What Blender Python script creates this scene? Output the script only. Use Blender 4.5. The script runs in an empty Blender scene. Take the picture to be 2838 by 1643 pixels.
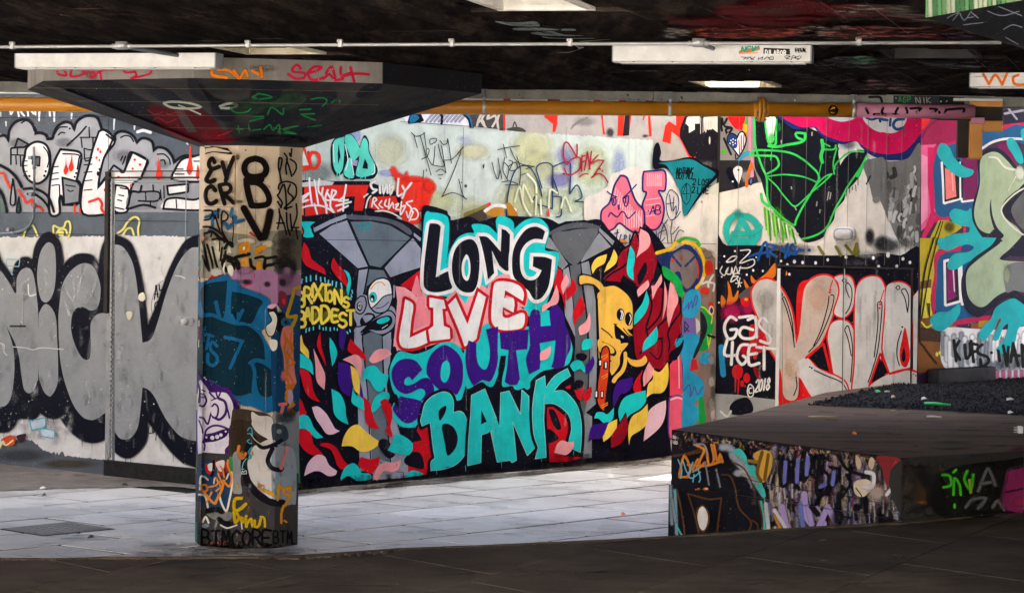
import bpy, bmesh, math, random
from mathutils import Vector, Matrix
from mathutils.geometry import tessellate_polygon
random.seed(11)
scene = bpy.context.scene
COL = scene.collection

# ------------------------------------------------------------------ camera
W, H_PX, FPX = 2838.0, 1643.0, 7606.0
EYE = 1.85
CAM = Vector((0.0, -18.0, EYE))
PITCH = math.atan(175.5 / FPX); ROLL = 0.015
fw = Vector((0, math.cos(PITCH), -math.sin(PITCH)))
r0 = Vector((1, 0, 0)); u0 = Vector((0, math.sin(PITCH), math.cos(PITCH)))
CR = r0 * math.cos(ROLL) + u0 * math.sin(ROLL)
CU = u0 * math.cos(ROLL) - r0 * math.sin(ROLL)
cam_data = bpy.data.cameras.new('camera')
cam_data.sensor_width = 36.0
cam_data.lens = 36.0 * FPX / W
cam_data.clip_end = 2000.0
cam = bpy.data.objects.new('camera', cam_data)
COL.objects.link(cam)
cam.matrix_world = Matrix(((CR.x, CU.x, -fw.x, CAM.x), (CR.y, CU.y, -fw.y, CAM.y), (CR.z, CU.z, -fw.z, CAM.z), (0, 0, 0, 1)))
scene.camera = cam

# ------------------------------------------------------------------ sky and sun
SUN_EL, SUN_AZ = math.radians(50), math.radians(180)      # azimuth clockwise from +Y
world = bpy.data.worlds.new('World'); scene.world = world; world.use_nodes = True
nt = world.node_tree
sky = nt.nodes.new('ShaderNodeTexSky'); sky.sky_type = 'NISHITA'; sky.sun_disc = False
sky.sun_elevation = SUN_EL; sky.sun_rotation = SUN_AZ
sky.air_density = 0.6; sky.dust_density = 8.0; sky.ozone_density = 0.6
nt.nodes['Background'].inputs['Strength'].default_value = 0.15
nt.links.new(sky.outputs[0], nt.nodes['Background'].inputs['Color'])
sun = bpy.data.lights.new('sun', 'SUN'); sun.energy = 4.0; sun.angle = math.radians(0.5); sun.color = (1.0, 0.95, 0.86)
sun_o = bpy.data.objects.new('sun', sun); COL.objects.link(sun_o)
SUN_DIR = Vector((math.sin(SUN_AZ) * math.cos(SUN_EL), math.cos(SUN_AZ) * math.cos(SUN_EL), math.sin(SUN_EL)))
sun_o.rotation_euler = SUN_DIR.to_track_quat('Z', 'Y').to_euler()
scene.view_settings.view_transform = 'Standard'
scene.view_settings.look = 'None'
scene.view_settings.exposure = 3.65
scene.view_settings.gamma = 1.0
scene.view_settings.use_curve_mapping = False
scene.cycles.max_bounces = 10
scene.cycles.diffuse_bounces = 6
scene.cycles.transparent_max_bounces = 32

# ------------------------------------------------------------------ pixel -> world helpers
def ray(x, y):
    return fw + CR * ((x - W / 2) / FPX) - CU * ((y - H_PX / 2) / FPX)
def onz(x, y, z=0.0):
    d = ray(x, y); return CAM + d * ((z - CAM.z) / d.z)
def onplane(x, y, p, n):
    d = ray(x, y); return CAM + d * ((p - CAM).dot(n) / d.dot(n))
def to_px(p):
    d = Vector(p) - CAM; k = FPX / d.dot(fw)
    return (W / 2 + d.dot(CR) * k, H_PX / 2 - d.dot(CU) * k)
def lin(c):
    if isinstance(c, str):
        c = [int(c[i:i + 2], 16) / 255.0 for i in (0, 2, 4)]
    return [x / 12.92 if x <= 0.04045 else ((x + 0.055) / 1.055) ** 2.4 for x in c]

# ------------------------------------------------------------------ materials
MATS = {}
def new_mat(name):
    m = bpy.data.materials.new(name); m.use_nodes = True
    MATS[name] = m
    n = m.node_tree.nodes; b = n['Principled BSDF']
    return m, n, m.node_tree.links, b
def node(n, t, **kw):
    o = n.new(t)
    for k, v in kw.items():
        if k in o.inputs: o.inputs[k].default_value = v
        else: setattr(o, k, v)
    return o
def ramp(n, l, src, stops):
    r = n.new('ShaderNodeValToRGB'); e = r.color_ramp.elements
    while len(e) < len(stops): e.new(0.5)
    for i, (p, c) in enumerate(stops):
        e[i].position = p; e[i].color = (*c, 1) if len(c) == 3 else c
    l.new(src, r.inputs[0]); return r.outputs[0]
def mixc(n, l, fac, a, b, mode='MIX'):
    m = n.new('ShaderNodeMix'); m.data_type = 'RGBA'; m.blend_type = mode
    for i, v in ((0, fac), (6, a), (7, b)):
        if hasattr(v, 'is_output'): l.new(v, m.inputs[i])
        elif i == 0: m.inputs[0].default_value = v
        else: m.inputs[i].default_value = (*v, 1)
    return m.outputs[2]
def surf(name, dark, light, scale=3.0, rough=0.85, bump=0.3, bscale=60.0, stain=None, stain_scale=0.8, rnd=0.0, speck=None, spec=0.08, metal=0.0, stretch=None):
    """mottled mineral surface: two noises for colour, optional stains and specks, fine bump"""
    m, n, l, b = new_mat(name)
    tc = n.new('ShaderNodeTexCoord'); geo = n.new('ShaderNodeNewGeometry')
    co = geo.outputs['Position']
    if stretch:
        mp = n.new('ShaderNodeMapping'); mp.inputs['Scale'].default_value = stretch[0]; mp.inputs['Rotation'].default_value = (0, 0, stretch[1])
        l.new(co, mp.inputs[0]); co = mp.outputs[0]
    n1 = node(n, 'ShaderNodeTexNoise', Scale=scale, Detail=8.0, Roughness=0.65); l.new(co, n1.inputs['Vector'])
    c = ramp(n, l, n1.outputs[0], [(0.32, dark), (0.68, light)])
    if stain:
        n2 = node(n, 'ShaderNodeTexNoise', Scale=stain_scale, Detail=6.0, Roughness=0.7); l.new(co, n2.inputs['Vector'])
        f = ramp(n, l, n2.outputs[0], [(0.48, (0, 0, 0)), (0.66, (1, 1, 1))])
        c = mixc(n, l, f, c, stain)
    if speck:
        n3 = node(n, 'ShaderNodeTexNoise', Scale=speck[1], Detail=2.0); l.new(geo.outputs['Position'], n3.inputs['Vector'])
        f = ramp(n, l, n3.outputs[0], [(speck[2], (0, 0, 0)), (speck[2] + 0.03, (1, 1, 1))])
        c = mixc(n, l, f, c, speck[0])
    if rnd:
        oi = n.new('ShaderNodeObjectInfo')
        mr = n.new('ShaderNodeMapRange'); mr.inputs[3].default_value = 1 - rnd; mr.inputs[4].default_value = 1 + rnd
        l.new(oi.outputs['Random'], mr.inputs[0])
        hs = n.new('ShaderNodeHueSaturation'); l.new(mr.outputs[0], hs.inputs['Value']); l.new(c, hs.inputs['Color']); c = hs.outputs[0]
    l.new(c, b.inputs['Base Color'])
    b.inputs['Roughness'].default_value = rough
    b.inputs['Specular IOR Level'].default_value = spec
    b.inputs['Metallic'].default_value = metal
    if bump:
        nb = node(n, 'ShaderNodeTexNoise', Scale=bscale, Detail=6.0, Roughness=0.7); l.new(geo.outputs['Position'], nb.inputs['Vector'])
        bp = n.new('ShaderNodeBump'); bp.inputs['Strength'].default_value = bump; bp.inputs['Distance'].default_value = 0.01
        l.new(nb.outputs[0], bp.inputs['Height']); l.new(bp.outputs[0], b.inputs['Normal'])
    return m
def paint_mat(name, soft):
    """spray paint: flat colour from the mesh attribute, slightly patchy, chipped specks, follows the rough render"""
    m, n, l, b = new_mat(name)
    geo = n.new('ShaderNodeNewGeometry'); pos = geo.outputs['Position']
    at = n.new('ShaderNodeVertexColor'); at.layer_name = 'col'
    n1 = node(n, 'ShaderNodeTexNoise', Scale=5.0, Detail=7.0, Roughness=0.65); l.new(pos, n1.inputs['Vector'])
    v = ramp(n, l, n1.outputs[0], [(0.28, (0.74, 0.74, 0.74)), (0.5, (0.97, 0.97, 0.97)), (0.72, (1.10, 1.10, 1.10))])
    c = mixc(n, l, 1.0, at.outputs[0], v, 'MULTIPLY')
    n2 = node(n, 'ShaderNodeTexNoise', Scale=75.0, Detail=3.0); l.new(pos, n2.inputs['Vector'])
    n4 = node(n, 'ShaderNodeTexNoise', Scale=1.1, Detail=3.0); l.new(pos, n4.inputs['Vector'])
    mm = n.new('ShaderNodeMath'); mm.operation = 'MULTIPLY_ADD'; l.new(n4.outputs[0], mm.inputs[0]); mm.inputs[1].default_value = 0.22; l.new(n2.outputs[0], mm.inputs[2])
    f = ramp(n, l, mm.outputs[0], [(0.835, (0, 0, 0)), (0.85, (1, 1, 1))])
    c = mixc(n, l, f, c, (0.38, 0.37, 0.35))
    l.new(c, b.inputs['Base Color'])
    b.inputs['Roughness'].default_value = 0.7; b.inputs['Specular IOR Level'].default_value = 0.05
    nb = node(n, 'ShaderNodeTexNoise', Scale=48.0, Detail=6.0, Roughness=0.7); l.new(pos, nb.inputs['Vector'])
    bp = n.new('ShaderNodeBump'); bp.inputs['Strength'].default_value = 0.30; bp.inputs['Distance'].default_value = 0.01
    l.new(nb.outputs[0], bp.inputs['Height']); l.new(bp.outputs[0], b.inputs['Normal'])
    if soft:
        tr = n.new('ShaderNodeBsdfTransparent'); mx = n.new('ShaderNodeMixShader')
        n3 = node(n, 'ShaderNodeTexNoise', Scale=160.0, Detail=2.0); l.new(pos, n3.inputs['Vector'])
        ma = n.new('ShaderNodeMath'); ma.operation = 'MULTIPLY_ADD'; l.new(n3.outputs[0], ma.inputs[0]); ma.inputs[1].default_value = 0.9; ma.inputs[2].default_value = -0.45
        mb = n.new('ShaderNodeMath'); mb.operation = 'MULTIPLY'; l.new(ma.outputs[0], mb.inputs[0])
        par = n.new('ShaderNodeMath'); par.operation = 'MULTIPLY_ADD'   # 4a(1-a): grain only in the fade
        inv = n.new('ShaderNodeMath'); inv.operation = 'SUBTRACT'; inv.inputs[0].default_value = 1.0; l.new(at.outputs[1], inv.inputs[1])
        p2 = n.new('ShaderNodeMath'); p2.operation = 'MULTIPLY'; l.new(at.outputs[1], p2.inputs[0]); l.new(inv.outputs[0], p2.inputs[1])
        p3 = n.new('ShaderNodeMath'); p3.operation = 'MULTIPLY'; l.new(p2.outputs[0], p3.inputs[0]); p3.inputs[1].default_value = 4.0
        l.new(p3.outputs[0], mb.inputs[1])
        ad = n.new('ShaderNodeMath'); ad.operation = 'ADD'; ad.use_clamp = True; l.new(mb.outputs[0], ad.inputs[0]); l.new(at.outputs[1], ad.inputs[1])
        l.new(ad.outputs[0], mx.inputs[0]); l.new(tr.outputs[0], mx.inputs[1]); l.new(b.outputs[0], mx.inputs[2])
        l.new(mx.outputs[0], n['Material Output'].inputs['Surface'])
    return m
def plain(name, c, rough=0.5, metal=0.0, var=0.12, spec=0.4):
    d = [x * (1 - var) for x in c]; e = [x * (1 + var) for x in c]
    return surf(name, d, e, scale=14.0, rough=rough, bump=0.08, bscale=90.0, spec=spec, metal=metal)

PAINT = paint_mat('spray_paint', False); SPRAY = paint_mat('spray_mist', True)
surf('slab_stone', (0.53, 0.505, 0.45), (0.68, 0.65, 0.585), scale=1.6, rough=0.5, bump=0.25, bscale=70, stain=(0.43, 0.41, 0.365), stain_scale=1.0, rnd=0.13, speck=((0.16, 0.15, 0.14), 55.0, 0.72), spec=0.3)
surf('joint_dirt', (0.012, 0.011, 0.010), (0.03, 0.027, 0.025), scale=20)
surf('cover_iron', (0.20, 0.195, 0.19), (0.30, 0.29, 0.28), scale=6, stain=(0.15, 0.145, 0.14), stain_scale=3)
surf('dirt_tarmac', (0.17, 0.145, 0.12), (0.26, 0.23, 0.195), scale=5, rough=0.95, bump=0.5, bscale=50, stain=(0.12, 0.10, 0.085), stain_scale=1.6, speck=((0.36, 0.33, 0.29), 70.0, 0.70))
surf('dark_tarmac', (0.052, 0.042, 0.033), (0.094, 0.077, 0.061), scale=2.2, rough=0.95, bump=0.35, bscale=80, stain=(0.040, 0.032, 0.025), stain_scale=0.9, speck=((0.14, 0.12, 0.09), 60.0, 0.735), rnd=0.1, spec=0.02)
surf('brown_top', (0.135, 0.093, 0.066), (0.20, 0.143, 0.104), scale=3.0, rough=0.95, bump=0.35, bscale=70, stain=(0.10, 0.072, 0.052), stain_scale=1.4, speck=((0.12, 0.10, 0.08), 60.0, 0.735), spec=0.02, stretch=((0.4, 2.5, 1), 0))
surf('worn_edge', (0.045, 0.034, 0.022), (0.09, 0.066, 0.04), scale=9, rough=0.95, bump=0.6, bscale=40)
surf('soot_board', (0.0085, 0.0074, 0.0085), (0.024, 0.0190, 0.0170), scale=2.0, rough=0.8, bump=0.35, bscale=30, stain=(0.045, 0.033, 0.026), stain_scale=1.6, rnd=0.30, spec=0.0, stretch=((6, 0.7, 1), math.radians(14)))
surf('concrete', (0.15, 0.135, 0.12), (0.22, 0.20, 0.18), scale=4, rough=0.85, bump=0.3, bscale=40, stain=(0.10, 0.09, 0.08), stain_scale=1.5, stretch=((1, 1, 0.35), 0))
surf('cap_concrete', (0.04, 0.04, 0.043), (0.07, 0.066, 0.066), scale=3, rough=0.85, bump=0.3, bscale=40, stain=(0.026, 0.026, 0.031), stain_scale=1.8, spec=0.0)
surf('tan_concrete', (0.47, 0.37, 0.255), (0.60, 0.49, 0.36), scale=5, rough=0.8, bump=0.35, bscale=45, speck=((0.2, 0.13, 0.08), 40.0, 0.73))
surf('render_pale', (0.62, 0.60, 0.56), (0.76, 0.74, 0.69), scale=3, rough=0.8, bump=0.35, bscale=48, stain=(0.5, 0.47, 0.42), stain_scale=1.2)
surf('render_grey', (0.10, 0.115, 0.13), (0.15, 0.165, 0.18), scale=3, rough=0.8, bump=0.35, bscale=48)
surf('dark_paint_wood', (0.022, 0.018, 0.016), (0.045, 0.037, 0.03), scale=5, rough=0.7, bump=0.3)
surf('gravel_dark', (0.010, 0.010, 0.012), (0.045, 0.043, 0.045), scale=40, rough=0.95, bump=0.9, bscale=35)
plain('white_enamel', (0.56, 0.545, 0.52), 0.4)
plain('grey_enamel', (0.20, 0.21, 0.23), 0.4)
plain('steel', (0.42, 0.41, 0.40), 0.45, 0.5)
plain('dull_steel', (0.16, 0.18, 0.20), 0.5, 0.3)
surf('pipe_yellow', (0.44, 0.165, 0.007), (0.55, 0.215, 0.011), scale=8, rough=0.42, bump=0.1, bscale=120, speck=((0.15, 0.06, 0.02), 60.0, 0.74), spec=0.5)
plain('pipe_pink', (0.42, 0.16, 0.24), 0.45)
surf('soffit_grey', (0.12, 0.118, 0.105), (0.25, 0.245, 0.22), scale=6, rough=0.8, bump=0.2, speck=((0.03, 0.03, 0.03), 30.0, 0.70))
plain('black_rubber', (0.012, 0.012, 0.013), 0.5)
plain('white_plastic', (0.75, 0.74, 0.72), 0.35)
surf('lamp_glass', (0.45, 0.44, 0.40), (0.56, 0.55, 0.5), scale=30, rough=0.25, bump=0.3, bscale=90)
plain('well_white', (0.6, 0.57, 0.52), 0.7)
surf('well_warm', (0.40, 0.34, 0.22), (0.62, 0.56, 0.42), scale=8, rough=0.8)
plain('pale_wood', (0.50, 0.40, 0.22), 0.7)
surf('outside_paving', (0.38, 0.37, 0.35), (0.48, 0.47, 0.44), scale=0.6, rough=0.9)
surf('blocker_concrete', (0.30, 0.29, 0.27), (0.38, 0.37, 0.34), scale=1.0, rough=0.9)

# ------------------------------------------------------------------ object helpers
def link(o, parent=None):
    COL.objects.link(o)
    if parent is not None:
        o.parent = parent
        o.matrix_parent_inverse = parent.matrix_world.inverted() if parent.type == 'EMPTY' and False else Matrix.Identity(4)
    return o
def mesh_obj(name, verts, faces, mat, parent=None, smooth=False):
    me = bpy.data.meshes.new(name)
    me.from_pydata([tuple(v) for v in verts], [], faces); me.update()
    if isinstance(mat, str): mat = MATS[mat]
    me.materials.append(mat)
    if smooth:
        for p in me.polygons: p.use_smooth = True
    return link(bpy.data.objects.new(name, me), parent)
def bm_obj(name, bm, mat, parent=None, smooth=False):
    me = bpy.data.meshes.new(name); bmesh.ops.recalc_face_normals(bm, faces=bm.faces)
    bm.to_mesh(me); bm.free()
    me.materials.append(MATS[mat] if isinstance(mat, str) else mat)
    if smooth:
        for p in me.polygons: p.use_smooth = True
    return link(bpy.data.objects.new(name, me), parent)
def tag(o, label=None, cat=None, group=None, kind=None):
    for k, v in (('label', label), ('category', cat), ('group', group), ('kind', kind)):
        if v: o[k] = v
    return o
def empty(name, label, cat, group=None):
    o = bpy.data.objects.new(name, None); o.empty_display_size = 0.2
    link(o); return tag(o, label, cat, group)
def prism(name, pts, z0, z1, mat, parent=None, bevel=0.0):
    """vertical prism over plan points (x, y)"""
    bm = bmesh.new()
    lo = [bm.verts.new((p[0], p[1], z0)) for p in pts]; hi = [bm.verts.new((p[0], p[1], z1)) for p in pts]
    k = len(pts)
    bm.faces.new(lo[::-1]); bm.faces.new(hi)
    for i in range(k): bm.faces.new((lo[i], lo[(i + 1) % k], hi[(i + 1) % k], hi[i]))
    if bevel: bmesh.ops.bevel(bm, geom=bm.edges[:], offset=bevel, segments=2, affect='EDGES', profile=0.5)
    return bm_obj(name, bm, mat, parent)
def obox(name, o, ax, ay, az, mat, parent=None, bevel=0.0):
    """box from corner o with edge vectors ax, ay, az"""
    bm = bmesh.new(); o = Vector(o); ax, ay, az = Vector(ax), Vector(ay), Vector(az)
    v = [bm.verts.new(o + ax * i + ay * j + az * k) for k in (0, 1) for j in (0, 1) for i in (0, 1)]
    for f in ((0, 2, 3, 1), (4, 5, 7, 6), (0, 1, 5, 4), (2, 6, 7, 3), (0, 4, 6, 2), (1, 3, 7, 5)): bm.faces.new([v[i] for i in f])
    if bevel: bmesh.ops.bevel(bm, geom=bm.edges[:], offset=bevel, segments=2, affect='EDGES', profile=0.5)
    return bm_obj(name, bm, mat, parent)
def tube(name, pts, r, mat, parent=None, seg=14, caps=True):
    pts = [Vector(p) for p in pts]; bm = bmesh.new(); rings = []
    for i, p in enumerate(pts):
        t = (pts[min(i + 1, len(pts) - 1)] - pts[max(i - 1, 0)]).normalized()
        a = t.cross(Vector((0, 0, 1)))
        if a.length < 1e-3: a = t.cross(Vector((0, 1, 0)))
        a.normalize(); b = t.cross(a)
        rr = r[i] if isinstance(r, (list, tuple)) else r
        rings.append([bm.verts.new(p + (a * math.cos(k * 2 * math.pi / seg) + b * math.sin(k * 2 * math.pi / seg)) * rr) for k in range(seg)])
    for i in range(len(rings) - 1):
        for k in range(seg): bm.faces.new((rings[i][k], rings[i][(k + 1) % seg], rings[i + 1][(k + 1) % seg], rings[i + 1][k]))
    if caps: bm.faces.new(rings[0][::-1]); bm.faces.new(rings[-1])
    return bm_obj(name, bm, mat, parent, smooth=True)
def v2(v): return Vector((v.x, v.y))
# ------------------------------------------------------------------ layout of the place
ZS = EYE + 0.93                      # underside of the slab
DM = Vector((6500, 7606, 0)).normalized()      # along the mural, away to the right
DL = Vector((-8900, 7606, 0)).normalized()     # along the side wall, away to the left
UP = Vector((0, 0, 1))
C0 = onz(750, 1364)
def along(p, d, xpix, z):
    lo, hi = 0.0, 30.0
    s = 1 if to_px(p + d * 1 + UP * z)[0] > to_px(p + UP * z)[0] else -1
    for _ in range(60):
        m = (lo + hi) / 2
        if (to_px(p + d * m + UP * z)[0] - xpix) * s < 0: lo = m
        else: hi = m
    return p + d * lo
C1 = along(C0, DM, 1988, 1.6)
C2 = along(C1, -DL, 2546, 1.6)
C3 = C2 + DM * 7
CL = C0 + DL * 6
NM = Vector((DM.y, -DM.x, 0))        # faces the camera
if NM.dot(CAM - C0) < 0: NM = -NM
NL = Vector((DL.y, -DL.x, 0))
if NL.dot(CAM - C0) < 0: NL = -NL

# ---- ground
BANK = 0.34
edge_px = [(-2600, 1560), (0, 1548), (150, 1549), (300, 1545), (560, 1544), (830, 1540), (980, 1530), (1100, 1521), (1300, 1514), (1500, 1505), (1700, 1496), (1870, 1486), (2200, 1464), (2560, 1445), (2838, 1410), (3300, 1370)]
bank_edge = [onz(x, y, BANK) for x, y in edge_px]
g = mesh_obj('ground', [(-400, -400, -0.05), (400, -400, -0.05), (400, 400, -0.05), (-400, 400, -0.05)], [(0, 1, 2, 3)], 'outside_paving')
tag(g, kind='structure')
YF = -13.5
bm = bmesh.new()
A = [bm.verts.new((p.x, p.y, BANK - 0.003)) for p in bank_edge]
R_ = [bm.verts.new((p.x * 1.0, p.y - 0.05, BANK - 0.003)) for p in bank_edge]
Bv = [bm.verts.new((p.x, p.y, -0.04)) for p in bank_edge]
Fv = [bm.verts.new((p.x * 1.0, YF, BANK - 0.003)) for p in bank_edge]
for i in range(len(A) - 1):
    bm.faces.new((A[i], A[i + 1], R_[i + 1], R_[i])); bm.faces.new((R_[i], R_[i + 1], Fv[i + 1], Fv[i])); bm.faces.new((A[i], Bv[i], Bv[i + 1], A[i + 1]))
bank = tag(bm_obj('raised_tarmac', bm, 'joint_dirt'), kind='structure')
prom = mesh_obj('promenade', [(-80, YF - 0.002, BANK - 0.004), (80, YF - 0.002, BANK - 0.004), (80, -90, BANK - 0.004), (-80, -90, BANK - 0.004)], [(3, 2, 1, 0)], 'outside_paving')
tag(prom, kind='structure')
# large cast slabs of the raised ground, joints running away to the right
DA = Vector((4600 - 1419, 7606, 0)).normalized(); DB = Vector((-4500 - 1419, 7606, 0)).normalized()
def in_bank(p):
    for i in range(len(bank_edge) - 1):
        a, b = bank_edge[i], bank_edge[i + 1]
        if a.x <= p.x <= b.x:
            t = (p.x - a.x) / (b.x - a.x); return p.y < a.y + (b.y - a.y) * t
    return p.y < -3
def clip_poly(poly, ax, ay, bx, by):
    """keep the part of plan polygon to the camera side of edge a->b"""
    out = []
    f = lambda p: (bx - ax) * (p[1] - ay) - (by - ay) * (p[0] - ax)
    for i in range(len(poly)):
        p, q = poly[i], poly[(i + 1) % len(poly)]; fp, fq = f(p), f(q)
        if fp <= 0: out.append(p)
        if (fp <= 0) != (fq <= 0):
            t = fp / (fp - fq); out.append((p[0] + (q[0] - p[0]) * t, p[1] + (q[1] - p[1]) * t))
    return out
rs = random.Random(4)
O = onz(959, 1560, BANK)
for i in range(-9, 12):
    off = rs.random() * 1.2
    for j in range(-5, 6):
        a0, a1 = i * 0.86 + 0.008, i * 0.86 + 0.852
        b0, b1 = j * 1.45 + off + 0.012, j * 1.45 + off + 1.438
        P = [O + DB * -a + DA * b for a, b in ((a0, b0), (a1, b0), (a1, b1), (a0, b1))]
        poly = [(p.x, p.y) for p in P]
        c = sum(P, Vector()) / 4
        if not (-8 < c.y < 0.5 and -5 < c.x < 5): continue
        # clip against the local piece of the edge (edge is nearly straight across one slab)
        for k in range(len(bank_edge) - 1):
            e0, e1 = bank_edge[k], bank_edge[k + 1]
            if poly and max(p[0] for p in poly) > e0.x and min(p[0] for p in poly) < e1.x:
                left = clip_poly(poly, e0.x, e0.y, e1.x, e1.y)
                poly = left if len(left) >= 3 else []
        if len(poly) < 3: continue
        z = BANK + rs.uniform(-0.001, 0.002)
        n_ = len(poly)
        vs = [(p[0], p[1], z) for p in poly] + [(p[0], p[1], z - 0.05) for p in poly]
        fs = [tuple(range(n_))[::-1]] + [(q, (q + 1) % n_, n_ + (q + 1) % n_, n_ + q) for q in range(n_)]
        s_ = mesh_obj('tarmac_slab', vs, fs, 'dark_tarmac', bank)
# worn brown arris along the lip of the raised ground
bm = bmesh.new(); prev = None
lip = []
for k in range(len(bank_edge) - 1):
    for t in range(14): lip.append(bank_edge[k].lerp(bank_edge[k + 1], t / 14))
for k, p in enumerate(lip):
    w = 0.012 + 0.04 * rs.random() + (0.12 * rs.random() if 62 < k < 98 else 0)
    cur = [bm.verts.new((p.x, p.y + 0.012, BANK - 0.03)), bm.verts.new((p.x, p.y + 0.002, BANK + 0.006)), bm.verts.new((p.x + 0.01, p.y - w, BANK + 0.0062)), bm.verts.new((p.x + 0.01, p.y - w - .01, BANK - 0.004))]
    if prev:
        for q in range(3): bm.faces.new((prev[q], cur[q], cur[q + 1], prev[q + 1]))
    prev = cur
bm_obj('worn_lip', bm, 'worn_edge', bank)

# ---- lower floor: sand bed and single paving slabs laid parallel to the mural
pave = mesh_obj('pavement', [(-9, -4.5, -0.004), (9, -4.5, -0.004), (9, 12, -0.004), (-9, 12, -0.004)], [(0, 1, 2, 3)], 'joint_dirt')
tag(pave, kind='structure')
O = onz(1030, 1505)
SL, SW = 0.90, 0.60
slab_me = None
for j in range(-8, 14):
    for i in range(-10, 10):
        a = i * SL + (j % 2) * SL * 0.45; b = j * SW
        p = O + DM * a - NM * b
        c = p + DM * SL / 2 - NM * SW / 2
        x, y = to_px(c)
        if not (-150 < x < 2350 and y < 1640): continue
        if (c - C0).dot(NM) < -0.35 and (c - C0).dot(DM) > -0.3: continue
        if (c - C0).dot(NL) < -0.35 and (c - C0).dot(DM) < 0.3: continue
        if (c - C1).dot(NL) < -0.3 and (c - C0).dot(DM) > 1: continue
        if c.y < -4.3: continue
        if slab_me is None:
            s_ = obox('paving_slab', (0, 0, -0.045), DM * (SL - 0.034), -NM * (SW - 0.034), (0, 0, 0.045), 'slab_stone', pave, bevel=0.0015)
            slab_me = s_.data
        else:
            s_ = link(bpy.data.objects.new('paving_slab', slab_me), pave)
        s_.location = (p.x, p.y, rs.uniform(-0.0012, 0.001))
        s_.rotation_euler = (rs.uniform(-.001, .001), rs.uniform(-.001, .001), 0)
def sheet_px(name, pts, z, mat, parent, sub=6, jit=0.02, seed=1):
    r = random.Random(seed); out = []
    for k in range(len(pts)):
        a = onz(*pts[k], z); b = onz(*pts[(k + 1) % len(pts)], z)
        for t in range(sub):
            p = a.lerp(b, t / sub); out.append((p.x + r.uniform(-jit, jit), p.y + r.uniform(-jit, jit), z))
    return mesh_obj(name, out, [tuple(range(len(out)))], mat, parent)
sheet_px('dirt_strip', [(-120, 1362), (60, 1358), (160, 1352), (330, 1350), (470, 1347), (560, 1356), (690, 1372), (752, 1367), (600, 1344), (300, 1304), (0, 1271), (-120, 1258)], 0.005, 'dirt_tarmac', pave, 8, 0.03, 2)
sheet_px('dirt_strip', [(752, 1366), (900, 1350), (1300, 1318), (1700, 1283), (1868, 1262), (1868, 1271), (1640, 1297), (1350, 1326), (1100, 1347), (900, 1360), (790, 1370)], 0.0055, 'dirt_tarmac', pave, 8, 0.03, 3)

# ---- walls
def wall(name, a, b, n, mat, label, z1=3.05, th=0.3):
    e = empty(name, label, 'wall'); 
    d = b - a
    obox('render_coat', a, d, -n * th, (0, 0, z1), mat, e)
    return e
mural_wall = wall('mural_wall', C0 + DL * 0.003, C1, NM, 'render_pale', 'concrete wall with the big LONG LIVE SOUTH BANK mural in turquoise, pink and purple')
side_wall = wall('side_wall', CL, C0, NL, 'render_pale', 'grey and white painted wall with silver bubble letters beside the steel door')
side_wall_n = NL
alcove_wall = wall('alcove_wall', C1, C2, NL, 'render_pale', 'white wall with red KILO letters and a dark green-lined shape under the pipe')
end_wall = wall('end_wall', C2 + NL * 0.002, C3, NM, 'render_pale', 'wall painted pink, teal and sage green behind the dark gravel')

# ---- slab over the place, in the direction of its board marks
GA = math.radians(-14)
GX = Vector((math.cos(GA), math.sin(GA), 0)); GY = Vector((-math.sin(GA), math.cos(GA), 0))
def g2(p): return (p.dot(GX), p.dot(GY))
Y_BEAM = onz(1400, 249, ZS).y
holes = []
for q in ([(1256, -8), (1540, -8), (1663, 32), (1383, 32)], [(590, 133), (815, 130), (897, 153), (670, 152)], [(1905, 225), (2124, 227), (2165, 243), (1952, 243)], [(2422, 136), (2698, 136), (2720, 163), (2463, 163)]):
    P = [g2(onz(x, y, ZS)) for x, y in q]
    u0_ = (P[0][0] + P[3][0]) / 2; u1_ = (P[1][0] + P[2][0]) / 2
    v0_ = (P[0][1] + P[1][1]) / 2; v1_ = (P[2][1] + P[3][1]) / 2
    holes.append((u0_, u1_, v0_, v1_))
ceil = None
us = sorted(set([-12.0, 12.0] + [h for H in holes for h in H[:2]])); vs_ = sorted(set([-18.0, 6.0] + [h for H in holes for h in H[2:]]))
def clip_y(poly, y, keep_below=True):
    out = []
    for i in range(len(poly)):
        p, q = poly[i], poly[(i + 1) % len(poly)]
        a = (p.y <= y) if keep_below else (p.y >= y); b = (q.y <= y) if keep_below else (q.y >= y)
        if a: out.append(p)
        if a != b:
            t = (y - p.y) / (q.y - p.y); out.append(p.lerp(q, t))
    return out
SLAB_FRONT = -12.0
def grid_cell(u0, u1, v0, v1):
    P = [GX * u + GY * v for u, v in ((u0, v0), (u1, v0), (u1, v1), (u0, v1))]
    P = clip_y(P, Y_BEAM); P = clip_y(P, SLAB_FRONT, False) if P else P
    return P
V, F = [], []
for iu in range(len(us) - 1):
    for iv in range(len(vs_) - 1):
        cu, cv = (us[iu] + us[iu + 1]) / 2, (vs_[iv] + vs_[iv + 1]) / 2
        if any(h[0] < cu < h[1] and h[2] < cv < h[3] for h in holes): continue
        P = grid_cell(us[iu], us[iu + 1], vs_[iv], vs_[iv + 1])
        if len(P) < 3: continue
        k = len(V); n_ = len(P)
        V += [(p.x, p.y, ZS + 0.016) for p in P] + [(p.x, p.y, ZS + 0.45) for p in P]
        F += [tuple(range(k, k + n_))[::-1], tuple(range(k + n_, k + 2 * n_))] + [(k + q, k + (q + 1) % n_, k + n_ + (q + 1) % n_, k + n_ + q) for q in range(n_)]
ceil = tag(mesh_obj('ceiling', V, F, 'soot_board'), kind='structure')
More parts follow.
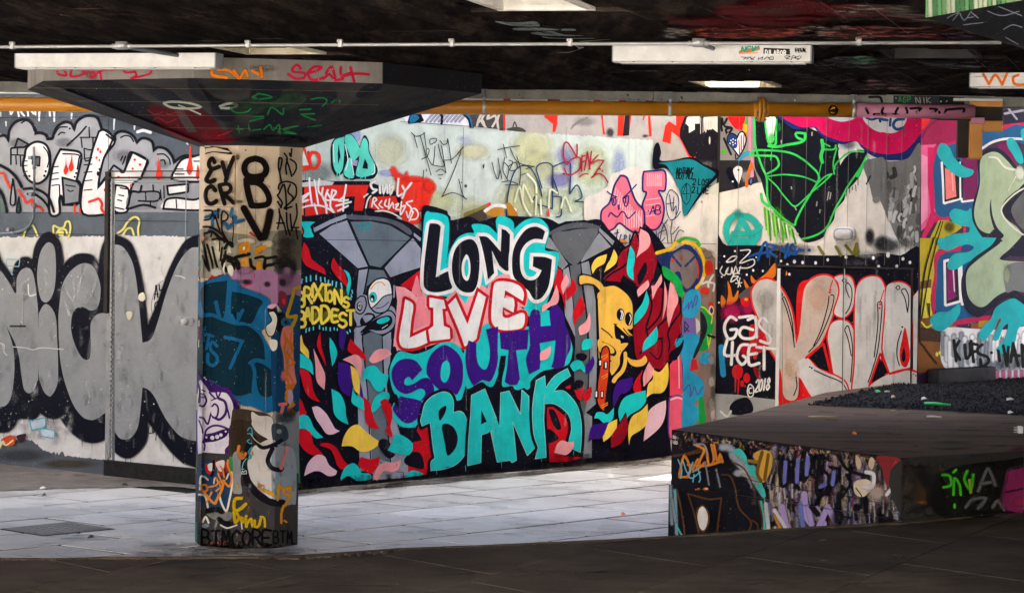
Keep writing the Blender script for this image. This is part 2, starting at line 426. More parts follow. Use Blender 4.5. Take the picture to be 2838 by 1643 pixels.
# board-marked strips
BW = 0.17
i0 = -42
for i in range(i0, 46):
    u0_, u1_ = i * BW + 0.003, (i + 1) * BW - 0.003
    v = -14.0 + rs.random() * 2
    while v < 6:
        L = rs.uniform(2.4, 5.0); v0_, v1_ = v, v + L - 0.005; v += L
        spans = [(v0_, v1_)]
        for h in holes:
            if u1_ > h[0] and u0_ < h[1]:
                ns = []
                for a, b in spans:
                    if b <= h[2] or a >= h[3]: ns.append((a, b)); continue
                    if a < h[2]: ns.append((a, h[2]))
                    if b > h[3]: ns.append((h[3], b))
                spans = ns
        for a, b in spans:
            c = GX * (u0_ + u1_) / 2
            P = grid_cell(u0_, u1_, a, b)
            if len(P) < 3: continue
            xs = [to_px(Vector((p.x, p.y, ZS)))for p in P]
            if max(x for x, y in xs) < -60 or min(x for x, y in xs) > 2900 or max(y for x, y in xs) < -40: continue
            dz = rs.uniform(-0.003, 0.004); n_ = len(P)
            Vb = [(p.x, p.y, ZS + dz) for p in P] + [(p.x, p.y, ZS + 0.018) for p in P]
            Fb = [tuple(range(n_))[::-1], tuple(range(n_, 2 * n_))] + [(q, (q + 1) % n_, n_ + (q + 1) % n_, n_ + q) for q in range(n_)]
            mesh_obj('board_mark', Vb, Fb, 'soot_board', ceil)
# light wells: linings of the four openings
for k, h in enumerate(holes):
    m = ('well_white', 'well_warm', 'well_warm', 'cap_concrete')[k]
    t = 0.03
    def hb(u0, u1, v0, v1, z0, z1, nm, mm):
        o = GX * u0 + GY * v0
        return obox(nm, (o.x, o.y, z0), GX * (u1 - u0), GY * (v1 - v0), (0, 0, z1 - z0), mm, ceil)
    zt = ZS + 0.55
    e = 0.002
    hb(h[0] + e, h[1] - e, h[3] - t, h[3] - e, ZS + 0.001, zt, 'light_well_lining', m)
    hb(h[0] + e, h[1] - e, h[2] + e, h[2] + t, ZS + 0.001, zt, 'light_well_lining', m)
    hb(h[0] + e, h[0] + t, h[2] + t + e, h[3] - t - e, ZS + 0.002, zt, 'light_well_lining', m)
    hb(h[1] - t, h[1] - e, h[2] + t + e, h[3] - t - e, ZS + 0.002, zt, 'light_well_lining', m)
    if k == 3: hb(h[0], h[1], h[2], h[3], zt, zt + 0.05, 'light_well_lid', 'cap_concrete')
# downstand beam at the back edge of the slab
zb = EYE + (onz(1400, 276, ZS) - CAM).y * 0 + 0.0
zb = CAM.z + ray(1400, 275).z / ray(1400, 275).y * (Y_BEAM - 0.02 - CAM.y)
beam = empty('soffit_beam', 'grey concrete downstand beam above the yellow pipe', 'beam')
for k in range(7):
    x0 = -6.3 + k * 1.8
    obox('beam_panel', (x0, Y_BEAM - 0.02, zb), (1.796, 0, 0), (0, 0.25, 0), (0, 0, 3.2 - zb), 'soffit_grey', beam)

# unseen roof pieces added to dim both ends, level with the wall tops
for k, q in enumerate(([(2.5, Y_BEAM + 0.26), (9, Y_BEAM + 0.26), (9, 11), (2.5, 11)], [(-9, Y_BEAM + 0.26), (-4.1, Y_BEAM + 0.26), (-4.1, 8), (-9, 8)])):
    tag(prism('ceiling', q, 3.06, 3.25, 'soffit_grey'), kind='structure')

# wall added outside the view to cut the front light at the right
for nm, x0, lab in (('shade_wall', 4.75, 'sooty wall closing the place beyond the concrete block'),):
    e_ = empty(nm, lab, 'wall')
    obox('render_coat', (x0, -8.9, 0.0), (0.3, 0, 0), (0, 11.0, 0), (0, 0, ZS + 0.01), 'cap_concrete', e_)

# ---- building mass added unseen to keep the sun off the back, with one gap
def building(name, x0, x1, y0, y1, z0, z1, label):
    e = empty(name, label, 'building')
    obox('bulk', (x0, y0, z0), (x1 - x0, 0, 0), (0, y1 - y0, 0), (0, 0, z1 - z0), 'blocker_concrete', e)
    return e
ROOF = ZS + 0.46
def roof_point(x, y):         # where the sun ray that reaches this floor pixel crosses the back face of the added building
    p = onz(x, y); t = (Y_BEAM - p.y) / SUN_DIR.y
    return p + SUN_DIR * t
g0, g1 = roof_point(1690, 1300), roof_point(1990, 1340)
gx0, gx1, gz0, gz1 = g0.x, g1.x, min(g0.z, g1.z), max(g0.z, g1.z)
building('sun_blocker', -11, gx0, -10.5, Y_BEAM, ROOF, ROOF + 8.0, 'concrete storeys above the slab, left of the narrow gap')
building('sun_blocker', gx1, 11, -10.5, Y_BEAM, ROOF, ROOF + 8.0, 'concrete storeys above the slab, right of the narrow gap')
mask = empty('gap_mask', 'concrete bridge across the narrow gap between the upper storeys', 'mask')  # unseen panel and sill added in the gap to shape the sun patch
yb = Y_BEAM
dq = [(gx0 + 0.002, gz0 + 0.02), (gx1 - 0.002, gz1 + 0.25), (gx1 - 0.002, ROOF + 8), (gx0 + 0.002, ROOF + 8)]
mesh_obj('mask_top', [(x, yb - 0.06, z) for x, z in dq] + [(x, yb, z) for x, z in dq], [(0, 1, 2, 3), (7, 6, 5, 4)] + [(i, (i + 1) % 4, 4 + (i + 1) % 4, 4 + i) for i in range(4)], 'blocker_concrete', mask)
obox('mask_sill', (gx0 + 0.002, Y_BEAM - 0.06, ROOF), (gx1 - gx0 - 0.004, 0, 0), (0, 0.06, 0), (0, 0, gz0 - ROOF), 'blocker_concrete', mask)

# ---- octagonal column with flared head
def octagon(c, s, head0):
    """plan corners; first edge has heading head0"""
    ap = s / 2 / math.tan(math.pi / 8); R = s / 2 / math.sin(math.pi / 8)
    d = Vector((math.cos(head0), math.sin(head0), 0)); n = Vector((d.y, -d.x, 0))   # outward for counter-clockwise
    a = math.atan2((n * ap - d * s / 2).y, (n * ap - d * s / 2).x)
    return [Vector((c.x + R * math.cos(a + k * math.pi / 4), c.y + R * math.sin(a + k * math.pi / 4), 0)) for k in range(8)]
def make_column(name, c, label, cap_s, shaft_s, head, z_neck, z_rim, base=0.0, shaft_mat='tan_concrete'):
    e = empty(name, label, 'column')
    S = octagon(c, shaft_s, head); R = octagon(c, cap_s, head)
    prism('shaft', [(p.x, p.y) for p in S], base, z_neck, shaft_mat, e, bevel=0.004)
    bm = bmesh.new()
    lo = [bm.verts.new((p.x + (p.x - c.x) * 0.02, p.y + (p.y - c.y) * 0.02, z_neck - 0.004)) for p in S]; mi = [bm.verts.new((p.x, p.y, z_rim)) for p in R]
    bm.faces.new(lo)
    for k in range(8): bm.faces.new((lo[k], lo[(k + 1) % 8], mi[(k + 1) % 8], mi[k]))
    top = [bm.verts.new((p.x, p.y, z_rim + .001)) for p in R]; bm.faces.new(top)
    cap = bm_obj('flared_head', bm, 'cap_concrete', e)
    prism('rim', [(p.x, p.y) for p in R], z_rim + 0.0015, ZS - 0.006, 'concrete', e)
    return e, S, R, cap
Z_RIM = EYE + 0.8075
Z_NECK = 2.335
COLC = Vector((-1.5485, -1.83, 0))
HEAD = math.radians(-75.3)
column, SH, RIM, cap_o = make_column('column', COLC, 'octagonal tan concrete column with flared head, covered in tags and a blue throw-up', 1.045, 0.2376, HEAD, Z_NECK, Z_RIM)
Bp = onz(2565, 50, Z_RIM)
d_ = Vector((math.cos(HEAD), math.sin(HEAD), 0)); ap_ = 1.045 / 2 / math.tan(math.pi / 8)
c2 = Bp + d_ * 1.045 / 2 + Vector((-d_.y, d_.x, 0)) * ap_
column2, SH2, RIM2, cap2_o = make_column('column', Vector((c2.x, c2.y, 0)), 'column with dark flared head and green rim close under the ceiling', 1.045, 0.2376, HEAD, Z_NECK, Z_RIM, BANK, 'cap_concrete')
print('OCT', [tuple(round(a) for a in to_px(Vector((p.x, p.y, Z_RIM)))) for p in RIM])
print('SHAFT', [tuple(round(a) for a in to_px(Vector((p.x, p.y, 0)))) for p in SH])
print('CORNERS', [tuple(round(a) for a in to_px(p)) for p in (CL, C0, C1, C2, C3)], C0, C1, C2)

# ---- stepped concrete block on the right
ZT, ZG = 0.68, 0.345
def plan(px, z): return [(onz(x, y, z).x, onz(x, y, z).y) for x, y in px]
block = empty('skate_block', 'low paint-crusted concrete block with dark brown top beside the mural', 'block')
top_px = [(1862, 1190), (2500, 1268), (2838, 1248), (3150, 1228), (3150, 1040), (2838, 1046), (2544, 1054), (2290, 1087), (2097, 1140)]
TP = plan(top_px, ZT)
c2d = C2
prism('top_slab', TP, ZG + 0.004, ZT, 'brown_top', block, bevel=0.008)
cx = sum(p[0] for p in TP) / len(TP); cy = sum(p[1] for p in TP) / len(TP)
def inset(poly, dl, df):
    out = [Vector((p[0], p[1])) for p in poly]
    out[0] = out[0] + Vector((dl, 0.012)); out[1] = out[1] + Vector((0, 0.012)); out[2] += Vector((0, .012)); out[8] += Vector((dl, 0))
    return [(p.x, p.y) for p in out]
LP = inset(TP, -0.012, 0.0)
prism('lower_course', LP, -0.02, ZG, 'dark_paint_wood', block, bevel=0.01)
# ------------------------------------------------------------------ fixtures
def at_y(x, y, yy):
    """world point on the vertical plane Y = yy seen at this pixel"""
    return onplane(x, y, Vector((0, yy, 0)), Vector((0, 1, 0)))
YP = Y_BEAM - 0.09
# ---- yellow water pipe under the beam
pipe = empty('water_pipe', 'yellow water pipe hung under the grey beam, pink and tagged at one end', 'pipe')
PR = 0.046
pa, pb = at_y(-500, 285, YP), at_y(2372, 306, YP)
pc = at_y(2700, 311, YP)
tube('pipe_run', [pa, pb], PR, 'pipe_yellow', pipe, 28)
tag(tube('pipe_end', [pb, pc], PR + 0.0005, 'pipe_pink', pipe, 28), 'pink painted end of the pipe with black lettering')
ax = (pb - pa).normalized()
def on_pipe(xp): 
    k = (xp + 500) / 2872; return pa.lerp(pb, k)
fl = on_pipe(2110)
for s in (-1, 1):
    f_ = tube('flange', [fl + ax * (s * 0.012 - 0.009), fl + ax * (s * 0.012 + 0.009)], PR + 0.034, 'pipe_yellow', pipe, 28)
    tube('collar', [fl + ax * (s * 0.022), fl + ax * (s * 0.05)], PR + 0.006, 'pipe_yellow', pipe, 28)
    for k in range(6):
        a = k * math.pi / 3 + .3
        o = Vector((0, math.cos(a), math.sin(a))) * (PR + 0.021)
        tube('bolt', [fl + o + ax * (s * 0.02), fl + o + ax * (s * 0.034)], 0.008, 'dull_steel', f_, 6)
for xp in (1343, 1857, 2366):
    c = on_pipe(xp)
    cl = tube('clamp', [c - ax * 0.012, c + ax * 0.012], PR + 0.004, 'steel', pipe, 28)
    tube('clamp_bolt', [c + Vector((0, -0.02, PR)), c + Vector((0, -0.02, PR + 0.02))], 0.012, 'steel', cl, 8)
    tube('hanger_rod', [c + Vector((0, 0, PR)), Vector((c.x, c.y, ZS - 0.004))], 0.0055, 'dull_steel', pipe, 8)
    tube('rod_plate', [Vector((c.x, c.y, ZS - 0.008)), Vector((c.x, c.y, ZS - 0.003))], 0.022, 'dull_steel', pipe, 10)
# thin red and white edging above the pipe
strip = empty('cable_strip', 'thin white cable strip with red bands between beam and yellow pipe', 'cable')
ra, rb = at_y(-100, 256, Y_BEAM - 0.03), at_y(2420, 291, Y_BEAM - 0.03)
tube('cable', [ra, rb], 0.0055, 'white_plastic', strip, 8)
MATS['red_tape'] = plain('red_tape', (0.55, 0.03, 0.02), 0.5)
for xp in (1535, 1655, 1725, 1800, 1890, 1405):
    k = (xp + 100) / 2520; w = 0.004 if xp != 1535 else 0.007
    tube('red_band', [ra.lerp(rb, k - w), ra.lerp(rb, k + w)], 0.0066, 'red_tape', strip, 8)
# orange box section at the right end of the pipe
YD = YP + 0.02
duct = empty('yellow_duct', 'square yellow duct dropping down the wall at the end of the pipe', 'duct')
def face_box(name, x0, y0, x1, y1, yy, dep, mat, parent, bev=0.004):
    a, b, c = at_y(x0, y0, yy), at_y(x1, y0, yy), at_y(x0, y1, yy)
    return obox(name, c, (b.x - a.x, 0, 0), (0, dep, 0), (0, 0, a.z - c.z), mat, parent, bev)
face_box('vertical_leg', 2686, 336, 2722, 440, YD, 0.10, 'pipe_yellow', duct)
face_box('side_plate', 2653, 334, 2685, 437, YD + 0.03, 0.06, 'dark_paint_wood', duct)
face_box('horizontal_arm', 2723, 334, 2779, 364, YD + 0.004, 0.10, 'pipe_yellow', duct)
face_box('upper_arm', 2690, 281, 2779, 296, YD + 0.004, 0.10, 'pipe_yellow', duct)
face_box('pale_edge', 2645, 272, 2779, 280, YD + 0.002, 0.10, 'white_enamel', duct)
face_box('dark_backing', 2600, 297, 2779, 333, YD + 0.05, 0.06, 'dark_paint_wood', duct)
face_box('pink_tab', 2692, 326, 2729, 344, YD - 0.08, 0.02, 'pipe_pink', duct)
# ---- steel conduit along the slab with clips and boxes
ZC = ZS - 0.028
cond = empty('steel_conduit', 'thin steel conduit clipped along the ceiling', 'conduit')
cpts = [onz(x, y, ZC) for x, y in ((-200, 132), (337, 128.7), (1000, 124.6), (1937, 121.2), (2775, 118.5))]
tube('conduit_run', cpts, 0.0085, 'steel', cond, 10)
def on_cond(xp):
    for i in range(4):
        a, b = to_px(cpts[i])[0], to_px(cpts[i + 1])[0]
        if a <= xp <= b: return cpts[i].lerp(cpts[i + 1], (xp - a) / (b - a))
cd = (cpts[-1] - cpts[0]).normalized()
for xp in (36, 690, 943, 1257, 1586, 2385):
    c = on_cond(xp)
    s_ = obox('saddle_clip', c - cd * 0.010 + Vector((0, -0.012, -0.011)), cd * 0.020, Vector((-cd.y, cd.x, 0)) * 0.024, (0, 0, 0.036), 'steel', cond, 0.002)
    tube('screw', [c + Vector((0, 0, .012)), c + Vector((0, 0, .027))], 0.014, 'steel', s_, 8)
for xp, q in ((337, (492, 154)), (1937, (1976, 135))):
    c = on_cond(xp)
    tube('junction_box', [c + Vector((0, 0, -0.016)), c + Vector((0, 0, 0.022))], 0.032, 'steel', cond, 18)
    for s in (-1, 1): tube('bush', [c + cd * (s * 0.028), c + cd * (s * 0.05)], 0.013, 'steel', cond, 10)
    e_ = onz(q[0], q[1], ZC); 
    tube('branch', [c, e_], 0.011, 'dull_steel', cond, 10)
# ---- fluorescent battens
def batten(tl, tr, h_px, label, endpx=None):
    z1 = ZS - 0.012
    a, b = onz(*tl, z1), onz(*tr, z1)
    L = b - a; d = L.normalized(); back = Vector((-d.y, d.x, 0))
    hgt = h_px * (a - CAM).length / FPX
    e = empty('batten_light', label, 'light', 'fluorescent battens on the ceiling')
    bm = bmesh.new()
    prof = [(0, 0), (0, -hgt), (0.012, -hgt - 0.006), (0.095, -hgt - 0.006), (0.107, -hgt), (0.107, 0)]
    ends = []
    for t in (a, b): ends.append([bm.verts.new(t + back * p[0] + UP * p[1]) for p in prof])
    k = len(prof)
    for i in range(k): bm.faces.new((ends[0][i], ends[0][(i + 1) % k], ends[1][(i + 1) % k], ends[1][i]))
    bm_obj('housing', bm, 'white_enamel', e)
    for t, s in ((a, -1), (b, 1)):
        P = [t + back * (p[0] - .001 if i < 2 else p[0]) + UP * p[1] for i, p in enumerate(prof)]
        V = P + [p + d * s * 0.006 for p in P]
        mesh_obj('end_cap', V, [tuple(range(k)), tuple(range(k, 2 * k))[::-1]] + [(i, (i + 1) % k, k + (i + 1) % k, k + i) for i in range(k)], 'grey_enamel', e)
    lip = obox('diffuser_lip', a + back * 0.006 + UP * (-hgt - 0.011) + d * 0.03, L - d * 0.06, back * 0.09, (0, 0, 0.0045), 'white_enamel', e, 0.001)
    for t in (0.1, 0.3, 0.5, 0.7, 0.9): obox('catch', a + L * t - back * 0.003 + UP * (-hgt - 0.007), d * 0.012, back * 0.008, (0, 0, 0.006), 'grey_enamel', lip)
    return e, a, d, hgt
bat1, *_b1 = batten((43, 149), (595, 147), 37, 'plain white batten light in front of the flared column head')
bat2, ba2, bd2, bh2 = batten((1700, 126), (2246, 126), 43, 'white batten light with stickers and scribbles at one end')
bat3, ba3, bd3, bh3 = batten((2690, 203), (3200, 199), 36, 'white batten light sprayed with orange letters')

MATS['silver_paint'] = surf('silver_paint', (0.22, 0.22, 0.22), (0.36, 0.355, 0.345), scale=9, rough=0.45, bump=0.3)
# ---- steel door in the side wall
def on_left(x, y, off=0.0): return onplane(x, y, C0 + NL * off, NL)
DOFF = 0.016
door = empty('steel_door', 'grey steel door with piano hinge and round lock, sprayed across with silver letters', 'door')
dn = -DL
def wbox(name, x0, y0, x1, y1, off0, off1, mat, parent, fn, nrm, bev=0.0):
    """box on a wall plane covering the pixel rectangle, from off0 to off1 in front of it"""
    xm = (x0 + x1) / 2; ym = (y0 + y1) / 2
    a, b = fn(x0, ym, 0), fn(x1, ym, 0); lo, hi = fn(xm, y1, 0), fn(xm, y0, 0)
    o = Vector((a.x, a.y, lo.z)) + nrm * off0
    return obox(name, o, Vector((b.x - a.x, b.y - a.y, 0)), nrm * (off1 - off0), (0, 0, hi.z - lo.z), mat, parent, bev)
wbox('door_leaf', 319, 496, 800, 1299, 0.002, DOFF, 'render_grey', door, on_left, NL)
wbox('frame_post', 297, 476, 307, 868, 0.002, 0.03, 'dark_paint_wood', door, on_left, NL, 0.002)
wbox('frame_post', 297, 869, 305, 1306, 0.002, 0.016, 'silver_paint', door, on_left, NL, 0.002)
wbox('frame_head', 308, 473, 800, 476, 0.002, 0.030, 'dark_paint_wood', door, on_left, NL, 0.001)
wbox('frame_head', 308, 490, 800, 495, 0.002, 0.034, 'dark_paint_wood', door, on_left, NL, 0.001)
hinge = wbox('piano_hinge', 309, 498, 313, 1268, 0.002, 0.02, 'silver_paint', door, on_left, NL)
for k in range(56):
    y = 505 + k * 13.5
    wbox('hinge_knuckle', 312.5, y, 317, y + 7, 0.004, 0.024, 'silver_paint', hinge, on_left, NL)
wbox('drip_rail', 316, 499, 528, 502, 0.004, 0.03, 'dull_steel', door, on_left, NL)
wbox('drip_rail', 316, 506, 528, 508, 0.004, 0.026, 'dull_steel', door, on_left, NL)
wbox('stile', 516, 500, 519, 1282, 0.004, 0.022, 'dull_steel', door, on_left, NL)
lp_ = wbox('lock_plate', 495, 877, 543, 906, DOFF, DOFF + 0.016, 'silver_paint', door, on_left, NL, 0.001)
lc = on_left(515, 892, DOFF + 0.016)
tube('lock_cylinder', [lc, lc + NL * 0.025], 0.026, 'steel', lp_, 18)
for x, y in ((499, 892), (539, 890), (506, 881), (530, 903)):
    q = on_left(x, y, DOFF + 0.016); tube('screw', [q, q + NL * 0.005], 0.006, 'dull_steel', lp_, 8)
step = wbox('threshold', 300, 1297, 800, 1341, 0.002, 0.05, 'joint_dirt', door, on_left, NL, 0.006)
# wall conduit with elbow on the side wall
wc = empty('wall_conduit', 'bent grey conduit on the wall left of the steel door', 'conduit')
path = [(94, 407), (95, 460), (95, 520), (95, 585), (92, 606), (84, 622), (70, 636), (52, 642), (20, 646), (-40, 650)]
tube('conduit_run', [on_left(x, y, 0.03) for x, y in path], 0.010, 'dull_steel', wc, 10)
for x, y in ((95, 462), (95, 570), (38, 645)):
    q = on_left(x, y, 0.03); tube('coupling', [q - (UP if x == 95 else dn) * 0.02, q + (UP if x == 95 else dn) * 0.02], 0.015, 'dull_steel', wc, 10)
for x, y in ((33, 637), (94, 438), (95, 540)):
    wbox('saddle_clip', x - 4, y - 5, x + 4, y + 5, 0.002, 0.044, 'dull_steel', wc, on_left, NL, 0.002)
# T-shaped welded bracket on the wall left of the door
br = empty('wall_bracket', 'welded steel T bracket on the silver painted wall', 'bracket')
wbox('cross_bar', 27, 813, 96, 816, 0.002, 0.016, 'silver_paint', br, on_left, NL, 0.001)
wbox('upright', 65, 816.5, 68, 900, 0.002, 0.015, 'silver_paint', br, on_left, NL, 0.001)

# ---- doors in the alcove wall
def on_alc(x, y, off=0.0): return onplane(x, y, C1 + NL * off, NL)
KOFF = 0.014
kd = empty('cupboard_doors', 'pair of flush cupboard doors painted with the red KILO letters', 'door')
wbox('door_leaf', 2166, 748, 2336, 1290, 0.002, KOFF, 'render_pale', kd, on_alc, NL)
wbox('door_leaf', 2338, 748, 2522, 1290, 0.002, KOFF, 'render_pale', kd, on_alc, NL)
wbox('frame_post', 2524, 744, 2530, 1290, 0.002, 0.022, 'dark_paint_wood', kd, on_alc, NL)
wbox('frame_post', 2154, 744, 2163, 1290, 0.002, 0.022, 'render_pale', kd, on_alc, NL)
wbox('frame_head', 2154, 738, 2538, 743, 0.002, 0.024, 'dark_paint_wood', kd, on_alc, NL)
for k, x in enumerate((2135, 2233, 2325, 2429)):
    pass
wbox('corner_post', 1984, 250, 1991, 1240, 0.004, 0.03, 'dark_paint_wood', alcove_wall, on_alc, NL)
# oval bulkhead lamp
bl = empty('bulkhead_lamp', 'oval grey bulkhead lamp on the white wall', 'lamp')
def oval(name, cx, cy, rx, ry, o0, o1, taper, mat, parent, sup=3.2):
    bm = bmesh.new(); A, B, Cc = [], [], []
    for k in range(36):
        t = k * 2 * math.pi / 36; c, s = math.cos(t), math.sin(t)
        x = math.copysign(abs(c) ** (2 / sup), c); y = math.copysign(abs(s) ** (2 / sup), s)
        A.append(bm.verts.new(on_alc(cx + rx * x, cy + ry * y, o0))); B.append(bm.verts.new(on_alc(cx + rx * x * taper, cy + ry * y * taper, o1)))
    for k in range(36): bm.faces.new((A[k], A[(k + 1) % 36], B[(k + 1) % 36], B[k]))
    bm.faces.new(B); return bm_obj(name, bm, mat, parent, True)
oval('body', 2341, 650, 31, 21, 0.0, 0.05, 0.93, 'white_enamel', bl)
oval('gasket', 2337, 649, 27, 17, 0.0505, 0.056, 0.96, 'grey_enamel', bl)
oval('glass', 2337, 649, 24, 13, 0.0562, 0.075, 0.8, 'lamp_glass', bl)
# ---- low plinth at the foot of the end wall, gravel, litter
def on_end(x, y, off=0.0): return onplane(x, y, C2 + NM * off, NM)
pl = empty('wall_plinth', 'small concrete plinth smeared yellow at the foot of the end wall', 'plinth')
wbox('plinth_block', 2568, 1018, 2726, 1062, 0.003, 0.12, 'cap_concrete', pl, on_end, NM, 0.012)
gpx = [(2240, 1123), (2340, 1097), (2440, 1074), (2540, 1055), (2660, 1051), (2838, 1048), (3120, 1046), (3120, 1172), (2838, 1152), (2640, 1140), (2478, 1133), (2296, 1126)]
gp = [onz(x, y, ZT) for x, y in gpx]
def inside(p, poly):
    c = False
    for i in range(len(poly)):
        a, b = poly[i], poly[i - 1]
        if (a.y > p.y) != (b.y > p.y) and p.x < (b.x - a.x) * (p.y - a.y) / (b.y - a.y) + a.x: c = not c
    return c
rg = random.Random(9); bm = bmesh.new()
xs = [p.x for p in gp]; ys = [p.y for p in gp]
ctr = sum(gp, Vector()) / len(gp)
base = [bm.verts.new((p.x, p.y, ZT + 0.003)) for p in gp]
rim2 = [bm.verts.new(p.lerp(ctr, 0.25) + Vector((0, 0, 0.014))) for p in gp]
for i in range(len(gp)): bm.faces.new((base[i], base[(i + 1) % len(gp)], rim2[(i + 1) % len(gp)], rim2[i]))
bm.faces.new(rim2)
cnt = 0
while cnt < 9000:
    p = Vector((rg.uniform(min(xs), max(xs)), rg.uniform(min(ys), max(ys)), 0))
    if p.x > 5.2 or not inside(p, gp): continue
    s = rg.uniform(0.005, 0.014); cnt += 1
    o = Vector((p.x, p.y, ZT + 0.003 + 0.016 * rg.random()))
    vs6 = [o + Vector((rg.uniform(.5, 1) * s * d[0], rg.uniform(.5, 1) * s * d[1], rg.uniform(.5, 1) * s * d[2])) for d in ((1, 0, 0), (0, 1, 0), (-1, 0, 0), (0, -1, 0), (0, 0, 1), (0, 0, -1))]
    vs6 = [bm.verts.new(q) for q in vs6]
    for f in ((0, 1, 4), (1, 2, 4), (2, 3, 4), (3, 0, 4), (1, 0, 5), (2, 1, 5), (3, 2, 5), (0, 3, 5)): bm.faces.new([vs6[k] for k in f])
gr = bm_obj('gravel', bm, 'gravel_dark'); tag(gr, 'dark loose gravel heaped behind the concrete block', 'gravel', kind='stuff')
MATS['green_plastic'] = plain('green_plastic', (0.03, 0.5, 0.12), 0.4)
MATS['orange_peel'] = plain('orange_peel', (0.75, 0.2, 0.03), 0.6)
MATS['paper'] = plain('paper', (0.7, 0.68, 0.62), 0.8)
def stick(x0, y0, x1, y1, z, r, mat, label, cat='stick', group=None, name='stick'):
    a, b = onz(x0, y0, z), onz(x1, y1, z)
    o = tube(name, [a + UP * r, a.lerp(b, .4) + UP * (r * 1.3), b + UP * r], [r, r * 1.1, r * .8], mat, None, 7)
    return tag(o, label, cat, group)
stick(2240, 1157, 2325, 1158, ZT, 0.006, 'pale_wood', 'long pale stick lying on the brown block top')
stick(2569, 1156, 2610, 1158, ZT, 0.006, 'paper', 'short grey stick on the brown block top')
stick(2470, 1141, 2484, 1141, ZT, 0.006, 'pale_wood', 'stub of pale wood beside the gravel edge')
stick(2365, 1204, 2372, 1205, ZT, 0.009, 'orange_peel', 'small orange scrap on the brown block top', 'litter', None, 'scrap')
stick(2563, 1122, 2634, 1126, ZT + 0.025, 0.011, 'green_plastic', 'green plastic tube on the dark gravel', 'tube', None, 'plastic_tube')
stick(2452, 1087, 2466, 1087, ZT + 0.025, 0.006, 'paper', 'white scrap on the dark gravel', 'litter', None, 'scrap')
for k, (x, y, z, m, c) in enumerate([(2433, 1088, ZT + .025, 'green_plastic', 'green'), (2475, 1103, ZT + .025, 'pale_wood', 'tan'), (2561, 1108, ZT + .025, 'paper', 'white'), (2800, 1110, ZT + .025, 'paper', 'white'), (2800, 1147, ZT + .01, 'paper', 'white'), (1726, 1427, 0, 'orange_peel', 'orange'), (123, 1374, 0, 'black_rubber', 'black'), (253, 1491, 0, 'black_rubber', 'black'), (120, 1356, 0, 'paper', 'white'), (345, 1346, 0, 'black_rubber', 'black')]):
    w = rg.uniform(5, 9)
    a = onz(x, y, z)
    bm = bmesh.new()
    q = [bm.verts.new(a + Vector((dx * w * .0026 * rg.uniform(.7, 1.3), dy * .018 * rg.uniform(.7, 1.3), 0.002 + dz))) for dx, dy, dz in ((-1, -1, 0), (1, -1, .012), (1.2, 1, 0.004), (-.8, 1, .016), (.1, .1, .022))]
    for f in ((0, 1, 4), (1, 2, 4), (2, 3, 4), (3, 0, 4), (0, 3, 2, 1)): bm.faces.new([q[i] for i in f])
    lab = ('green scrap on the gravel below the cupboard doors', 'tan scrap at the tip of the gravel', 'white scrap in the middle of the gravel', 'white scrap beside the grey plinth', 'white scrap where gravel meets the brown block top', 'orange scrap on the paving near the block', 'black scrap on the paving above the inspection cover', 'black scrap on the paving between column and inspection cover', 'white scrap on the dirt strip at the side wall', 'black scrap on the dirt below the door threshold')[k]
    tag(bm_obj('scrap', bm, m), 'crumpled ' + lab, 'litter')
# sheet of slate lying at the foot of the mural
q = [onz(x, y, 0.012) for x, y in ((1110, 1338), (1125, 1333), (1138, 1333), (1136, 1337), (1116, 1340))]
tag(mesh_obj('slate_fragment', [tuple(p) for p in q] + [(p.x, p.y, 0.002) for p in q], [(0, 1, 2, 3, 4), (9, 8, 7, 6, 5)] + [(i, (i + 1) % 5, 5 + (i + 1) % 5, 5 + i) for i in range(5)], 'soffit_grey'), 'thin grey slate fragment at the foot of the mural', 'slate')
# white mains plug with black lead on the block
pg = empty('mains_plug', 'white three-pin plug with black lead on the block top', 'plug')
o = onz(2828, 1204, ZT)
obox('plug_body', o + Vector((-0.012, 0, 0.006)), (0.030, 0, 0), (0, 0.05, 0), (0, 0, 0.045), 'white_plastic', pg, 0.006)
for k in range(3): obox('pin', o + Vector((-0.036, 0.022 + (k == 1) * .003, 0.011 + k * 0.014)), (0.025, 0, 0), (0, 0.006, 0), (0, 0, 0.005), 'steel', pg)
tube('lead', [o + Vector(p) for p in ((.015, .03, .03), (.05, .04, .06), (.12, .05, .05), (.2, .0, .012), (.3, -.1, .01), (.5, -.2, .01))], 0.006, 'black_rubber', pg, 8)
# iron inspection cover in the paving
cov = empty('inspection_cover', 'dark textured inspection cover set in the grey paving', 'cover')
cq = [onz(x, y, 0) for x, y in ((0, 1466), (190, 1447), (318, 1466), (118, 1485))]
ctr_ = sum(cq, Vector()) / 4
def flat(name, Q, z0, z1, mat, par): return mesh_obj(name, [(p.x, p.y, z1) for p in Q] + [(p.x, p.y, z0) for p in Q], [(3, 2, 1, 0), (4, 5, 6, 7)] + [(i, (i + 1) % 4, 4 + (i + 1) % 4, 4 + i) for i in range(4)], mat, par)
flat('frame', cq, -0.02, 0.004, 'joint_dirt', cov)
flat('plate', [p.lerp(ctr_, 0.05) for p in cq], -0.02, 0.007, 'cover_iron', cov)
for i in range(7):
    for j in range(7):
        a = cq[0].lerp(cq[1], (i + .5) / 7 * .86 + .07); b = cq[3].lerp(cq[2], (i + .5) / 7 * .86 + .07)
        p = a.lerp(b, (j + .5) / 7 * .86 + .07)
        obox('stud', p + Vector((-.015, -.015, 0.007)), (0.03, 0.008, 0), (-.008, 0.03, 0), (0, 0, 0.003), 'cover_iron', cov)
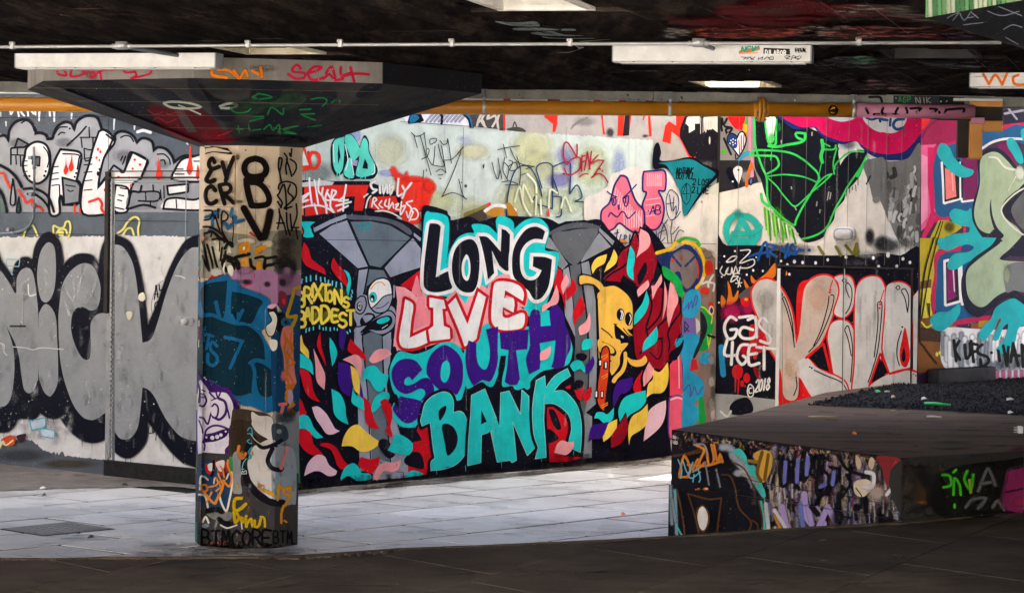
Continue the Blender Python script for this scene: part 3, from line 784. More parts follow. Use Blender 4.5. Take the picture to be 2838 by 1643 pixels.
# ------------------------------------------------------------------ paint on walls: flat shapes laid on their surface, in photo coordinates
class Canvas:
    def __init__(self, surfs, parent):
        self.surfs, self.parent, self.layer = surfs, parent, 0      # surf: (point, normal, [(ax, ay, bx, by) keep-left lines])
def hclip(poly, a, b):
    """Sutherland-Hodgman against the line a->b, keeping points on the positive side; poly items: (x, y, alpha)"""
    f = lambda p: (b[0] - a[0]) * (p[1] - a[1]) - (b[1] - a[1]) * (p[0] - a[0])
    out = []
    for i in range(len(poly)):
        p, q = poly[i], poly[(i + 1) % len(poly)]; fp, fq = f(p), f(q)
        if fp >= 0: out.append(p)
        if (fp >= 0) != (fq >= 0):
            t = fp / (fp - fq); out.append(tuple(p[k] + (q[k] - p[k]) * t for k in range(3)))
    return out
class P: pass
P.cv = None; P.x0 = P.y0 = 0.0; P.s = 1.0; P.v = []; P.f = []; P.c = []; P.m = []; P.name = None; P.label = None; P.par = None; P.kind = None
def flush():
    if P.f:
        me = bpy.data.meshes.new(P.name); me.from_pydata(P.v, [], P.f); me.update()
        at = me.color_attributes.new('col', 'FLOAT_COLOR', 'POINT')
        at.data.foreach_set('color', [x for c in P.c for x in c])
        me.materials.append(PAINT); me.materials.append(SPRAY)
        me.polygons.foreach_set('material_index', P.m)
        o = link(bpy.data.objects.new(P.name, me), P.par or P.cv.parent)
        if P.label: o['label'] = P.label
        if P.kind: o['kind'] = P.kind
    P.v, P.f, P.c, P.m = [], [], [], []
def part(name, label=None, cv=None, par=None, kind=None):
    flush(); P.name, P.label, P.par, P.kind = name, label, par, kind
    if cv: P.cv = cv
def Z(x0, y0, s): P.x0, P.y0, P.s = x0, y0, s
def pts(t):
    out = []
    for w in t.split():
        c = w.endswith('c'); x, y = w.rstrip('c').split(',')
        out.append((P.x0 + float(x) / P.s, P.y0 + float(y) / P.s, c))
    return out
def smooth(p, closed, n=5):
    out = []; k = len(p)
    for i in range(k if closed else k - 1):
        a = p[i]; b = p[(i + 1) % k]
        pa = p[i - 1] if (closed or i > 0) else None; pb = p[(i + 2) % k] if (closed or i + 2 < k) else None
        ma = ((b[0] - pa[0]) / 2, (b[1] - pa[1]) / 2) if (pa and not a[2]) else ((b[0] - a[0]) * .7, (b[1] - a[1]) * .7)
        mb = ((pb[0] - a[0]) / 2, (pb[1] - a[1]) / 2) if (pb and not b[2]) else ((b[0] - a[0]) * .7, (b[1] - a[1]) * .7)
        for j in range(n):
            t = j / n; h1 = 2 * t ** 3 - 3 * t * t + 1; h2 = t ** 3 - 2 * t * t + t; h3 = -2 * t ** 3 + 3 * t * t; h4 = t ** 3 - t * t
            out.append((h1 * a[0] + h2 * ma[0] + h3 * b[0] + h4 * mb[0], h1 * a[1] + h2 * ma[1] + h3 * b[1] + h4 * mb[1]))
    if not closed: out.append(p[-1][:2])
    return out
def emit(poly, col, soft=False, extra=0.0):
    """poly of (x, y, alpha) in source pixels onto every surface of the canvas"""
    for (pt, n, lines) in P.cv.surfs:
        q = poly
        for (a, b) in lines:
            q = hclip(q, a, b)
            if len(q) < 3: break
        if len(q) < 3: continue
        off = 0.0008 + P.cv.layer * 5e-5 + extra
        k = len(P.v); pp = None if n is None else pt + n * off
        for (x, y, a) in q:
            w = pt(x, y, off) if n is None else onplane(x, y, pp, n); P.v.append((w.x, w.y, w.z)); P.c.append((*col, a))
        P.f.append(tuple(range(k, k + len(q)))); P.m.append(1 if soft else 0)
def colr(c): return [x * 0.92 for x in lin(c)]
def F(c, t, s=1, a=1.0):
    P.cv.layer += 1; p = pts(t) if isinstance(t, str) else t
    q = smooth(p, True) if s else [x[:2] for x in p]
    emit([(x, y, a) for x, y in q], colr(c), a < 1)
def ribbon(p, w, taper=(1, 1)):
    L, R = [], []; n = len(p)
    for i in range(n):
        a = p[max(i - 1, 0)]; b = p[min(i + 1, n - 1)]; 
        d1 = (p[i][0] - a[0], p[i][1] - a[1]); d2 = (b[0] - p[i][0], b[1] - p[i][1])
        l1 = math.hypot(*d1) or 1; l2 = math.hypot(*d2) or 1
        t = (d1[0] / l1 + d2[0] / l2, d1[1] / l1 + d2[1] / l2) if 0 < i < n - 1 else ((d2[0] / l2, d2[1] / l2) if i == 0 else (d1[0] / l1, d1[1] / l1))
        lt = math.hypot(*t) or 1; nx, ny = -t[1] / lt, t[0] / lt
        k = 1.0
        if 0 < i < n - 1: k = min(1.8, 1 / max(0.35, abs(nx * -d2[1] / l2 + ny * d2[0] / l2)))
        tp = taper[0] + (taper[1] - taper[0]) * i / max(1, n - 1)
        h = w / 2 * k * tp
        L.append((p[i][0] + nx * h, p[i][1] + ny * h)); R.append((p[i][0] - nx * h, p[i][1] - ny * h))
    return L, R
def S(c, w, t, s=1, taper=(1, 1), soft=0.0, closed=False):
    """painted line; soft = feather width as a share of the line width"""
    P.cv.layer += 1; p = pts(t) if isinstance(t, str) else t
    w = w / P.s
    if closed: p = p + [p[0]]
    q = smooth(p, False, 4) if s else [x[:2] for x in p]
    if not s:      # cut corners a little so that the ribbon turns cleanly
        r = [q[0]]
        for i in range(1, len(q) - 1):
            for o in (q[i - 1], q[i + 1]):
                d = math.hypot(o[0] - q[i][0], o[1] - q[i][1]) or 1; k = min(0.3, 0.35 * w / d); r.append((q[i][0] + (o[0] - q[i][0]) * k, q[i][1] + (o[1] - q[i][1]) * k))
        r.append(q[-1]); q = r
    col = colr(c); ca = 1.0
    L, R = ribbon(q, w * (1 - soft * 0.5), taper)
    n = len(q)
    if soft:
        L2, R2 = ribbon(q, w * (1 + soft), taper)
        P.cv.layer += 1
        for i in range(n - 1):
            emit([(*L[i], .95), (*L[i + 1], .95), (*L2[i + 1], 0), (*L2[i], 0)], col, True, i * 2e-7)
            emit([(*R[i], .95), (*R2[i], 0), (*R2[i + 1], 0), (*R[i + 1], .95)], col, True, i * 2e-7)
    for i in range(n - 1):
        emit([(*L[i], ca), (*L[i + 1], ca), (*R[i + 1], ca), (*R[i], ca)], col, False, i * 4e-7)
    for e, o, tp in ((0, 1, taper[0]), (n - 1, n - 2, taper[1])):
        if tp < 0.25: continue
        a = math.atan2(q[e][1] - q[o][1], q[e][0] - q[o][0]); r = w * (1 - soft * 0.5) / 2 * tp
        arc = [(q[e][0] + r * math.cos(a + k), q[e][1] + r * math.sin(a + k), 1) for k in (-1.57, -1.05, -.52, 0, .52, 1.05, 1.57)]
        emit(arc, col, False, 3e-5)
        if soft:
            r2 = w * (1 + soft) / 2 * tp; ks = (-1.57, -.9, -.3, .3, .9, 1.57)
            for k0, k1 in zip(ks, ks[1:]):
                emit([(q[e][0] + r * math.cos(a + k0), q[e][1] + r * math.sin(a + k0), .95), (q[e][0] + r * math.cos(a + k1), q[e][1] + r * math.sin(a + k1), .95), (q[e][0] + r2 * math.cos(a + k1), q[e][1] + r2 * math.sin(a + k1), 0), (q[e][0] + r2 * math.cos(a + k0), q[e][1] + r2 * math.sin(a + k0), 0)], col, True, 1e-5)
def mist(c, w, t, a=0.5, s=1):
    """thin misty smear: no hard core, fades to nothing at both edges"""
    P.cv.layer += 1; p = pts(t) if isinstance(t, str) else t; w = w / P.s
    q = smooth(p, False, 4) if s else [x[:2] for x in p]
    L, R = ribbon(q, w); n = len(q); col = colr(c)
    e = [min(1.0, 2.5 * min(i, n - 1 - i) / max(1, n - 1)) if n > 3 else .8 for i in range(n)]
    if n <= 3: e = [0.75] * n
    for i in range(n - 1):
        x = i * 2e-7
        emit([(*q[i], a * e[i]), (*q[i + 1], a * e[i + 1]), (*L[i + 1], 0), (*L[i], 0)], col, True, x)
        emit([(*q[i], a * e[i]), (*R[i], 0), (*R[i + 1], 0), (*q[i + 1], a * e[i + 1])], col, True, x)
def FS(c, t, w, s=1, a=0.85):
    """filled shape with a misty overspray edge"""
    F(c, t, s); p = pts(t) if isinstance(t, str) else t; w = w / P.s
    q = smooth(p, True) if s else [x[:2] for x in p]
    ar = sum(q[i][0] * q[(i + 1) % len(q)][1] - q[(i + 1) % len(q)][0] * q[i][1] for i in range(len(q)))
    sg = 1 if ar > 0 else -1; n = len(q); O_ = []
    for i in range(n):
        dx, dy = q[(i + 1) % n][0] - q[i - 1][0], q[(i + 1) % n][1] - q[i - 1][1]; l_ = math.hypot(dx, dy) or 1
        O_.append((q[i][0] + dy / l_ * w * sg, q[i][1] - dx / l_ * w * sg))
    P.cv.layer += 1; col = colr(c)
    for i in range(n):
        j = (i + 1) % n
        emit([(*q[i], a), (*q[j], a), (*O_[j], 0), (*O_[i], 0)], col, True)
def drips(c, t, w=4, lo=10, hi=40, seed=1):
    r = random.Random(seed)
    for x, y, _ in pts(t):
        x = (x - P.x0) * P.s; y = (y - P.y0) * P.s
        S(c, w * r.uniform(.7, 1.4), "%f,%f %f,%f" % (x, y, x + r.uniform(-1, 1), y + r.uniform(lo, hi)), 0, taper=(1, .6))
def LF(c, w, cf, t, s=1, soft=0.0):
    """filled shape with outline"""
    F(cf, t, s); S(c, w, t, s, soft=soft, closed=True)
def D(c, t):
    P.cv.layer += 1; col = colr(c)
    for w in t.split():
        v = [float(x) for x in w.split(',')]; x, y, r = P.x0 + v[0] / P.s, P.y0 + v[1] / P.s, v[2] / P.s; ry = v[3] / P.s if len(v) > 3 else r
        emit([(x + r * math.cos(k * math.pi / 9), y + ry * math.sin(k * math.pi / 9), 1) for k in range(18)], col)
def G(c, x, y, rx, ry, a=0.8):
    """soft cloud of paint"""
    P.cv.layer += 1; col = colr(c); x, y, rx, ry = P.x0 + x / P.s, P.y0 + y / P.s, rx / P.s, ry / P.s
    n = 20; ring = lambda k, f: (x + rx * f * math.cos(k * 2 * math.pi / n), y + ry * f * math.sin(k * 2 * math.pi / n))
    emit([(*ring(k, .45), a) for k in range(n)], col, True)
    for f0, f1, a0, a1 in ((.45, .72, a, a * .5), (.72, 1, a * .5, 0)):
        for k in range(n): emit([(*ring(k, f0), a0), (*ring(k + 1, f0), a0), (*ring(k + 1, f1), a1), (*ring(k, f1), a1)], col, True)
FONT = {'A': '0,10 4,0 8,10|1.8,6.5 6.2,6.5', 'B': '0,10 0,0 5,0 7,2 5,4.7 0,4.7|5,4.7 8,7 6,10 0,10', 'C': '8,2 5,0 1,2 0,5 1,8.5 5,10 8,8', 'D': '0,0 0,10 4,9.5 8,6 7,2 4,0 0,0', 'E': '8,0 0,0 0,10 8,10|0,5 6,5', 'F': '8,0 0,0 0,10|0,5 6,5',
 'G': '8,2 5,0 1,2 0,6 2,10 6,10 8,8 8,5.5 5,5.5', 'H': '0,0 0,10|8,0 8,10|0,5 8,5', 'I': '4,0 4,10', 'J': '7,0 6,8 3,10 0,8', 'K': '0,0 0,10|7,0 0,5.5 8,10', 'L': '0,0 0,10 7,10', 'M': '0,10 1,0 4,6 7,0 8,10', 'N': '0,10 0,0 8,10 8,0', 'O': '4,0 1,2 0,5 1,8.5 4,10 7,8.5 8,5 7,2 4,0',
 'P': '0,10 0,0 5,0 8,2.5 5,5.5 0,5.5', 'R': '0,10 0,0 5,0 7.5,2.5 5,5 0,5|3,5 8,10', 'S': '8,1.5 4,0 .5,2 2,4.5 6.5,5.5 8,8 4,10 0,8.5', 'T': '0,0 8,0|4,0 4,10', 'U': '0,0 0,7 2,10 6,10 8,7 8,0', 'V': '0,0 4,10 8,0', 'W': '0,0 2,10 4,4 6,10 8,0', 'X': '0,0 8,10|8,0 0,10', 'Y': '0,0 4,5 8,0|4,5 4,10', 'Z': '0,0 8,0 0,10 8,10',
 '0': '4,0 1,2 0,5 1,8.5 4,10 7,8.5 8,5 7,2 4,0', '1': '2,2 4,0 4,10', '2': '0,2 4,0 8,2 6,6 0,10 8,10', '4': '6,10 6,0 0,7 8,7', '7': '0,0 8,0 3,10', '8': '4,4.7 1,2.5 4,0 7,2.5 4,4.7 0,7.5 4,10 8,7.5 4,4.7', '!': '4,0 4,7|4,9.3 4,10'}
RT = random.Random(21)
def TX(c, w, x, y, h, text, adv=None, slant=0.0, slope=0.0, jit=0.0, wd=0.62, soft=0.0, arch=0.0):
    """hand lettering from strokes; x, y = top left in the current zoom"""
    adv = adv or h * wd * 1.3; n = len(text)
    for i, ch in enumerate(text):
        if ch not in FONT: x += adv * (0.6 if ch == ' ' else 1); continue
        k = (2 * i / max(1, n - 1) - 1); yy = y + arch * k * k + RT.uniform(-jit, jit) * h; hh = h * (1 + RT.uniform(-jit, jit)); a = adv * (.55 if ch == 'I' else 1)
        for st in FONT[ch].split('|'):
            q = []
            for pr in st.split():
                u, v = [float(z) for z in pr.split(',')]; u = u / 8 * h * wd * (.55 if ch == 'I' else 1); v = v / 10 * hh
                px = x + u - slant * (v - hh); py = yy + v + slope * (x + u)
                q.append((P.x0 + px / P.s, P.y0 + py / P.s, False))
            S(c, w, q, len(q) > 3, soft=soft)
        x += a
def ragged(x0, y0, x1, y1, step=9, amp=2.0, seed=1):
    r = random.Random(seed); n = max(2, int(abs(x1 - x0) / step)); return [(x0 + (x1 - x0) * i / n + r.uniform(-1, 1), y0 + (y1 - y0) * i / n + r.uniform(-amp, amp), False) for i in range(n + 1)]
def band(c, top, bot):
    """area between two ragged lines (source pixels)"""
    P.cv.layer += 1; emit([(x, y, 1) for x, y, _ in top] + [(x, y, 1) for x, y, _ in reversed(bot)], colr(c))

# ---- canvases
def vline(x, keep_right):     # vertical pixel line following the camera roll
    a, b = (x + 12, 0), (x - 12, 1643)
    return (b, a) if keep_right else (a, b)
def side(p, q, inside_px):
    f = (q[0] - p[0]) * (inside_px[1] - p[1]) - (q[1] - p[1]) * (inside_px[0] - p[0])
    return (p, q) if f >= 0 else (q, p)
def seg(p, q, ins): return side(to_px(p), to_px(q), to_px(ins))
mid_l = on_left(100, 800); 
doorL = side(to_px(on_left(318, 500)), to_px(on_left(318, 1270)), (500, 800))
CV_side = Canvas([(C0, NL, [side((306, 0), (288, 1643), (100, 800))]), (C0 + NL * DOFF, NL, [doorL]), (C0, NL, [side((306, 0), (288, 1643), (500, 800)), side((318, 0), (318.5, 1643), (100, 800)), side((0, 475), (600, 475), (300, 300))])], side_wall)
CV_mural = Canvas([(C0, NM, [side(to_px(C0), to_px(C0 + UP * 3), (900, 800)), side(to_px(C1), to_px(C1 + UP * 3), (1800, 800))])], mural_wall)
kl = side((2164, 500), (2160, 1400), (2300, 900)); kr = side((2526, 500), (2520, 1400), (2300, 900)); kt = side((2100, 745), (2600, 751), (2300, 900)); km = side((2100, 745), (2600, 751), (2300, 600))
kl2 = side((2164, 500), (2160, 1400), (2000, 900)); kr2 = side((2526, 500), (2520, 1400), (2600, 900))
aL = side(to_px(C1), to_px(C1 + UP * 3), (2200, 800)); aR = side(to_px(C2), to_px(C2 + UP * 3), (2200, 800))
CV_alc = Canvas([(C1, NL, [aL, aR, km]), (C1, NL, [aL, aR, kt, kl2]), (C1, NL, [aL, aR, kt, kr2]), (C1 + NL * KOFF, NL, [kt, kl, kr])], alcove_wall)
CV_end = Canvas([(C2, NM, [side(to_px(C2), to_px(C2 + UP * 3), (2700, 800))])], end_wall)
def face_surf(a, b, c, corners, ctr):
    n = (b - a).cross(c - a).normalized()
    if n.dot(CAM - a) < 0: n = -n
    mid = sum(corners, Vector()) / len(corners)
    return (a, n, [seg(corners[i], corners[(i + 1) % len(corners)], mid) for i in range(len(corners))])
def col_canvas(S_, z0, z1, parent, ctr):
    out = []
    for k in range(8):
        a, b = S_[k], S_[(k + 1) % 8]
        n = Vector((b.y - a.y, a.x - b.x, 0)).normalized()
        if n.dot(a - ctr) < 0: n = -n
        if n.dot(CAM - a) <= 0: continue
        out.append(face_surf(a, b, a + UP, [a + UP * z0, b + UP * z0, b + UP * z1, a + UP * z1], ctr))
    return Canvas(out, parent)
CV_shaft = col_canvas(SH, 0.0, Z_NECK, column, COLC)
CV_rim = col_canvas(RIM, Z_RIM, ZS - 0.006, column, COLC)
CV_rim2 = col_canvas(RIM2, Z_RIM, ZS - 0.006, column2, Vector((c2.x, c2.y, 0)))
def under_canvas(S_, R_, parent, ctr):
    out = []
    for k in range(8):
        a, b, c, d = S_[k] + UP * Z_NECK, S_[(k + 1) % 8] + UP * Z_NECK, R_[(k + 1) % 8] + UP * Z_RIM, R_[k] + UP * Z_RIM
        n = (b - a).cross(d - a).normalized()
        if n.z > 0: n = -n
        if n.dot(CAM - (a + c) / 2) <= 0: continue
        out.append(face_surf(a, b, c, [a, b, c, d], ctr))
    cv = Canvas(out, parent); cv.layer = 90; return cv
CV_under = under_canvas(SH, RIM, column, COLC)
CV_under2 = under_canvas(SH2, RIM2, column2, Vector((c2.x, c2.y, 0)))
CV_ceil = Canvas([(Vector((0, 0, ZS - 0.0045)), Vector((0, 0, -1)), [])], ceil)
TV = [Vector((p[0], p[1], 0)) for p in TP]; LV = [Vector((p[0], p[1], 0)) for p in LP]
def vface(a, b, z0, z1): return face_surf(a + UP * z0, b + UP * z0, a + UP * z1, [a + UP * z0, b + UP * z0, b + UP * z1, a + UP * z1], None)
CV_block = Canvas([vface(TV[0], TV[1], ZG + 0.004, ZT), vface(TV[1], TV[2], ZG + 0.004, ZT), vface(LV[0], LV[1], 0.0, ZG), vface(LV[1], LV[2], 0.0, ZG)], block)
CV_btop = Canvas([(Vector((0, 0, ZT)), UP, [])], block)
CV_floor = Canvas([(Vector((0, 0, 0.004)), UP, [])], pave)
CV_bank = Canvas([(Vector((0, 0, BANK + 0.004)), UP, [])], bank)
YB_ = Y_BEAM - 0.02
CV_beam = Canvas([(Vector((0, YB_, 0)), Vector((0, -1, 0)), [])], beam)
nb2 = Vector((bd2.y, -bd2.x, 0)); CV_bat2 = Canvas([(ba2, nb2 if nb2.dot(CAM - ba2) > 0 else -nb2, [])], bat2)
nb3 = Vector((bd3.y, -bd3.x, 0)); CV_bat3 = Canvas([(ba3, nb3 if nb3.dot(CAM - ba3) > 0 else -nb3, [])], bat3)
def on_cyl(x, y, off):
    d = ray(x, y); u = ax; o = CAM - pa; r = PR + 0.001 + off
    dp = d - u * d.dot(u); op = o - u * o.dot(u)
    A_, B_, C_ = dp.dot(dp), 2 * dp.dot(op), op.dot(op) - r * r
    disc = max(0.0, B_ * B_ - 4 * A_ * C_)
    return CAM + d * ((-B_ - math.sqrt(disc)) / (2 * A_))
CV_pipe = Canvas([(on_cyl, None, [])], pipe)
K_ = '10101c'; WH = 'e9e5e2'
# ================================================================== side wall
part('paint_ground', 'dark slate and white paint grounds of the side wall', CV_side)
Z(0, 0, 1)
band('50575f', [(-40, 230, 0), (800, 230, 0)], [(-40, 700, 0), (800, 700, 0)])
G('6b727a', 150, 330, 160, 60, .5); G('3d444d', 420, 330, 160, 50, .5)
band('5f676e', ragged(-40, 590, 296, 592, 6, 2, 2) + ragged(318, 588, 800, 575, 6, 2, 12), [(-40, 690, 0), (800, 690, 0)])
band('dad6d0', ragged(-40, 657, 296, 655, 5, 2.5, 3) + ragged(318, 652, 800, 660, 5, 2.5, 13), [(-40, 1400, 0), (800, 1400, 0)])
band('595d62', ragged(-40, 1248, 60, 1215, 5, 5, 4) + ragged(66, 1212, 95, 1225, 4, 4, 5) + ragged(100, 1228, 125, 1248, 4, 5, 6) + ragged(130, 1255, 175, 1255, 4, 6, 7) + ragged(180, 1262, 300, 1274, 4, 2, 8), [(-40, 1420, 0), (302, 1420, 0)])
G('393a3e', 60, 1262, 90, 22, .6); G('4c4436', 190, 1285, 90, 14, .8)
# upper cartoon letters on grey clouds
Z(0, 280, 3.647)
cl = "-60,380 30,350 70,370 85,400c 95,300 150,220 240,190 310,210 355,290 360,330c 410,325 460,345 480,385c 530,380 545,330 590,250 660,215 720,230 750,290c 770,220 830,170 900,150 980,170 1020,260 1025,290c 1100,320 1150,400 1165,390c 1165,340 1220,310 1290,320 1350,360 1385,420c 1430,380 1490,385 1540,420 1555,500c 1600,470 1680,490 1740,560 1760,620c 1850,560 1950,560 2100,570"
part('painted_cloud', 'grey sprayed clouds with soft black outline')
FS('9b9ca0', cl + " 2100,1120c -60,1120c", 14)
for x, y, rx, ry in ((180, 430, 120, 70), (650, 420, 110, 60), (420, 700, 120, 160), (1250, 560, 130, 80), (1650, 640, 90, 60)): G('7d7f84', x, y, rx, ry, .6)
S(K_, 26, cl, soft=.5)
for t in ("215,225 270,200 320,240 345,300", "550,340 600,270 680,265", "590,345 620,320 655,325", "1220,370 1270,350 1320,365 1350,410", "1590,540 1660,540 1710,590 1720,640", "1625,600 1660,600 1670,640", "1220,600 1240,560", "1240,640 1270,560"): S(K_, 15, t)
D(K_, "705,280,11 347,305,9")
# brick pattern scraps
S(K_, 17, "110,640 110,480 170,470 240,470 290,440 180,380 150,470", 0, soft=.4); S(K_, 14, "110,545 240,550"); S(K_, 14, "175,480 175,545"); S(K_, 14, "160,560 165,640"); S(K_, 14, "205,560 210,660")
S(K_, 17, "680,450 800,340 870,260", soft=.4); S(K_, 14, "810,370 990,370"); S(K_, 14, "900,270 905,370"); S(K_, 14, "820,380 830,470"); S(K_, 14, "940,370 930,490 850,480"); S(K_, 14, "850,490 860,600 900,600")
part('painted_letter', 'white cartoon letters with black outline and red drips on the clouds')
LF(K_, 24, WH, "250,560 265,480 330,425 400,415 470,450 505,540 505,660 480,760 420,820 360,835 290,800 245,720 232,640", soft=.3)
S(K_, 13, "440,465 480,520 494,600 478,670"); S(K_, 12, "335,470 335,510"); LF(K_, 14, '6c6e72', "330,560 405,565 400,660 325,640", 0)
for y in (610, 655, 715, 760): S(K_, 11, "238,%d 275,%d" % (y, y - 3))
D(K_, "462,712,12 448,757,13 297,760,12")
LF(K_, 24, WH, "610,490 780,510 822,560 800,690 775,800c 815,850 800,1030 640,1050c 618,960 600,1000 600,1140 505,1140 500,880 540,640", soft=.3)
F('85878b', "630,775 780,815 812,860 800,1025 650,1050", 0); S(K_, 20, "630,775 780,815 812,860 800,1025 650,1050 630,775", 0, soft=.3)
S(K_, 15, "635,535 790,545 795,600 780,690"); D(K_, "770,730,12 755,768,11")
for y in (665, 730, 790, 850): S(K_, 12, "525,%d 590,%d" % (y + 5, y - 3))
S(K_, 13, "665,850 720,860 760,865"); S(K_, 12, "685,900 710,915 740,905"); S(K_, 14, "600,850 605,990"); D(K_, "602,1040,10")
LF(K_, 22, WH, "1000,310 1050,295 1130,350 1158,420 1110,490 1060,560 1020,700 990,880c 1150,690 1250,720 1300,560 1340,520 1490,600 1460,690 1420,790c 1330,860 1290,1090 1100,1140 840,1140 830,880 900,640 940,480", soft=.3)
F('9b9ca0', "1060,560 1130,620 1240,720 1130,700 1000,860", 0); S(K_, 20, "1075,340 1140,390 1110,460 1050,580 1010,720 995,870 1150,650 1250,720 1340,520 1490,600 1460,700", 0, soft=.3)
for y in (575, 640, 715, 800, 895): S(K_, 12, "850,%d 930,%d" % (y + 8, y))
D(K_, "1008,690,13 990,735,13,24")
part('painted_letter', 'white cartoon letters sprayed across the top of the steel door')
LF(K_, 20, WH, "1170,850 1290,880 1300,1000 1280,1120 1150,1100", soft=.3)
F('85878b', "1330,920 1600,920 1590,1000 1560,1080 1290,1090"); S(K_, 22, "1430,860 1410,920 1330,920 1300,1040 1290,1090 1450,1050 1570,1080", soft=.3); S(K_, 18, "1410,920 1600,920 1590,1010 1400,1010"); S(K_, 14, "1470,920 1475,1000"); S(K_, 14, "1520,1010 1520,1060"); S(K_, 14, "1545,850 1550,910")
LF(K_, 22, WH, "1740,750 1830,600 1950,565 2060,560 2060,800 1760,800", soft=.3)
LF(K_, 20, WH, "1690,860 1900,840 1900,920 1700,950", 0, soft=.3); LF(K_, 20, WH, "1650,1090 1680,1000 1790,980 1950,1000 2060,980 2060,1100", soft=.3); S(K_, 14, "1780,1000 1785,1080")
for t in ("1770,690 1850,690", "1770,740 1860,740", "1620,900 1630,1000", "1655,860 1660,980", "1215,880 1280,890", "1200,950 1250,960", "1190,1000 1230,1010", "1160,1075 1250,1095", "1960,610 2060,610"): S(K_, 13, t)
RD = 'e23a26'
part('red_drips', 'red drips and dots over the white letters')
for t in ("665,560 672,640 690,700 665,748 640,710 662,640 665,560", "728,515 735,620 745,680 715,715 692,680 715,600 728,515", "1600,560 1610,640 1640,760 1600,800 1575,760 1590,650 1600,560"): F(RD, t)
for t in ("1925,460 1945,640 1950,700 1915,750 1885,700 1905,600 1925,460",): F(RD, t)
S(RD, 20, "1925,470 1920,640", taper=(1, .7)); F(RD, "2000,640 2020,740 2000,800 1980,760")
S(RD, 22, "0,735 40,740 60,800 95,860 100,880", soft=.3); S(RD, 22, "185,900 230,970 270,1030 320,1000 330,1060 400,1070 435,1110", soft=.3); S(RD, 24, "900,1020 960,1000 1000,990 1030,1040 1025,1090 1060,1140", soft=.3); S(RD, 18, "755,1050 752,1130"); S(RD, 16, "805,1090 808,1130")
D(RD, "990,490,11,18 1015,515,11,17 975,575,11,14 1003,600,9,14 1060,900,12,18 1145,850,13,18 1323,855,11,15 1415,645,14 1340,685,12 1362,595,13 1305,775,9,14 1198,770,15,13")
S(K_, 30, "0,650 90,700 170,780 220,870", soft=.4); S(K_, 26, "240,890 330,885 430,920 500,990 545,1120", soft=.4); S(K_, 24, "280,940 340,940 420,990 480,1060 500,1120"); LF(K_, 18, '9b9ca0', "130,790 155,950 150,1040 120,1055 105,1010"); LF(K_, 14, '1b3b3b', "190,970 210,1110 165,1120")
S(K_, 30, "-40,860 30,960 70,1120", soft=.4); F('5e6f68', "-60,900 10,960 50,1120 -60,1120")
part('graffiti_tag', 'dripping white name along the top of the wall')
for t in ("95,60 110,140 155,60", "175,60 190,155", "205,60 215,120 245,150", "275,60 285,150", "300,60 315,100 340,130", "350,60 360,140", "400,60 395,200", "380,60 440,70", "490,80 545,110 600,65", "548,110 548,205", "505,150 500,70"): S('d9dbde', 20, t, 0, soft=.5, taper=(1, .8))
for t in ("60,215 62,255", "5,120 8,155", "725,130 722,180", "1155,190 1150,290", "1360,255 1358,290", "1890,430 1900,440"): S('c3c7cd', 18, t, 0, soft=.6, taper=(1, .6))
S('d9dbde', 26, "1390,315 1450,300 1520,320", soft=.7)
part('graffiti_doodle', 'pale yellow looping doodles on the grey band')
for t in ("235,1380 262,1300 320,1255 350,1290 378,1360", "540,1345 542,1262 600,1285 645,1275 665,1225 700,1222 712,1290 690,1385", "570,1340 600,1300 660,1300 678,1345", "1190,1335 1245,1295 1285,1230 1340,1180 1385,1178 1410,1220 1395,1290 1400,1360", "1245,1350 1285,1292 1330,1290 1352,1352"): S('e4dc7c', 19, t, soft=.2)
F('e4dc7c', "590,1320 640,1315 640,1360 600,1365")
part('wall_joint', None)
Z(0, 0, 1)
S('24282e', 1.6, "0,327 296,324", 0); S('33383e', 1.8, "-10,646 296,651", 0); S('3a4046', 2, "318,612 520,614", 0); S('20242a', 1.4, "301,326 300,474", 0)
# silver bubble letters
Z(0, 640, 3.647)
part('letter_outline', 'thick black outline of the silver bubble letters')
FS(K_, "-60,290 20,320 80,400 125,450c 150,340 210,280 270,265 330,290c 350,170 400,70 450,30 500,15 560,50 610,130 630,250 640,350c 700,280 770,240 850,230 930,250 1000,330c 1020,200 1070,80 1150,45 1230,65 1310,110 1350,180 1390,300 1420,420 1450,600 1490,960c 1600,700 1680,460 1760,280 1850,130 1920,70 2010,45 2100,40c 2100,2420c 1960,2380 1850,2343c 1750,2253 1650,2133 1560,2013 1490,1923c 1485,2090 1440,2183 1350,2273 1270,2293 1200,2263 1130,2193 1100,2073c 1020,2123 930,2138 830,2113 720,2033 640,1933 600,1858c 590,1885 540,1898 480,1883 430,1853 402,1828c 370,1880 330,1903 240,1893 180,1903 150,1963 100,2013 40,2033 -60,2028c", 16)
SV = '959696'
def silver(t):
    F(SV, t)
part('painted_letter', 'silver letter N with black outline'); silver("165,620 170,480 210,400 270,372 320,400 350,500 375,700 387,900 387,1440 375,1520 340,1610 290,1638 245,1600 220,1480 190,1260 150,1130 66,962c -60,900c -60,360c 10,405 90,520 150,628c")
silver("-60,940 66,964c 130,1160 145,1320 140,1500 110,1680 60,1760 0,1775 -60,1770c")
part('painted_letter', 'silver letter I with its dot'); silver("420,190 470,125 510,120 550,170 565,320 560,500 540,620 500,700 455,722 415,690 390,600 375,450 390,290")
silver("390,900 400,820 440,750 475,740 515,770 550,830 570,920 578,1100 585,1250 585,1500 560,1600 520,1660 495,1668 450,1630 415,1550 390,1420")
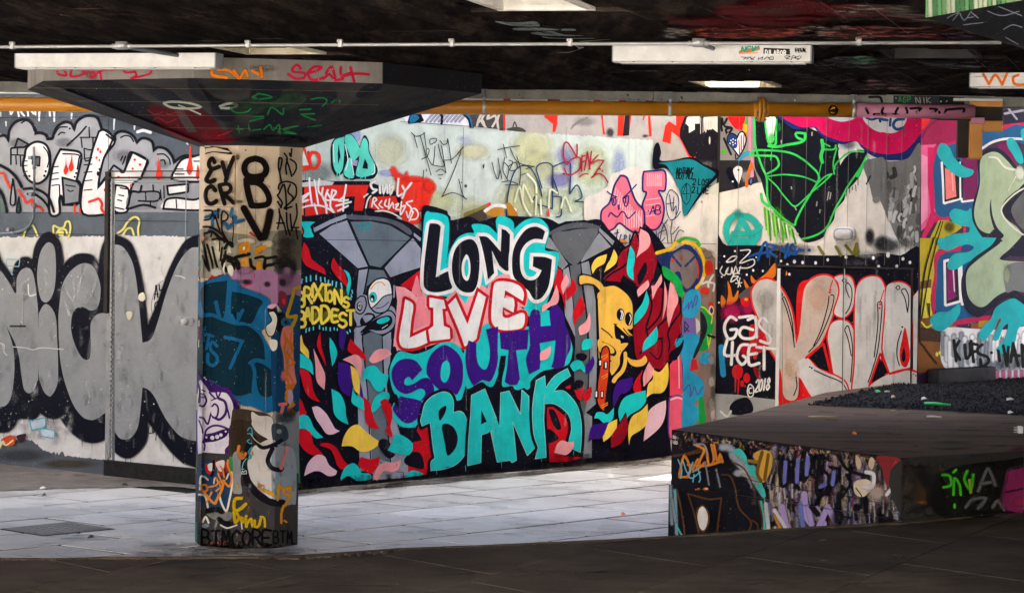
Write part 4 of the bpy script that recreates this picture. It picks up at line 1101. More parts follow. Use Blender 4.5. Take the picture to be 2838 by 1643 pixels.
part('painted_letter', 'silver letter C with black counter'); silver("590,900 600,750 620,580 660,480 720,400 790,345 860,325 930,350 980,430 1015,560 1010,690 985,770 950,800 900,800 860,775 800,770 750,800 725,870 718,980 735,1080 780,1200 830,1280 880,1302 910,1270 918,1150 915,950 950,870 1000,835 1060,828c 1110,860 1150,950 1150,1000 1145,1500 1120,1770 1040,1853 960,1903 900,1905 830,1873 740,1753 660,1543 620,1373 600,1200")
part('painted_letter', 'silver letter K painted across the steel door'); silver("1125,190 1150,145 1200,142 1250,170 1300,240 1345,340 1380,520 1410,800 1440,1130c 1530,1085 1600,900 1690,600 1800,330 1915,185 2000,165 2100,160c 2100,2125c 1960,2118 1870,2093 1800,2053 1700,1933 1640,1833 1560,1673 1500,1603 1440,1578c 1425,1750 1400,1950 1370,2030 1320,2090 1270,2105 1210,2090 1160,2020 1140,1900 1140,1700 1130,1000 1110,600")
part('paint_scuffs', 'pale and dark mottling in the silver paint', kind='stuff')
rr = random.Random(15)
for i in range(150):
    x, y = rr.uniform(-20, 1960), rr.uniform(150, 2050); l_ = rr.uniform(40, 220)
    mist(rr.choice(('c6c5c2', 'b2b1b0', '808182', '8c8d8d', '6e6f70')), rr.uniform(20, 80), "%f,%f %f,%f %f,%f" % (x, y, x + rr.uniform(-25, 25), y + l_ / 2, x + rr.uniform(-40, 40), y + l_), rr.uniform(.15, .4)) if not (1480 < x < 1700 and 300 < y < 1000) else None
part('paint_scuffs', 'pale chips and brush marks in the silver paint', kind='stuff')
rr = random.Random(5)
for i in range(70):
    x, y = rr.uniform(0, 1950), rr.uniform(200, 2000)
    Z(0, 640, 3.647)
    D('d8d6d2' if rr.random() < .6 else 'c9b57f', "%f,%f,%f" % (x, y, rr.uniform(2.5, 7)))
for t, w in (("640,700 700,820 715,860", 34), ("440,380 500,430", 26), ("740,460 745,700 650,560", 16), ("830,420 780,640", 16), ("980,500 910,680", 16), ("200,560 300,470", 22), ("1220,340 1220,560 1180,660", 24), ("1200,1130 1210,1250 1160,1350", 60), ("1280,440 1270,640", 30)): mist('cfcdca', w * 1.5, t, .6)
for t in ("0,1135 40,1150 40,1220 70,1255", "130,1170 260,1180 330,1200 420,1180 560,1190 640,1195", "1770,450 1830,460 1870,480"): S('d8d6d2', 9, t)
F('e6dcc0', "1405,640 1450,625 1470,680 1440,710 1400,690"); F('e0d6b8', "1275,825 1330,815 1335,860 1300,900")
S('dcdad6', 12, "285,540 290,640 320,655 360,640"); S('2b2c30', 16, "105,962 255,962", soft=.6)
part('graffiti_doodle', 'pale blue boxes and small black initials on the white wall')
S('7fb9c6', 9, "60,330 70,285 200,290 190,360 75,355 60,330", 0); S('7fb9c6', 9, "110,380 115,440 130,440", 0)
S('2a2c33', 5, "1650,500 1600,540 1560,620 1530,740 1540,860", 1)
S(K_, 13, "1575,550 1570,620 1560,690", 0); S(K_, 13, "1580,550 1595,670", 0); S(K_, 10, "1562,640 1600,640"); S(K_, 13, "1610,545 1615,600 1640,590"); S(K_, 12, "1600,710 1570,730 1565,780 1590,795")
Z(0, 1000, 3.647)
LF('5fb3bf', 12, 'c9d7de', "300,605 455,572 465,640 430,675 325,700", 0); LF('5fb3bf', 12, 'c9d7de', "405,690 435,682 552,695 552,785 405,755", 0)
for t in ("1505,660 1500,720 1530,730", "1540,680 1545,730 1560,690", "1560,720 1580,700 1575,800", "1600,740 1610,775"): S(K_, 9, t)
S('c8a23c', 12, "0,880 40,800 60,840 100,850 140,810 100,780"); F('c84a1c', "10,800 90,750 140,760 150,830 90,855"); S('e8dc9c', 14, "0,870 30,810 60,850 130,800"); F('3a2030', "165,760 240,735 265,750 215,830")
part('paint_smear', None)
for x, y, r in ((210, 660, 60), (400, 760, 50), (520, 640, 70), (560, 800, 60), (680, 700, 60)): G('b9b4b8', x, y, r, r, .5)
G('cdbcb6', 560, 680, 90, 40, .4)
# dark lower part of frame and silver jambs
Z(0, 0, 1)

part('paint_drips', 'thin drips under the black outline', None, None, 'stuff')
Z(0, 640, 3.647)
drips(K_, "240,1893 330,1903 480,1883 540,1898 830,2113 930,2138 1270,2293 1320,2280 40,2033 1750,2253", 6, 20, 90, 3)
# ================================================================== column shaft
rr = random.Random(77)
CV_shaft.layer = 0
part('paint_ground', 'scrubbed patches of paint on the lower column', CV_shaft)
Z(500, 660, 4.8625)
F('8f8a78', "200,-90 780,-60 1000,-40 1290,-100 1700,-60 1700,460 200,520")
for x, y, rx, ry, c, a in ((360, 100, 160, 120, 'b9ae96', .8), (480, 170, 120, 190, 'c9c0a6', .8), (900, 40, 160, 60, 'd8cbb2', .9), (1180, 80, 120, 70, 'd0c3a6', .8), (1430, 60, 140, 90, '4b4238', .8), (1420, 180, 130, 100, '5d2c2c', .7), (1400, 320, 170, 120, '23262e', .9)): G(c, x, y, rx, ry, a)
F('3a342c', "1275,-60 1700,-60 1700,380 1275,400", a=.45)
F('9a6f92', "560,470 740,400 900,380 980,430 1100,420 1230,430 1300,470 1400,400 1500,420 1700,600 1700,1000 1480,980 1330,960 1200,1000 700,900", 1)
G('9a6f92', 860, 430, 160, 70, .8); G('7d5478', 1420, 560, 120, 120, .7); G('23262e', 1330, 420, 90, 90, .7); G('23262e', 1520, 420, 60, 140, .7); G('2a2028', 900, 590, 90, 50, .8); G('2a2028', 1170, 620, 60, 50, .9); G('23262e', 1380, 600, 55, 60, .9)
S('c12a30', 16, "860,650 910,630 960,620"); S('c12a30', 12, "995,480 1000,530")
for x, y, rx, ry in ((860, 120, 90, 80), (880, 300, 70, 70), (1060, 160, 60, 60), (1060, 350, 50, 70), (975, 400, 60, 40)): G('c07a10', x, y, rx, ry, .95)
F('c98212', "790,110 860,60 930,50 940,170 860,215 790,205"); F('c98212', "1010,150 1080,110 1160,90 1140,150 1060,190 1010,250"); F('e8dac0', "840,125 870,115 860,160 845,155"); F('d08a20', "820,290 920,260 910,380 820,370"); F('d08a20', "1030,320 1090,320 1080,430 1020,400")
part('graffiti_tag', 'tangle of black marker strokes below the big figures')
for t, w in (("740,260 830,235 930,215", 44), ("720,380 760,330 780,400", 60), ("600,240 740,290 780,340", 50), ("1010,270 1100,250 1160,270 1290,250", 36), ("940,290 960,380 1000,410", 44), ("1140,300 1130,400 1160,370 1280,350", 44), ("600,140 650,60 700,80", 40), ("520,10 600,30 700,110", 46), ("610,250 570,340 620,440", 50), ("640,300 700,330 720,410", 44), ("300,40 350,260 390,440", 34), ("360,90 420,300 440,420", 30), ("430,120 470,300 500,400", 30), ("300,240 340,350 380,430", 30), ("320,-60 430,-80 520,0", 30), ("320,-30 300,70", 26), ("430,20 560,0 590,60", 26), ("530,20 525,180", 12), ("560,130 540,300", 26), ("610,180 600,250", 30)): S('17120f', w, t, soft=.25)
F('c9c0a6', "620,200 660,110 690,200", 0); F('d8d2c4', "640,380 690,370 715,430 690,520 640,450"); S('d8d2c4', 22, "600,340 580,420 600,490")
G('c4c2b6', 480, 460, 130, 80, .7); F('b01020', "370,570 420,505 470,520 530,490 560,520 420,570")
# blue throw-up
part('throw_up', 'dark teal throw-up with thick blue outline and the figure 7', CV_shaft)
B1, B2 = '14608e', '0c2c3b'
FS(B1, "180,640 290,605 560,510 640,505 690,570 780,580 800,650 1000,730 1150,790 1210,870 1170,960 1250,1040 1220,1110 1130,1210 1090,1270 1180,1440 1240,1560 1250,1640 1310,1760 1320,2000 1310,2200 1290,2300 1160,2345 1060,2300 960,2260 830,2240 720,2130 640,2050 500,2000 330,1920 260,1870 180,1800", 22)
F(B2, "285,665 600,575 628,620 600,1000c 560,1085 440,1020 320,1010")
F(B2, "690,750 730,725 900,760 1105,845 1050,960 960,1145 850,1130c 740,1130c 800,1000 680,1020c")
F(B1, "600,980 640,980 630,1110 600,1090"); S(B1, 46, "840,970 770,1110 765,1150", 1); S(B1, 50, "480,860 500,960 530,1080"); S(B1, 40, "300,1030 430,1030 540,1080")
F(B2, "180,1080 290,1070 420,1060 530,1100c 740,1170 900,1180 1040,1280 1120,1420 1140,1640c 1000,1640 930,1680 980,1740 1010,1850 980,2060 900,2100 760,2125 640,2050 500,1970 270,1870 180,1850")
F(B2, "1000,1680 1120,1700 1230,1780 1290,1870 1290,2000 1240,2110 1150,2140 1070,2100 1030,1980 1020,1840")
S(B1, 44, "600,1335 700,1350 840,1390", 0); S(B1, 44, "835,1385 670,1745", 0)
S(B1, 44, "490,1450 440,1400 400,1440 420,1520 490,1590 490,1670 430,1715 370,1670 370,1560"); S(B1, 38, "330,1200 290,1260 310,1380", 0); S(B1, 38, "310,1280 440,1320", 0); S(B1, 38, "385,1310 350,1490", 0); S(B1, 44, "935,1680 1010,1640 1130,1660 1240,1730")
S(B1, 46, "960,1680 1000,1800 990,1960 980,2060")
part('paint_ground', 'pink, orange and blue stripes down the narrow side of the column')
F('123f66', "1255,980 1700,900 1700,2420 1500,2480 1380,2400 1255,2440")
F('0e1418', "1170,960 1290,920 1330,1000 1420,1040 1420,1260 1300,1240 1240,1050")
LF('0e0f14', 14, 'd6d0c4', "1180,1000 1260,985 1310,1080 1290,1210 1250,1310 1180,1310 1150,1190 1230,1110", soft=.2); F('e8e2d4', "1200,1370 1300,1380 1300,1480 1250,1520 1210,1470")
S('23618a', 40, "1380,1110 1420,1080 1480,1110 1490,1170 1430,1190 1380,1150", closed=True); F('7a2a3a', "1330,720 1420,740 1440,860 1400,930 1330,920"); F('e03036', "1370,830 1410,820 1410,890 1375,880"); F('d9d3cf', "1300,900 1360,980 1340,1010 1310,980"); G('23262e', 1340, 1010, 60, 30, .9)
F('d9a4b8', "1170,930 1220,890 1300,890 1270,930 1230,950")
F('e07a78', "1390,1200 1500,1190 1520,1280 1520,1500 1540,1800 1560,1960 1430,1980 1400,1800 1390,1600 1350,1420 1360,1300"); G('e07a78', 1400, 1850, 60, 100, .7)
S('b8930f', 44, "1700,650 1540,680 1520,760 1480,900 1440,1040 1500,1060 1560,1050 1540,1120 1490,1220", 1); S('c8760c', 34, "1400,1280 1420,1400 1400,1500 1450,1720 1430,1840 1470,2000", 1); S('c8760c', 30, "1400,1290 1470,1420 1500,1500", 0); S('c8760c', 30, "1430,1530 1540,1680 1420,1750 1530,1960", 0); S('c8760c', 30, "1500,1260 1480,1380 1520,1480 1430,1680", 0)
S('c8760c', 52, "1440,2000 1480,2050 1520,1980 1440,2060 1430,2180 1520,2220 1460,2300 1480,2380", 0, soft=.2)
F('b9a2bb', "1450,2060 1500,2050 1520,2160 1480,2240 1450,2190"); S('e07a78', 44, "1340,2240 1420,2230", 0); S('e07a78', 44, "1385,2240 1370,2320 1350,2390", 0); S('e07a78', 34, "1460,2430 1450,2600 1470,2740 1450,2840 1440,2940 1370,3080", 1); S('cf7d10', 36, "1530,2240 1470,2290 1540,2340 1480,2380", 0)
# purple face
Z(500, 940, 4.8625)
part('painted_face', 'white sprayed face with purple outline, wide eye and open mouth', CV_shaft)
PU = '3f1a66'
FS(PU, "180,480 280,520 400,560 520,640 660,660 690,760 780,880 790,960 750,1100 760,1400 740,1600 700,1640 600,1690 400,1740 180,1750", 24)
G(PU, 760, 900, 60, 120, .6)
F('d9d1da', "240,620 330,620 400,710 540,712 630,735 700,850 712,960 700,1090 660,1180 650,1290 660,1400 600,1480 590,1560 470,1610 330,1620 240,1590")
for t, w in (("390,715 440,770 470,800", 22), ("480,712 500,780", 22), ("540,712 510,790", 22), ("420,820 470,800 540,790", 16), ("520,800 590,830 620,900 610,990 570,1050 520,1080 470,1060", 34), ("600,860 640,960 660,1060", 22), ("430,900 460,870 500,900 510,960 490,1040 440,1050 420,980", 24), ("330,760 350,830 310,900 260,890", 26), ("260,1050 310,1060 340,1110 370,1140 390,1080 410,1000", 24), ("330,1290 350,1220 420,1170 500,1160 580,1180 650,1210", 26), ("330,1290 440,1270 560,1230 650,1210", 26), ("310,1380 330,1300", 26), ("310,1380 450,1360 560,1320 640,1250", 26), ("240,600 260,700 250,850", 26), ("290,680 330,700", 18), ("280,730 320,740", 16), ("280,780 320,785", 14), ("250,1090 290,1200 300,1260", 18), ("320,1490 330,1420 300,1380", 20)): S(PU, w, t, soft=.2)
F('2a1048', "340,1310 440,1280 600,1220 650,1215 630,1290 560,1340 440,1380 330,1370"); D('d9d1da', "430,1325,28 495,1312,28 545,1288,24 350,1320,14 610,1240,14"); D('ded8e0', "447,988,32,44"); G('2d4a90', 420, 590, 60, 50, .6); D('e8e4e0', "325,515,12 345,540,9")
# lower column
Z(500, 1240, 4.8625)
part('paint_ground', 'rough white, dark and grey layers at the foot of the column')
F('3c3a3a', "150,180 720,60 1560,-300 1700,-300 1700,1420 150,1420")
F('7b8086', "1240,-430 1330,-470 1420,-400 1500,-460 1700,-430 1700,300 1240,200", 1); G('3c4248', 1420, -400, 160, 90, .8); G('a9aeb2', 1330, -300, 70, 60, .7); G('20242a', 1500, -480, 90, 80, .7); F('40352b', "690,-440 760,-520 980,-500 1240,-400 1240,0 690,200", 1); F('cfc9c2', "960,-480 1060,-430 1240,-390 1240,-60 1160,-130 1020,-220 970,-330", 1)
F('35291f', "690,-340 920,-360 960,-300 1000,-180 1240,-60 1240,300 820,520 740,300 700,160")
F('cfc9c2', "960,-340 1100,-320 1240,-280 1240,-120 1160,-130 1020,-220", 1); F('33404a', "1240,-320 1420,-280 1450,-120 1300,-60 1240,-120"); G('9aa2aa', 1330, -220, 60, 50, .7); G('777f88', 1420, 40, 90, 130, .6)
F('c9c3bb', "900,200 960,20 1040,-40 1240,-60 1260,640 1130,620 1020,520 950,430 910,330"); F('8c99a2', "1240,-60 1340,-30 1540,60 1560,700 1500,760 1390,770 1240,660")
F('8a8d90', "700,120 790,60 830,260 810,440 830,600 760,620 700,560"); F('3f8a55', "650,160 705,150 705,440 690,520 660,500"); 
S('14121a', 90, "930,-40 860,180 870,320 920,480 1010,600 1130,690 1250,740 1380,740", 1, soft=.1)
S('14121a', 60, "1240,10 1190,120 1180,190 1230,270 1330,300 1370,280", 1, soft=.15); S('14121a', 30, "1230,-30 1300,-20")
S('14121a', 50, "990,-140 1050,-40 1130,0 1300,-60 1360,-100", 1, soft=.2); S('b9b29a', 12, "950,-180 1010,-100 1110,-30")
S('cf9416', 40, "1060,500 1100,560 1170,590 1250,630", 1, soft=.5); G('cf9416', 1090, 530, 60, 50, .7); G('c98f14', 975, 80, 14, 40, .8)
F('20405e', "250,220 470,190 640,330 690,420 680,560 640,700 560,820 420,830 340,760 240,700"); F('7a7a74', "360,870 640,860 700,900 650,980 440,960"); S('14121a', 70, "370,850 480,830 560,860", soft=.3); S('14121a', 60, "520,960 600,1020 680,1030", soft=.4)
F('c51f22', "330,220 350,330 420,350 490,250c 510,330 560,370 620,330 650,260 640,200 600,200 580,290 500,230 480,180 440,180 430,300 400,320 370,230"); F('ddd6cd', "370,225 430,210 430,300 400,315 375,290"); F('ddd6cd', "480,200 590,170 580,290 540,320 500,280"); S('101018', 36, "450,180 445,300 420,380", 1)
CR_ = 'd6d0bf'
for k in range(90):
    x, y = rr.uniform(180, 1540), rr.uniform(150, 1400)
    mist(rr.choice(('8a8680', '2a2624', 'b5aea4', '5a3c30', '6f7a84', '443c38', '9a6a50', '2c3c50')), rr.uniform(24, 70), "%f,%f %f,%f" % (x, y, x + rr.uniform(-30, 30), y + rr.uniform(50, 140)), rr.uniform(.25, .6), 0)
part('graffiti_tag', 'cream and orange scribbled tags low on the column')
for t, w in (("260,480 275,390 320,390 370,430", 24), ("450,480 460,410", 20), ("250,630 320,640 350,700 370,800", 26), ("530,660 560,760 620,850 660,700 690,560", 26), ("690,330 700,450 690,560", 24), ("650,350 620,420", 20), ("300,1000 340,930 380,1010", 26), ("540,1040 620,1080 680,1070 760,1040", 18), ("820,1000 830,1090", 16), ("270,450 260,560", 22)): S(CR_, w, t, soft=.2)
OR = 'd9832b'
for t, w in (("270,510 340,500 360,560 330,590 290,560 270,510", 28), ("290,570 440,740 480,740", 30), ("470,740 560,560 580,440", 34), ("360,530 470,510 520,460 600,440", 22), ("590,460 660,520 690,400 640,250 640,170", 26), ("540,250 570,300 590,400", 20), ("510,350 560,480", 22), ("350,740 420,600", 22), ("470,400 540,520 480,580", 22)): S(OR, w, t, 1, soft=.15)
YE = 'b99a10'
for t, w in (("820,680 740,690 720,780 740,850 810,820 880,760", 44), ("720,860 740,1000 800,940 850,960", 40), ("760,880 840,1000 890,920", 36), ("880,960 890,1060", 40), ("900,1020 950,960 970,1050", 36), ("1000,980 1010,1070 1060,1040 1080,960", 34), ("1080,930 1130,950 1140,1060", 30), ("760,500 770,560", 24)): S(YE, w, t, 1, soft=.4)
for t, w in (("1330,500 1320,560 1310,700", 34), ("1340,520 1400,560 1480,540 1480,600", 40), ("1390,560 1400,620 1470,650 1410,780", 36), ("1370,820 1360,900 1360,1010", 32), ("1390,780 1370,860", 30), ("1400,980 1430,1000", 24)): S('d5921c', w, t, 1, soft=.25)
S('7fc4c0', 10, "890,145 850,200 830,290 855,285", 1); S('c7d6d2', 8, "825,350 835,310 855,330 875,305 890,315 890,350 825,350", 0)
S('e07a78', 36, "1440,0 1400,130 1370,220 1360,270", 1); D('e07a78', "1360,270,26 1300,45,16")
S('3a9aa8', 14, "905,-230 930,-270 960,-250 970,-160", 1); S('3a9aa8', 14, "905,-190 970,-190"); S('3a9aa8', 14, "930,-110 900,-90 930,-60 960,-60"); S('2f8f9c', 26, "960,0 920,60 950,120 920,150", soft=.2); S('cf7d30', 40, "790,-20 780,60 830,140 880,80", 1, soft=.4); G('cf7d30', 820, 100, 60, 80, .6)
G('8a4a38', 480, 1290, 200, 60, .5); G('6a6f8a', 470, 1180, 60, 40, .5); G('8f3a2a', 600, 1300, 60, 60, .6); G('9aa4ae', 330, 1050, 70, 40, .6); G('7c6a80', 760, 1080, 70, 30, .5)
part('graffiti_tag', 'black block letters BTMCORE BTM around the foot of the column')
TX('0c0b0e', 30, 285, 1115, 195, 'BTMCORE', 138, 0, 0, 0.03, .55, .25); TX('0c0b0e', 22, 1255, 1150, 160, 'BTM', 92, 0, -0.02, 0.03, .42, .25)
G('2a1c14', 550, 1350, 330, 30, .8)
# big black figures at the top
Z(500, 380, 4.8625)
part('graffiti_lettering', 'thick black letters and a big figure eight at the top of the column')
BK = '120d0c'
for t, w in (("460,340 430,290 395,320 385,380 430,430 520,400", 58), ("420,440 370,530 350,580 400,605 460,580", 62), ("565,340 600,470 625,560", 56), ("720,275 650,440 610,590", 58), ("470,720 420,665 360,700 338,790 365,880 425,900 485,860", 58), ("525,650 560,780 595,900", 58), ("530,645 640,635 680,690 640,750 560,760", 52), ("600,780 720,890", 56)): S(BK, w, t, 1, soft=.12)
S(BK, 84, "1010,290 1105,325 1158,420 1125,510 1010,540 900,515 862,420 905,325", 1, closed=True, soft=.1)
S(BK, 86, "890,620 920,780 960,920", 1, soft=.1); S(BK, 80, "890,600 1040,620 1140,700 1195,820 1175,900 1080,925 960,925", 1, soft=.1); F(BK, "870,540 1120,540 1080,640 880,640")
S(BK, 92, "855,960 960,1150 1080,1360", 1, soft=.15); S(BK, 100, "1210,1010 1180,1170 1130,1350", 1, soft=.3)
for t in ("1330,290 1320,400 1340,490", "1330,280 1370,300 1350,420 1340,480 1360,600", "1400,220 1440,290 1420,400 1430,500", "1430,300 1470,420 1500,530", "1500,160 1490,260 1470,220", "1480,300 1550,350 1560,430 1520,510", "1320,700 1340,630 1440,600 1550,650 1560,780 1510,860", "1380,640 1330,760 1310,790 1370,880 1350,950", "1310,870 1360,950", "1400,640 1420,760 1430,980", "1480,640 1450,740 1520,830 1400,960 1500,940", "1330,970 1340,1080 1310,1240", "1330,1010 1400,1190 1430,1310", "1300,1160 1400,1160", "1430,1020 1440,1200 1480,1320", "1480,1040 1500,1250", "1560,900 1570,1060 1500,1260", "1500,1220 1590,1220", "1560,1240 1580,1370"): S(BK, 24, t, 1)
part('graffiti_tag', 'blue and black scrawl under the big letters')
for t in ("700,970 680,1060 740,1080 720,1150 850,1120", "520,980 440,1100 430,1230 400,1250", "560,1150 620,1180 640,1230 690,1180", "470,1010 400,1060 340,1080"): S('1c5a86', 40, t, 1, soft=.6)
for t, w in (("320,990 430,1000 400,1100 320,1120", 26), ("430,1010 460,1100", 22), ("470,1060 510,1200 530,1250", 26), ("505,970 510,1090", 26), ("550,1120 570,1000 640,1050 620,1120 550,1130", 24), ("560,1130 560,1250 600,1340 650,1420", 24), ("700,1080 715,1230 700,1430", 16), ("310,1210 420,1220 560,1310 640,1430", 34), ("380,1270 450,1280 560,1380", 28), ("420,1300 410,1340", 24)): S(BK, w, t, 1)
S('b02a20', 26, "940,1290 1000,1330", soft=.6); S('cf5a40', 20, "315,1350 300,1390", soft=.6); D('7a2a5a', "880,180,12"); G('3a2a20', 770, 270, 40, 60, .8); G('3f3028', 800, 870, 60, 30, .7)
F(BK, "280,120 330,140 480,135 640,165 690,200 700,240 440,205 330,235 335,215 430,195 640,210 680,200 640,150 420,125 330,160 320,120", 0)
part('board_joint', None)
S('2a1d16', 4, "1020,140 1010,1450", 0); S('8a6244', 12, "742,250 735,940", 0); S('c9a98c', 6, "320,236 730,238", 0); S('4a3226', 4, "305,940 740,945", 0)
# narrow shaded faces
part('paint_streaks', None); Z(0, 0, 1)
rr = random.Random(8)
for c in ('4a1a22', '2a3a42', 'b9b4a8', '163a52', '6a2a30', '9a978c', '1a1a22', '3a7a6a'):
    for k in range(4):
        y = rr.uniform(560, 1480); x = 551 - (y - 420) * 0.0125 + rr.uniform(-6, 8)
        S(c, rr.uniform(2, 5), "%f,%f %f,%f" % (x, y, x - 1, y + rr.uniform(20, 90)), 0, soft=.3)

part('base_grime_shade', 'dark grime and painted contact shade round the foot of the column', None, None, 'stuff')
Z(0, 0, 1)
for k in range(46):  # dark foot strokes: grime together with painted contact shade of the column
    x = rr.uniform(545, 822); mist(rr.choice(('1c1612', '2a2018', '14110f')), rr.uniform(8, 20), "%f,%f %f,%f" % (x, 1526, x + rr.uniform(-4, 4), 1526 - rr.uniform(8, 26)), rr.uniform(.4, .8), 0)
for k in range(40):
    x = rr.uniform(540, 825); y = rr.uniform(560, 1480); mist(rr.choice(('1a1512', '2c2420', 'cfc6b8')), rr.uniform(2, 7), "%f,%f %f,%f" % (x, y, x - 1, y + rr.uniform(30, 120)), rr.uniform(.15, .45), 0)
# ================================================================== mural wall
TQ, PUR, RED, DRD, PK, LP_, YL, GY1, GY2, OW = '1ccdc8', '3d157e', 'cf1020', '980c20', 'f8a3a6', 'eec3cd', 'fbd14e', '9ba0ad', '67747c', 'f0ebe4'
NV = '10101e'
part('paint_ground', 'pale mint, white and beige grounds above the mural', CV_mural)
Z(0, 0, 1)
band('ccd6c9', [(730, 200, 0), (2000, 200, 0)], [(730, 760, 0), (2000, 760, 0)])
for x, y, rx, ry, c, a in ((1080, 420, 60, 60, 'dcd9ae', .5), (1310, 420, 60, 30, 'e2dcae', .6), (1475, 410, 70, 70, 'dedba8', .7), (1490, 470, 80, 60, 'dcdba4', .5), (1640, 460, 60, 80, 'd5dba8', .6), (1550, 500, 45, 25, '8f86c0', .7), (1575, 455, 25, 40, '9a98c8', .5), (1715, 460, 25, 60, '8f9ccb', .5), (1560, 430, 30, 30, 'a9a6cf', .5), (1080, 480, 40, 12, 'a9b0da', .8), (985, 375, 20, 30, 'a9b0da', .7), (1450, 550, 90, 60, 'd3d29a', .7), (1180, 560, 120, 50, 'd9db9e', .6), (880, 480, 60, 40, '8a9690', .6), (1310, 600, 60, 60, 'd6d292', .5), (1560, 560, 90, 50, 'cfdbb6', .6), (1290, 390, 30, 20, 'b9bcd6', .4)): G(c, x, y, rx, ry, a)
# beige top band with red letter ends
Z(1380, 280, 3.647)
band('b7aea3', [(1378, 250, 0), (2000, 270, 0)], ragged(1810, 384, 1385, 362, 5, 2.5, 31)[:0] + ragged(1378, 361, 1811, 389, 5, 3, 31) + [(1812, 470, 0), (2000, 470, 0)])
F('b3a99d', "1570,380 1850,390 1950,570 1640,620 1590,640 1570,500", 0)
part('graffiti_letter_ends', 'cut-off red and black strokes of an older piece under the pipe')
OR_ = 'ee3522'
for t in ("55,110 75,110 68,300 50,300", "465,160 490,115 605,120 600,230 580,315 550,315 555,235 500,190", "1035,120 1060,120 1065,220 1085,340 1060,340 1050,220", "1215,125 1280,130 1265,355 1205,355", "1330,130 1350,130 1340,220 1325,350 1310,350", "1515,130 1540,135 1555,360 1525,360", "1480,130 1495,130 1470,200 1460,190", "1690,250 1730,205 1800,250 1800,150 1890,145 1870,230 1850,360 1940,520 1960,570 1930,570 1830,370 1755,310 1745,435 1660,410"): F(OR_, t, 0)
F('26262a', "1285,130 1335,130 1325,350 1262,355", 0); F('3c3a3c', "12,110 55,110 50,300 8,300", 0); F('4a4642', "90,295 130,270 210,265 270,290 270,315", 1); S('4a4642', 14, "150,270 170,215 190,265", 1); G('3a3836', 1135, 320, 50, 60, .8); G('3a3836', 1490, 355, 40, 20, .7); G('8f887c', 880, 210, 140, 60, .4)
S('8a837a', 10, "740,280 800,220 900,170", soft=.8); S('8a837a', 14, "760,250 850,200", soft=.8)
LF(K_, 16, '2a2830', "1900,150 2220,150 2220,700 2050,650 1980,570 1940,540 1845,360 1850,280", 0)
F('e6dccb', "1925,160 2040,155 2040,330 1990,290 1920,330 1895,230 1910,170", 0); F('e6dccb', "2080,165 2220,155 2220,320 2170,280 2110,330 2085,300", 0); F('1c1a20', "1860,330 1900,230 1930,260 1930,330 1990,320 1990,230 2040,230 2040,340 2100,350 2110,290 2160,290 2200,330 2220,600 1990,590 1870,400", 0)
for k in range(5): S('cfc6b6', 6, "%d,%d %d,%d" % (2050 + k * 26, 170 + k * 9, 2048 + k * 26, 330 - k * 12), 0, soft=.5)
G('6b6964', 2110, 650, 80, 50, .6); D('e0d8c8', "2140,400,8,40"); D('d23a24', "1990,568,9")
Z(800, 280, 3.647)
F('e8e5ea', "1150,150 1330,100 1760,100 1830,190 1860,260 1360,215 1200,235", 0)
for k in range(9): S('9a9ca8', 16, "%d,210 %d,120" % (1390 + k * 42, 1470 + k * 42), 0, soft=.9)
F(NV, "1230,120 1330,120 1370,200 1330,220 1215,235 1200,220", 0); S('1c6f98', 34, "1250,150 1300,170 1240,210 1250,150", 1); S(NV, 26, "1520,100 1550,160 1545,230", 1); S(NV, 30, "1720,100 1790,150 1830,200 1840,260", 1); S('1c6f98', 28, "1740,105 1820,150 1850,210 1860,265", 1)
F('4a4640', "1790,100 2170,100 2170,290 2040,280 1860,260 1850,190", 0)
for t in ("1950,130 1920,190 1900,270", "1990,120 1950,200 2000,280", "2030,130 2010,180 2080,150", "2060,120 2100,180 2060,260", "2130,130 2110,200 2120,290", "1910,220 1960,200 1990,290"): S('cfc3b4', 22, t, 1)
F(OR_, "2168,100 2190,100 2190,300 2172,300", 0)
part('wall_joint', None)
S('2e3030', 4, "1130,210 1850,258 2190,285", 0); S('2e3030', 4, "1767,270 1755,1100", 0); S('3a3c3c', 4, "175,470 170,800", 0)
# tags on the mint ground
part('graffiti_letter', 'red block letters beside the column')
F(OR_, "100,470 165,465 200,640 240,690 110,720", 0); F('d5dccf', "150,500 205,650 120,655", 0); S(OR_, 34, "200,520 225,660 270,680 310,620 300,540 240,520 215,560", 1)
part('graffiti_lettering', 'mint bubble letters with black outline')
bub = "540,350 640,340 700,430c 720,460c 765,345 810,410 815,500 850,580 900,690 880,760 830,790 700,790 640,800 570,780 550,730c 490,760 440,690 428,600 430,460 460,385"
F(NV, bub); 
MT = '5fd9c0'
for t in ("465,400 540,370 560,380 560,560 540,700 490,730 450,640 445,480", "565,370 640,350 720,480 720,540 640,650 660,770 600,775 555,720 600,560", "760,375 800,420 810,520 860,620 875,690 840,745 760,770 690,760 680,720 710,600 720,480"): F(MT, t)
F(NV, "505,430 525,560 500,640 495,540", 0); F(NV, "590,480 625,570 575,600", 0); F(NV, "770,580 800,640 800,690 745,680", 0); F('a79ac4', "640,600 700,600 690,660 650,650", 0)
for t in ("450,440 460,620", "575,700 600,600 570,440", "630,590 660,750", "865,640 870,720 840,745"): S('e8f3ee', 9, t)
for x in (490, 515, 610, 630, 730, 745, 775): S(MT, 9, "%d,720 %d,%d" % (x, x, 770 + (x % 37)), 0)
part('graffiti_lettering', 'red cloud and slab behind the white names')
F(NV, "100,800 480,810 820,810 830,1130 640,1180 100,1200", 0)
F('e42a1f', "155,860 420,850 810,850 780,960 750,1110 660,1110 670,965 560,970 520,1170 170,1170", 0); F('c8ccc4', "100,830 330,800 460,820 440,850 120,870", 0)
F(OR_, "110,1010 150,960 150,1160 105,1140", 0); F('f08a50', "100,1030 150,1050 150,1150 100,1150", 0)
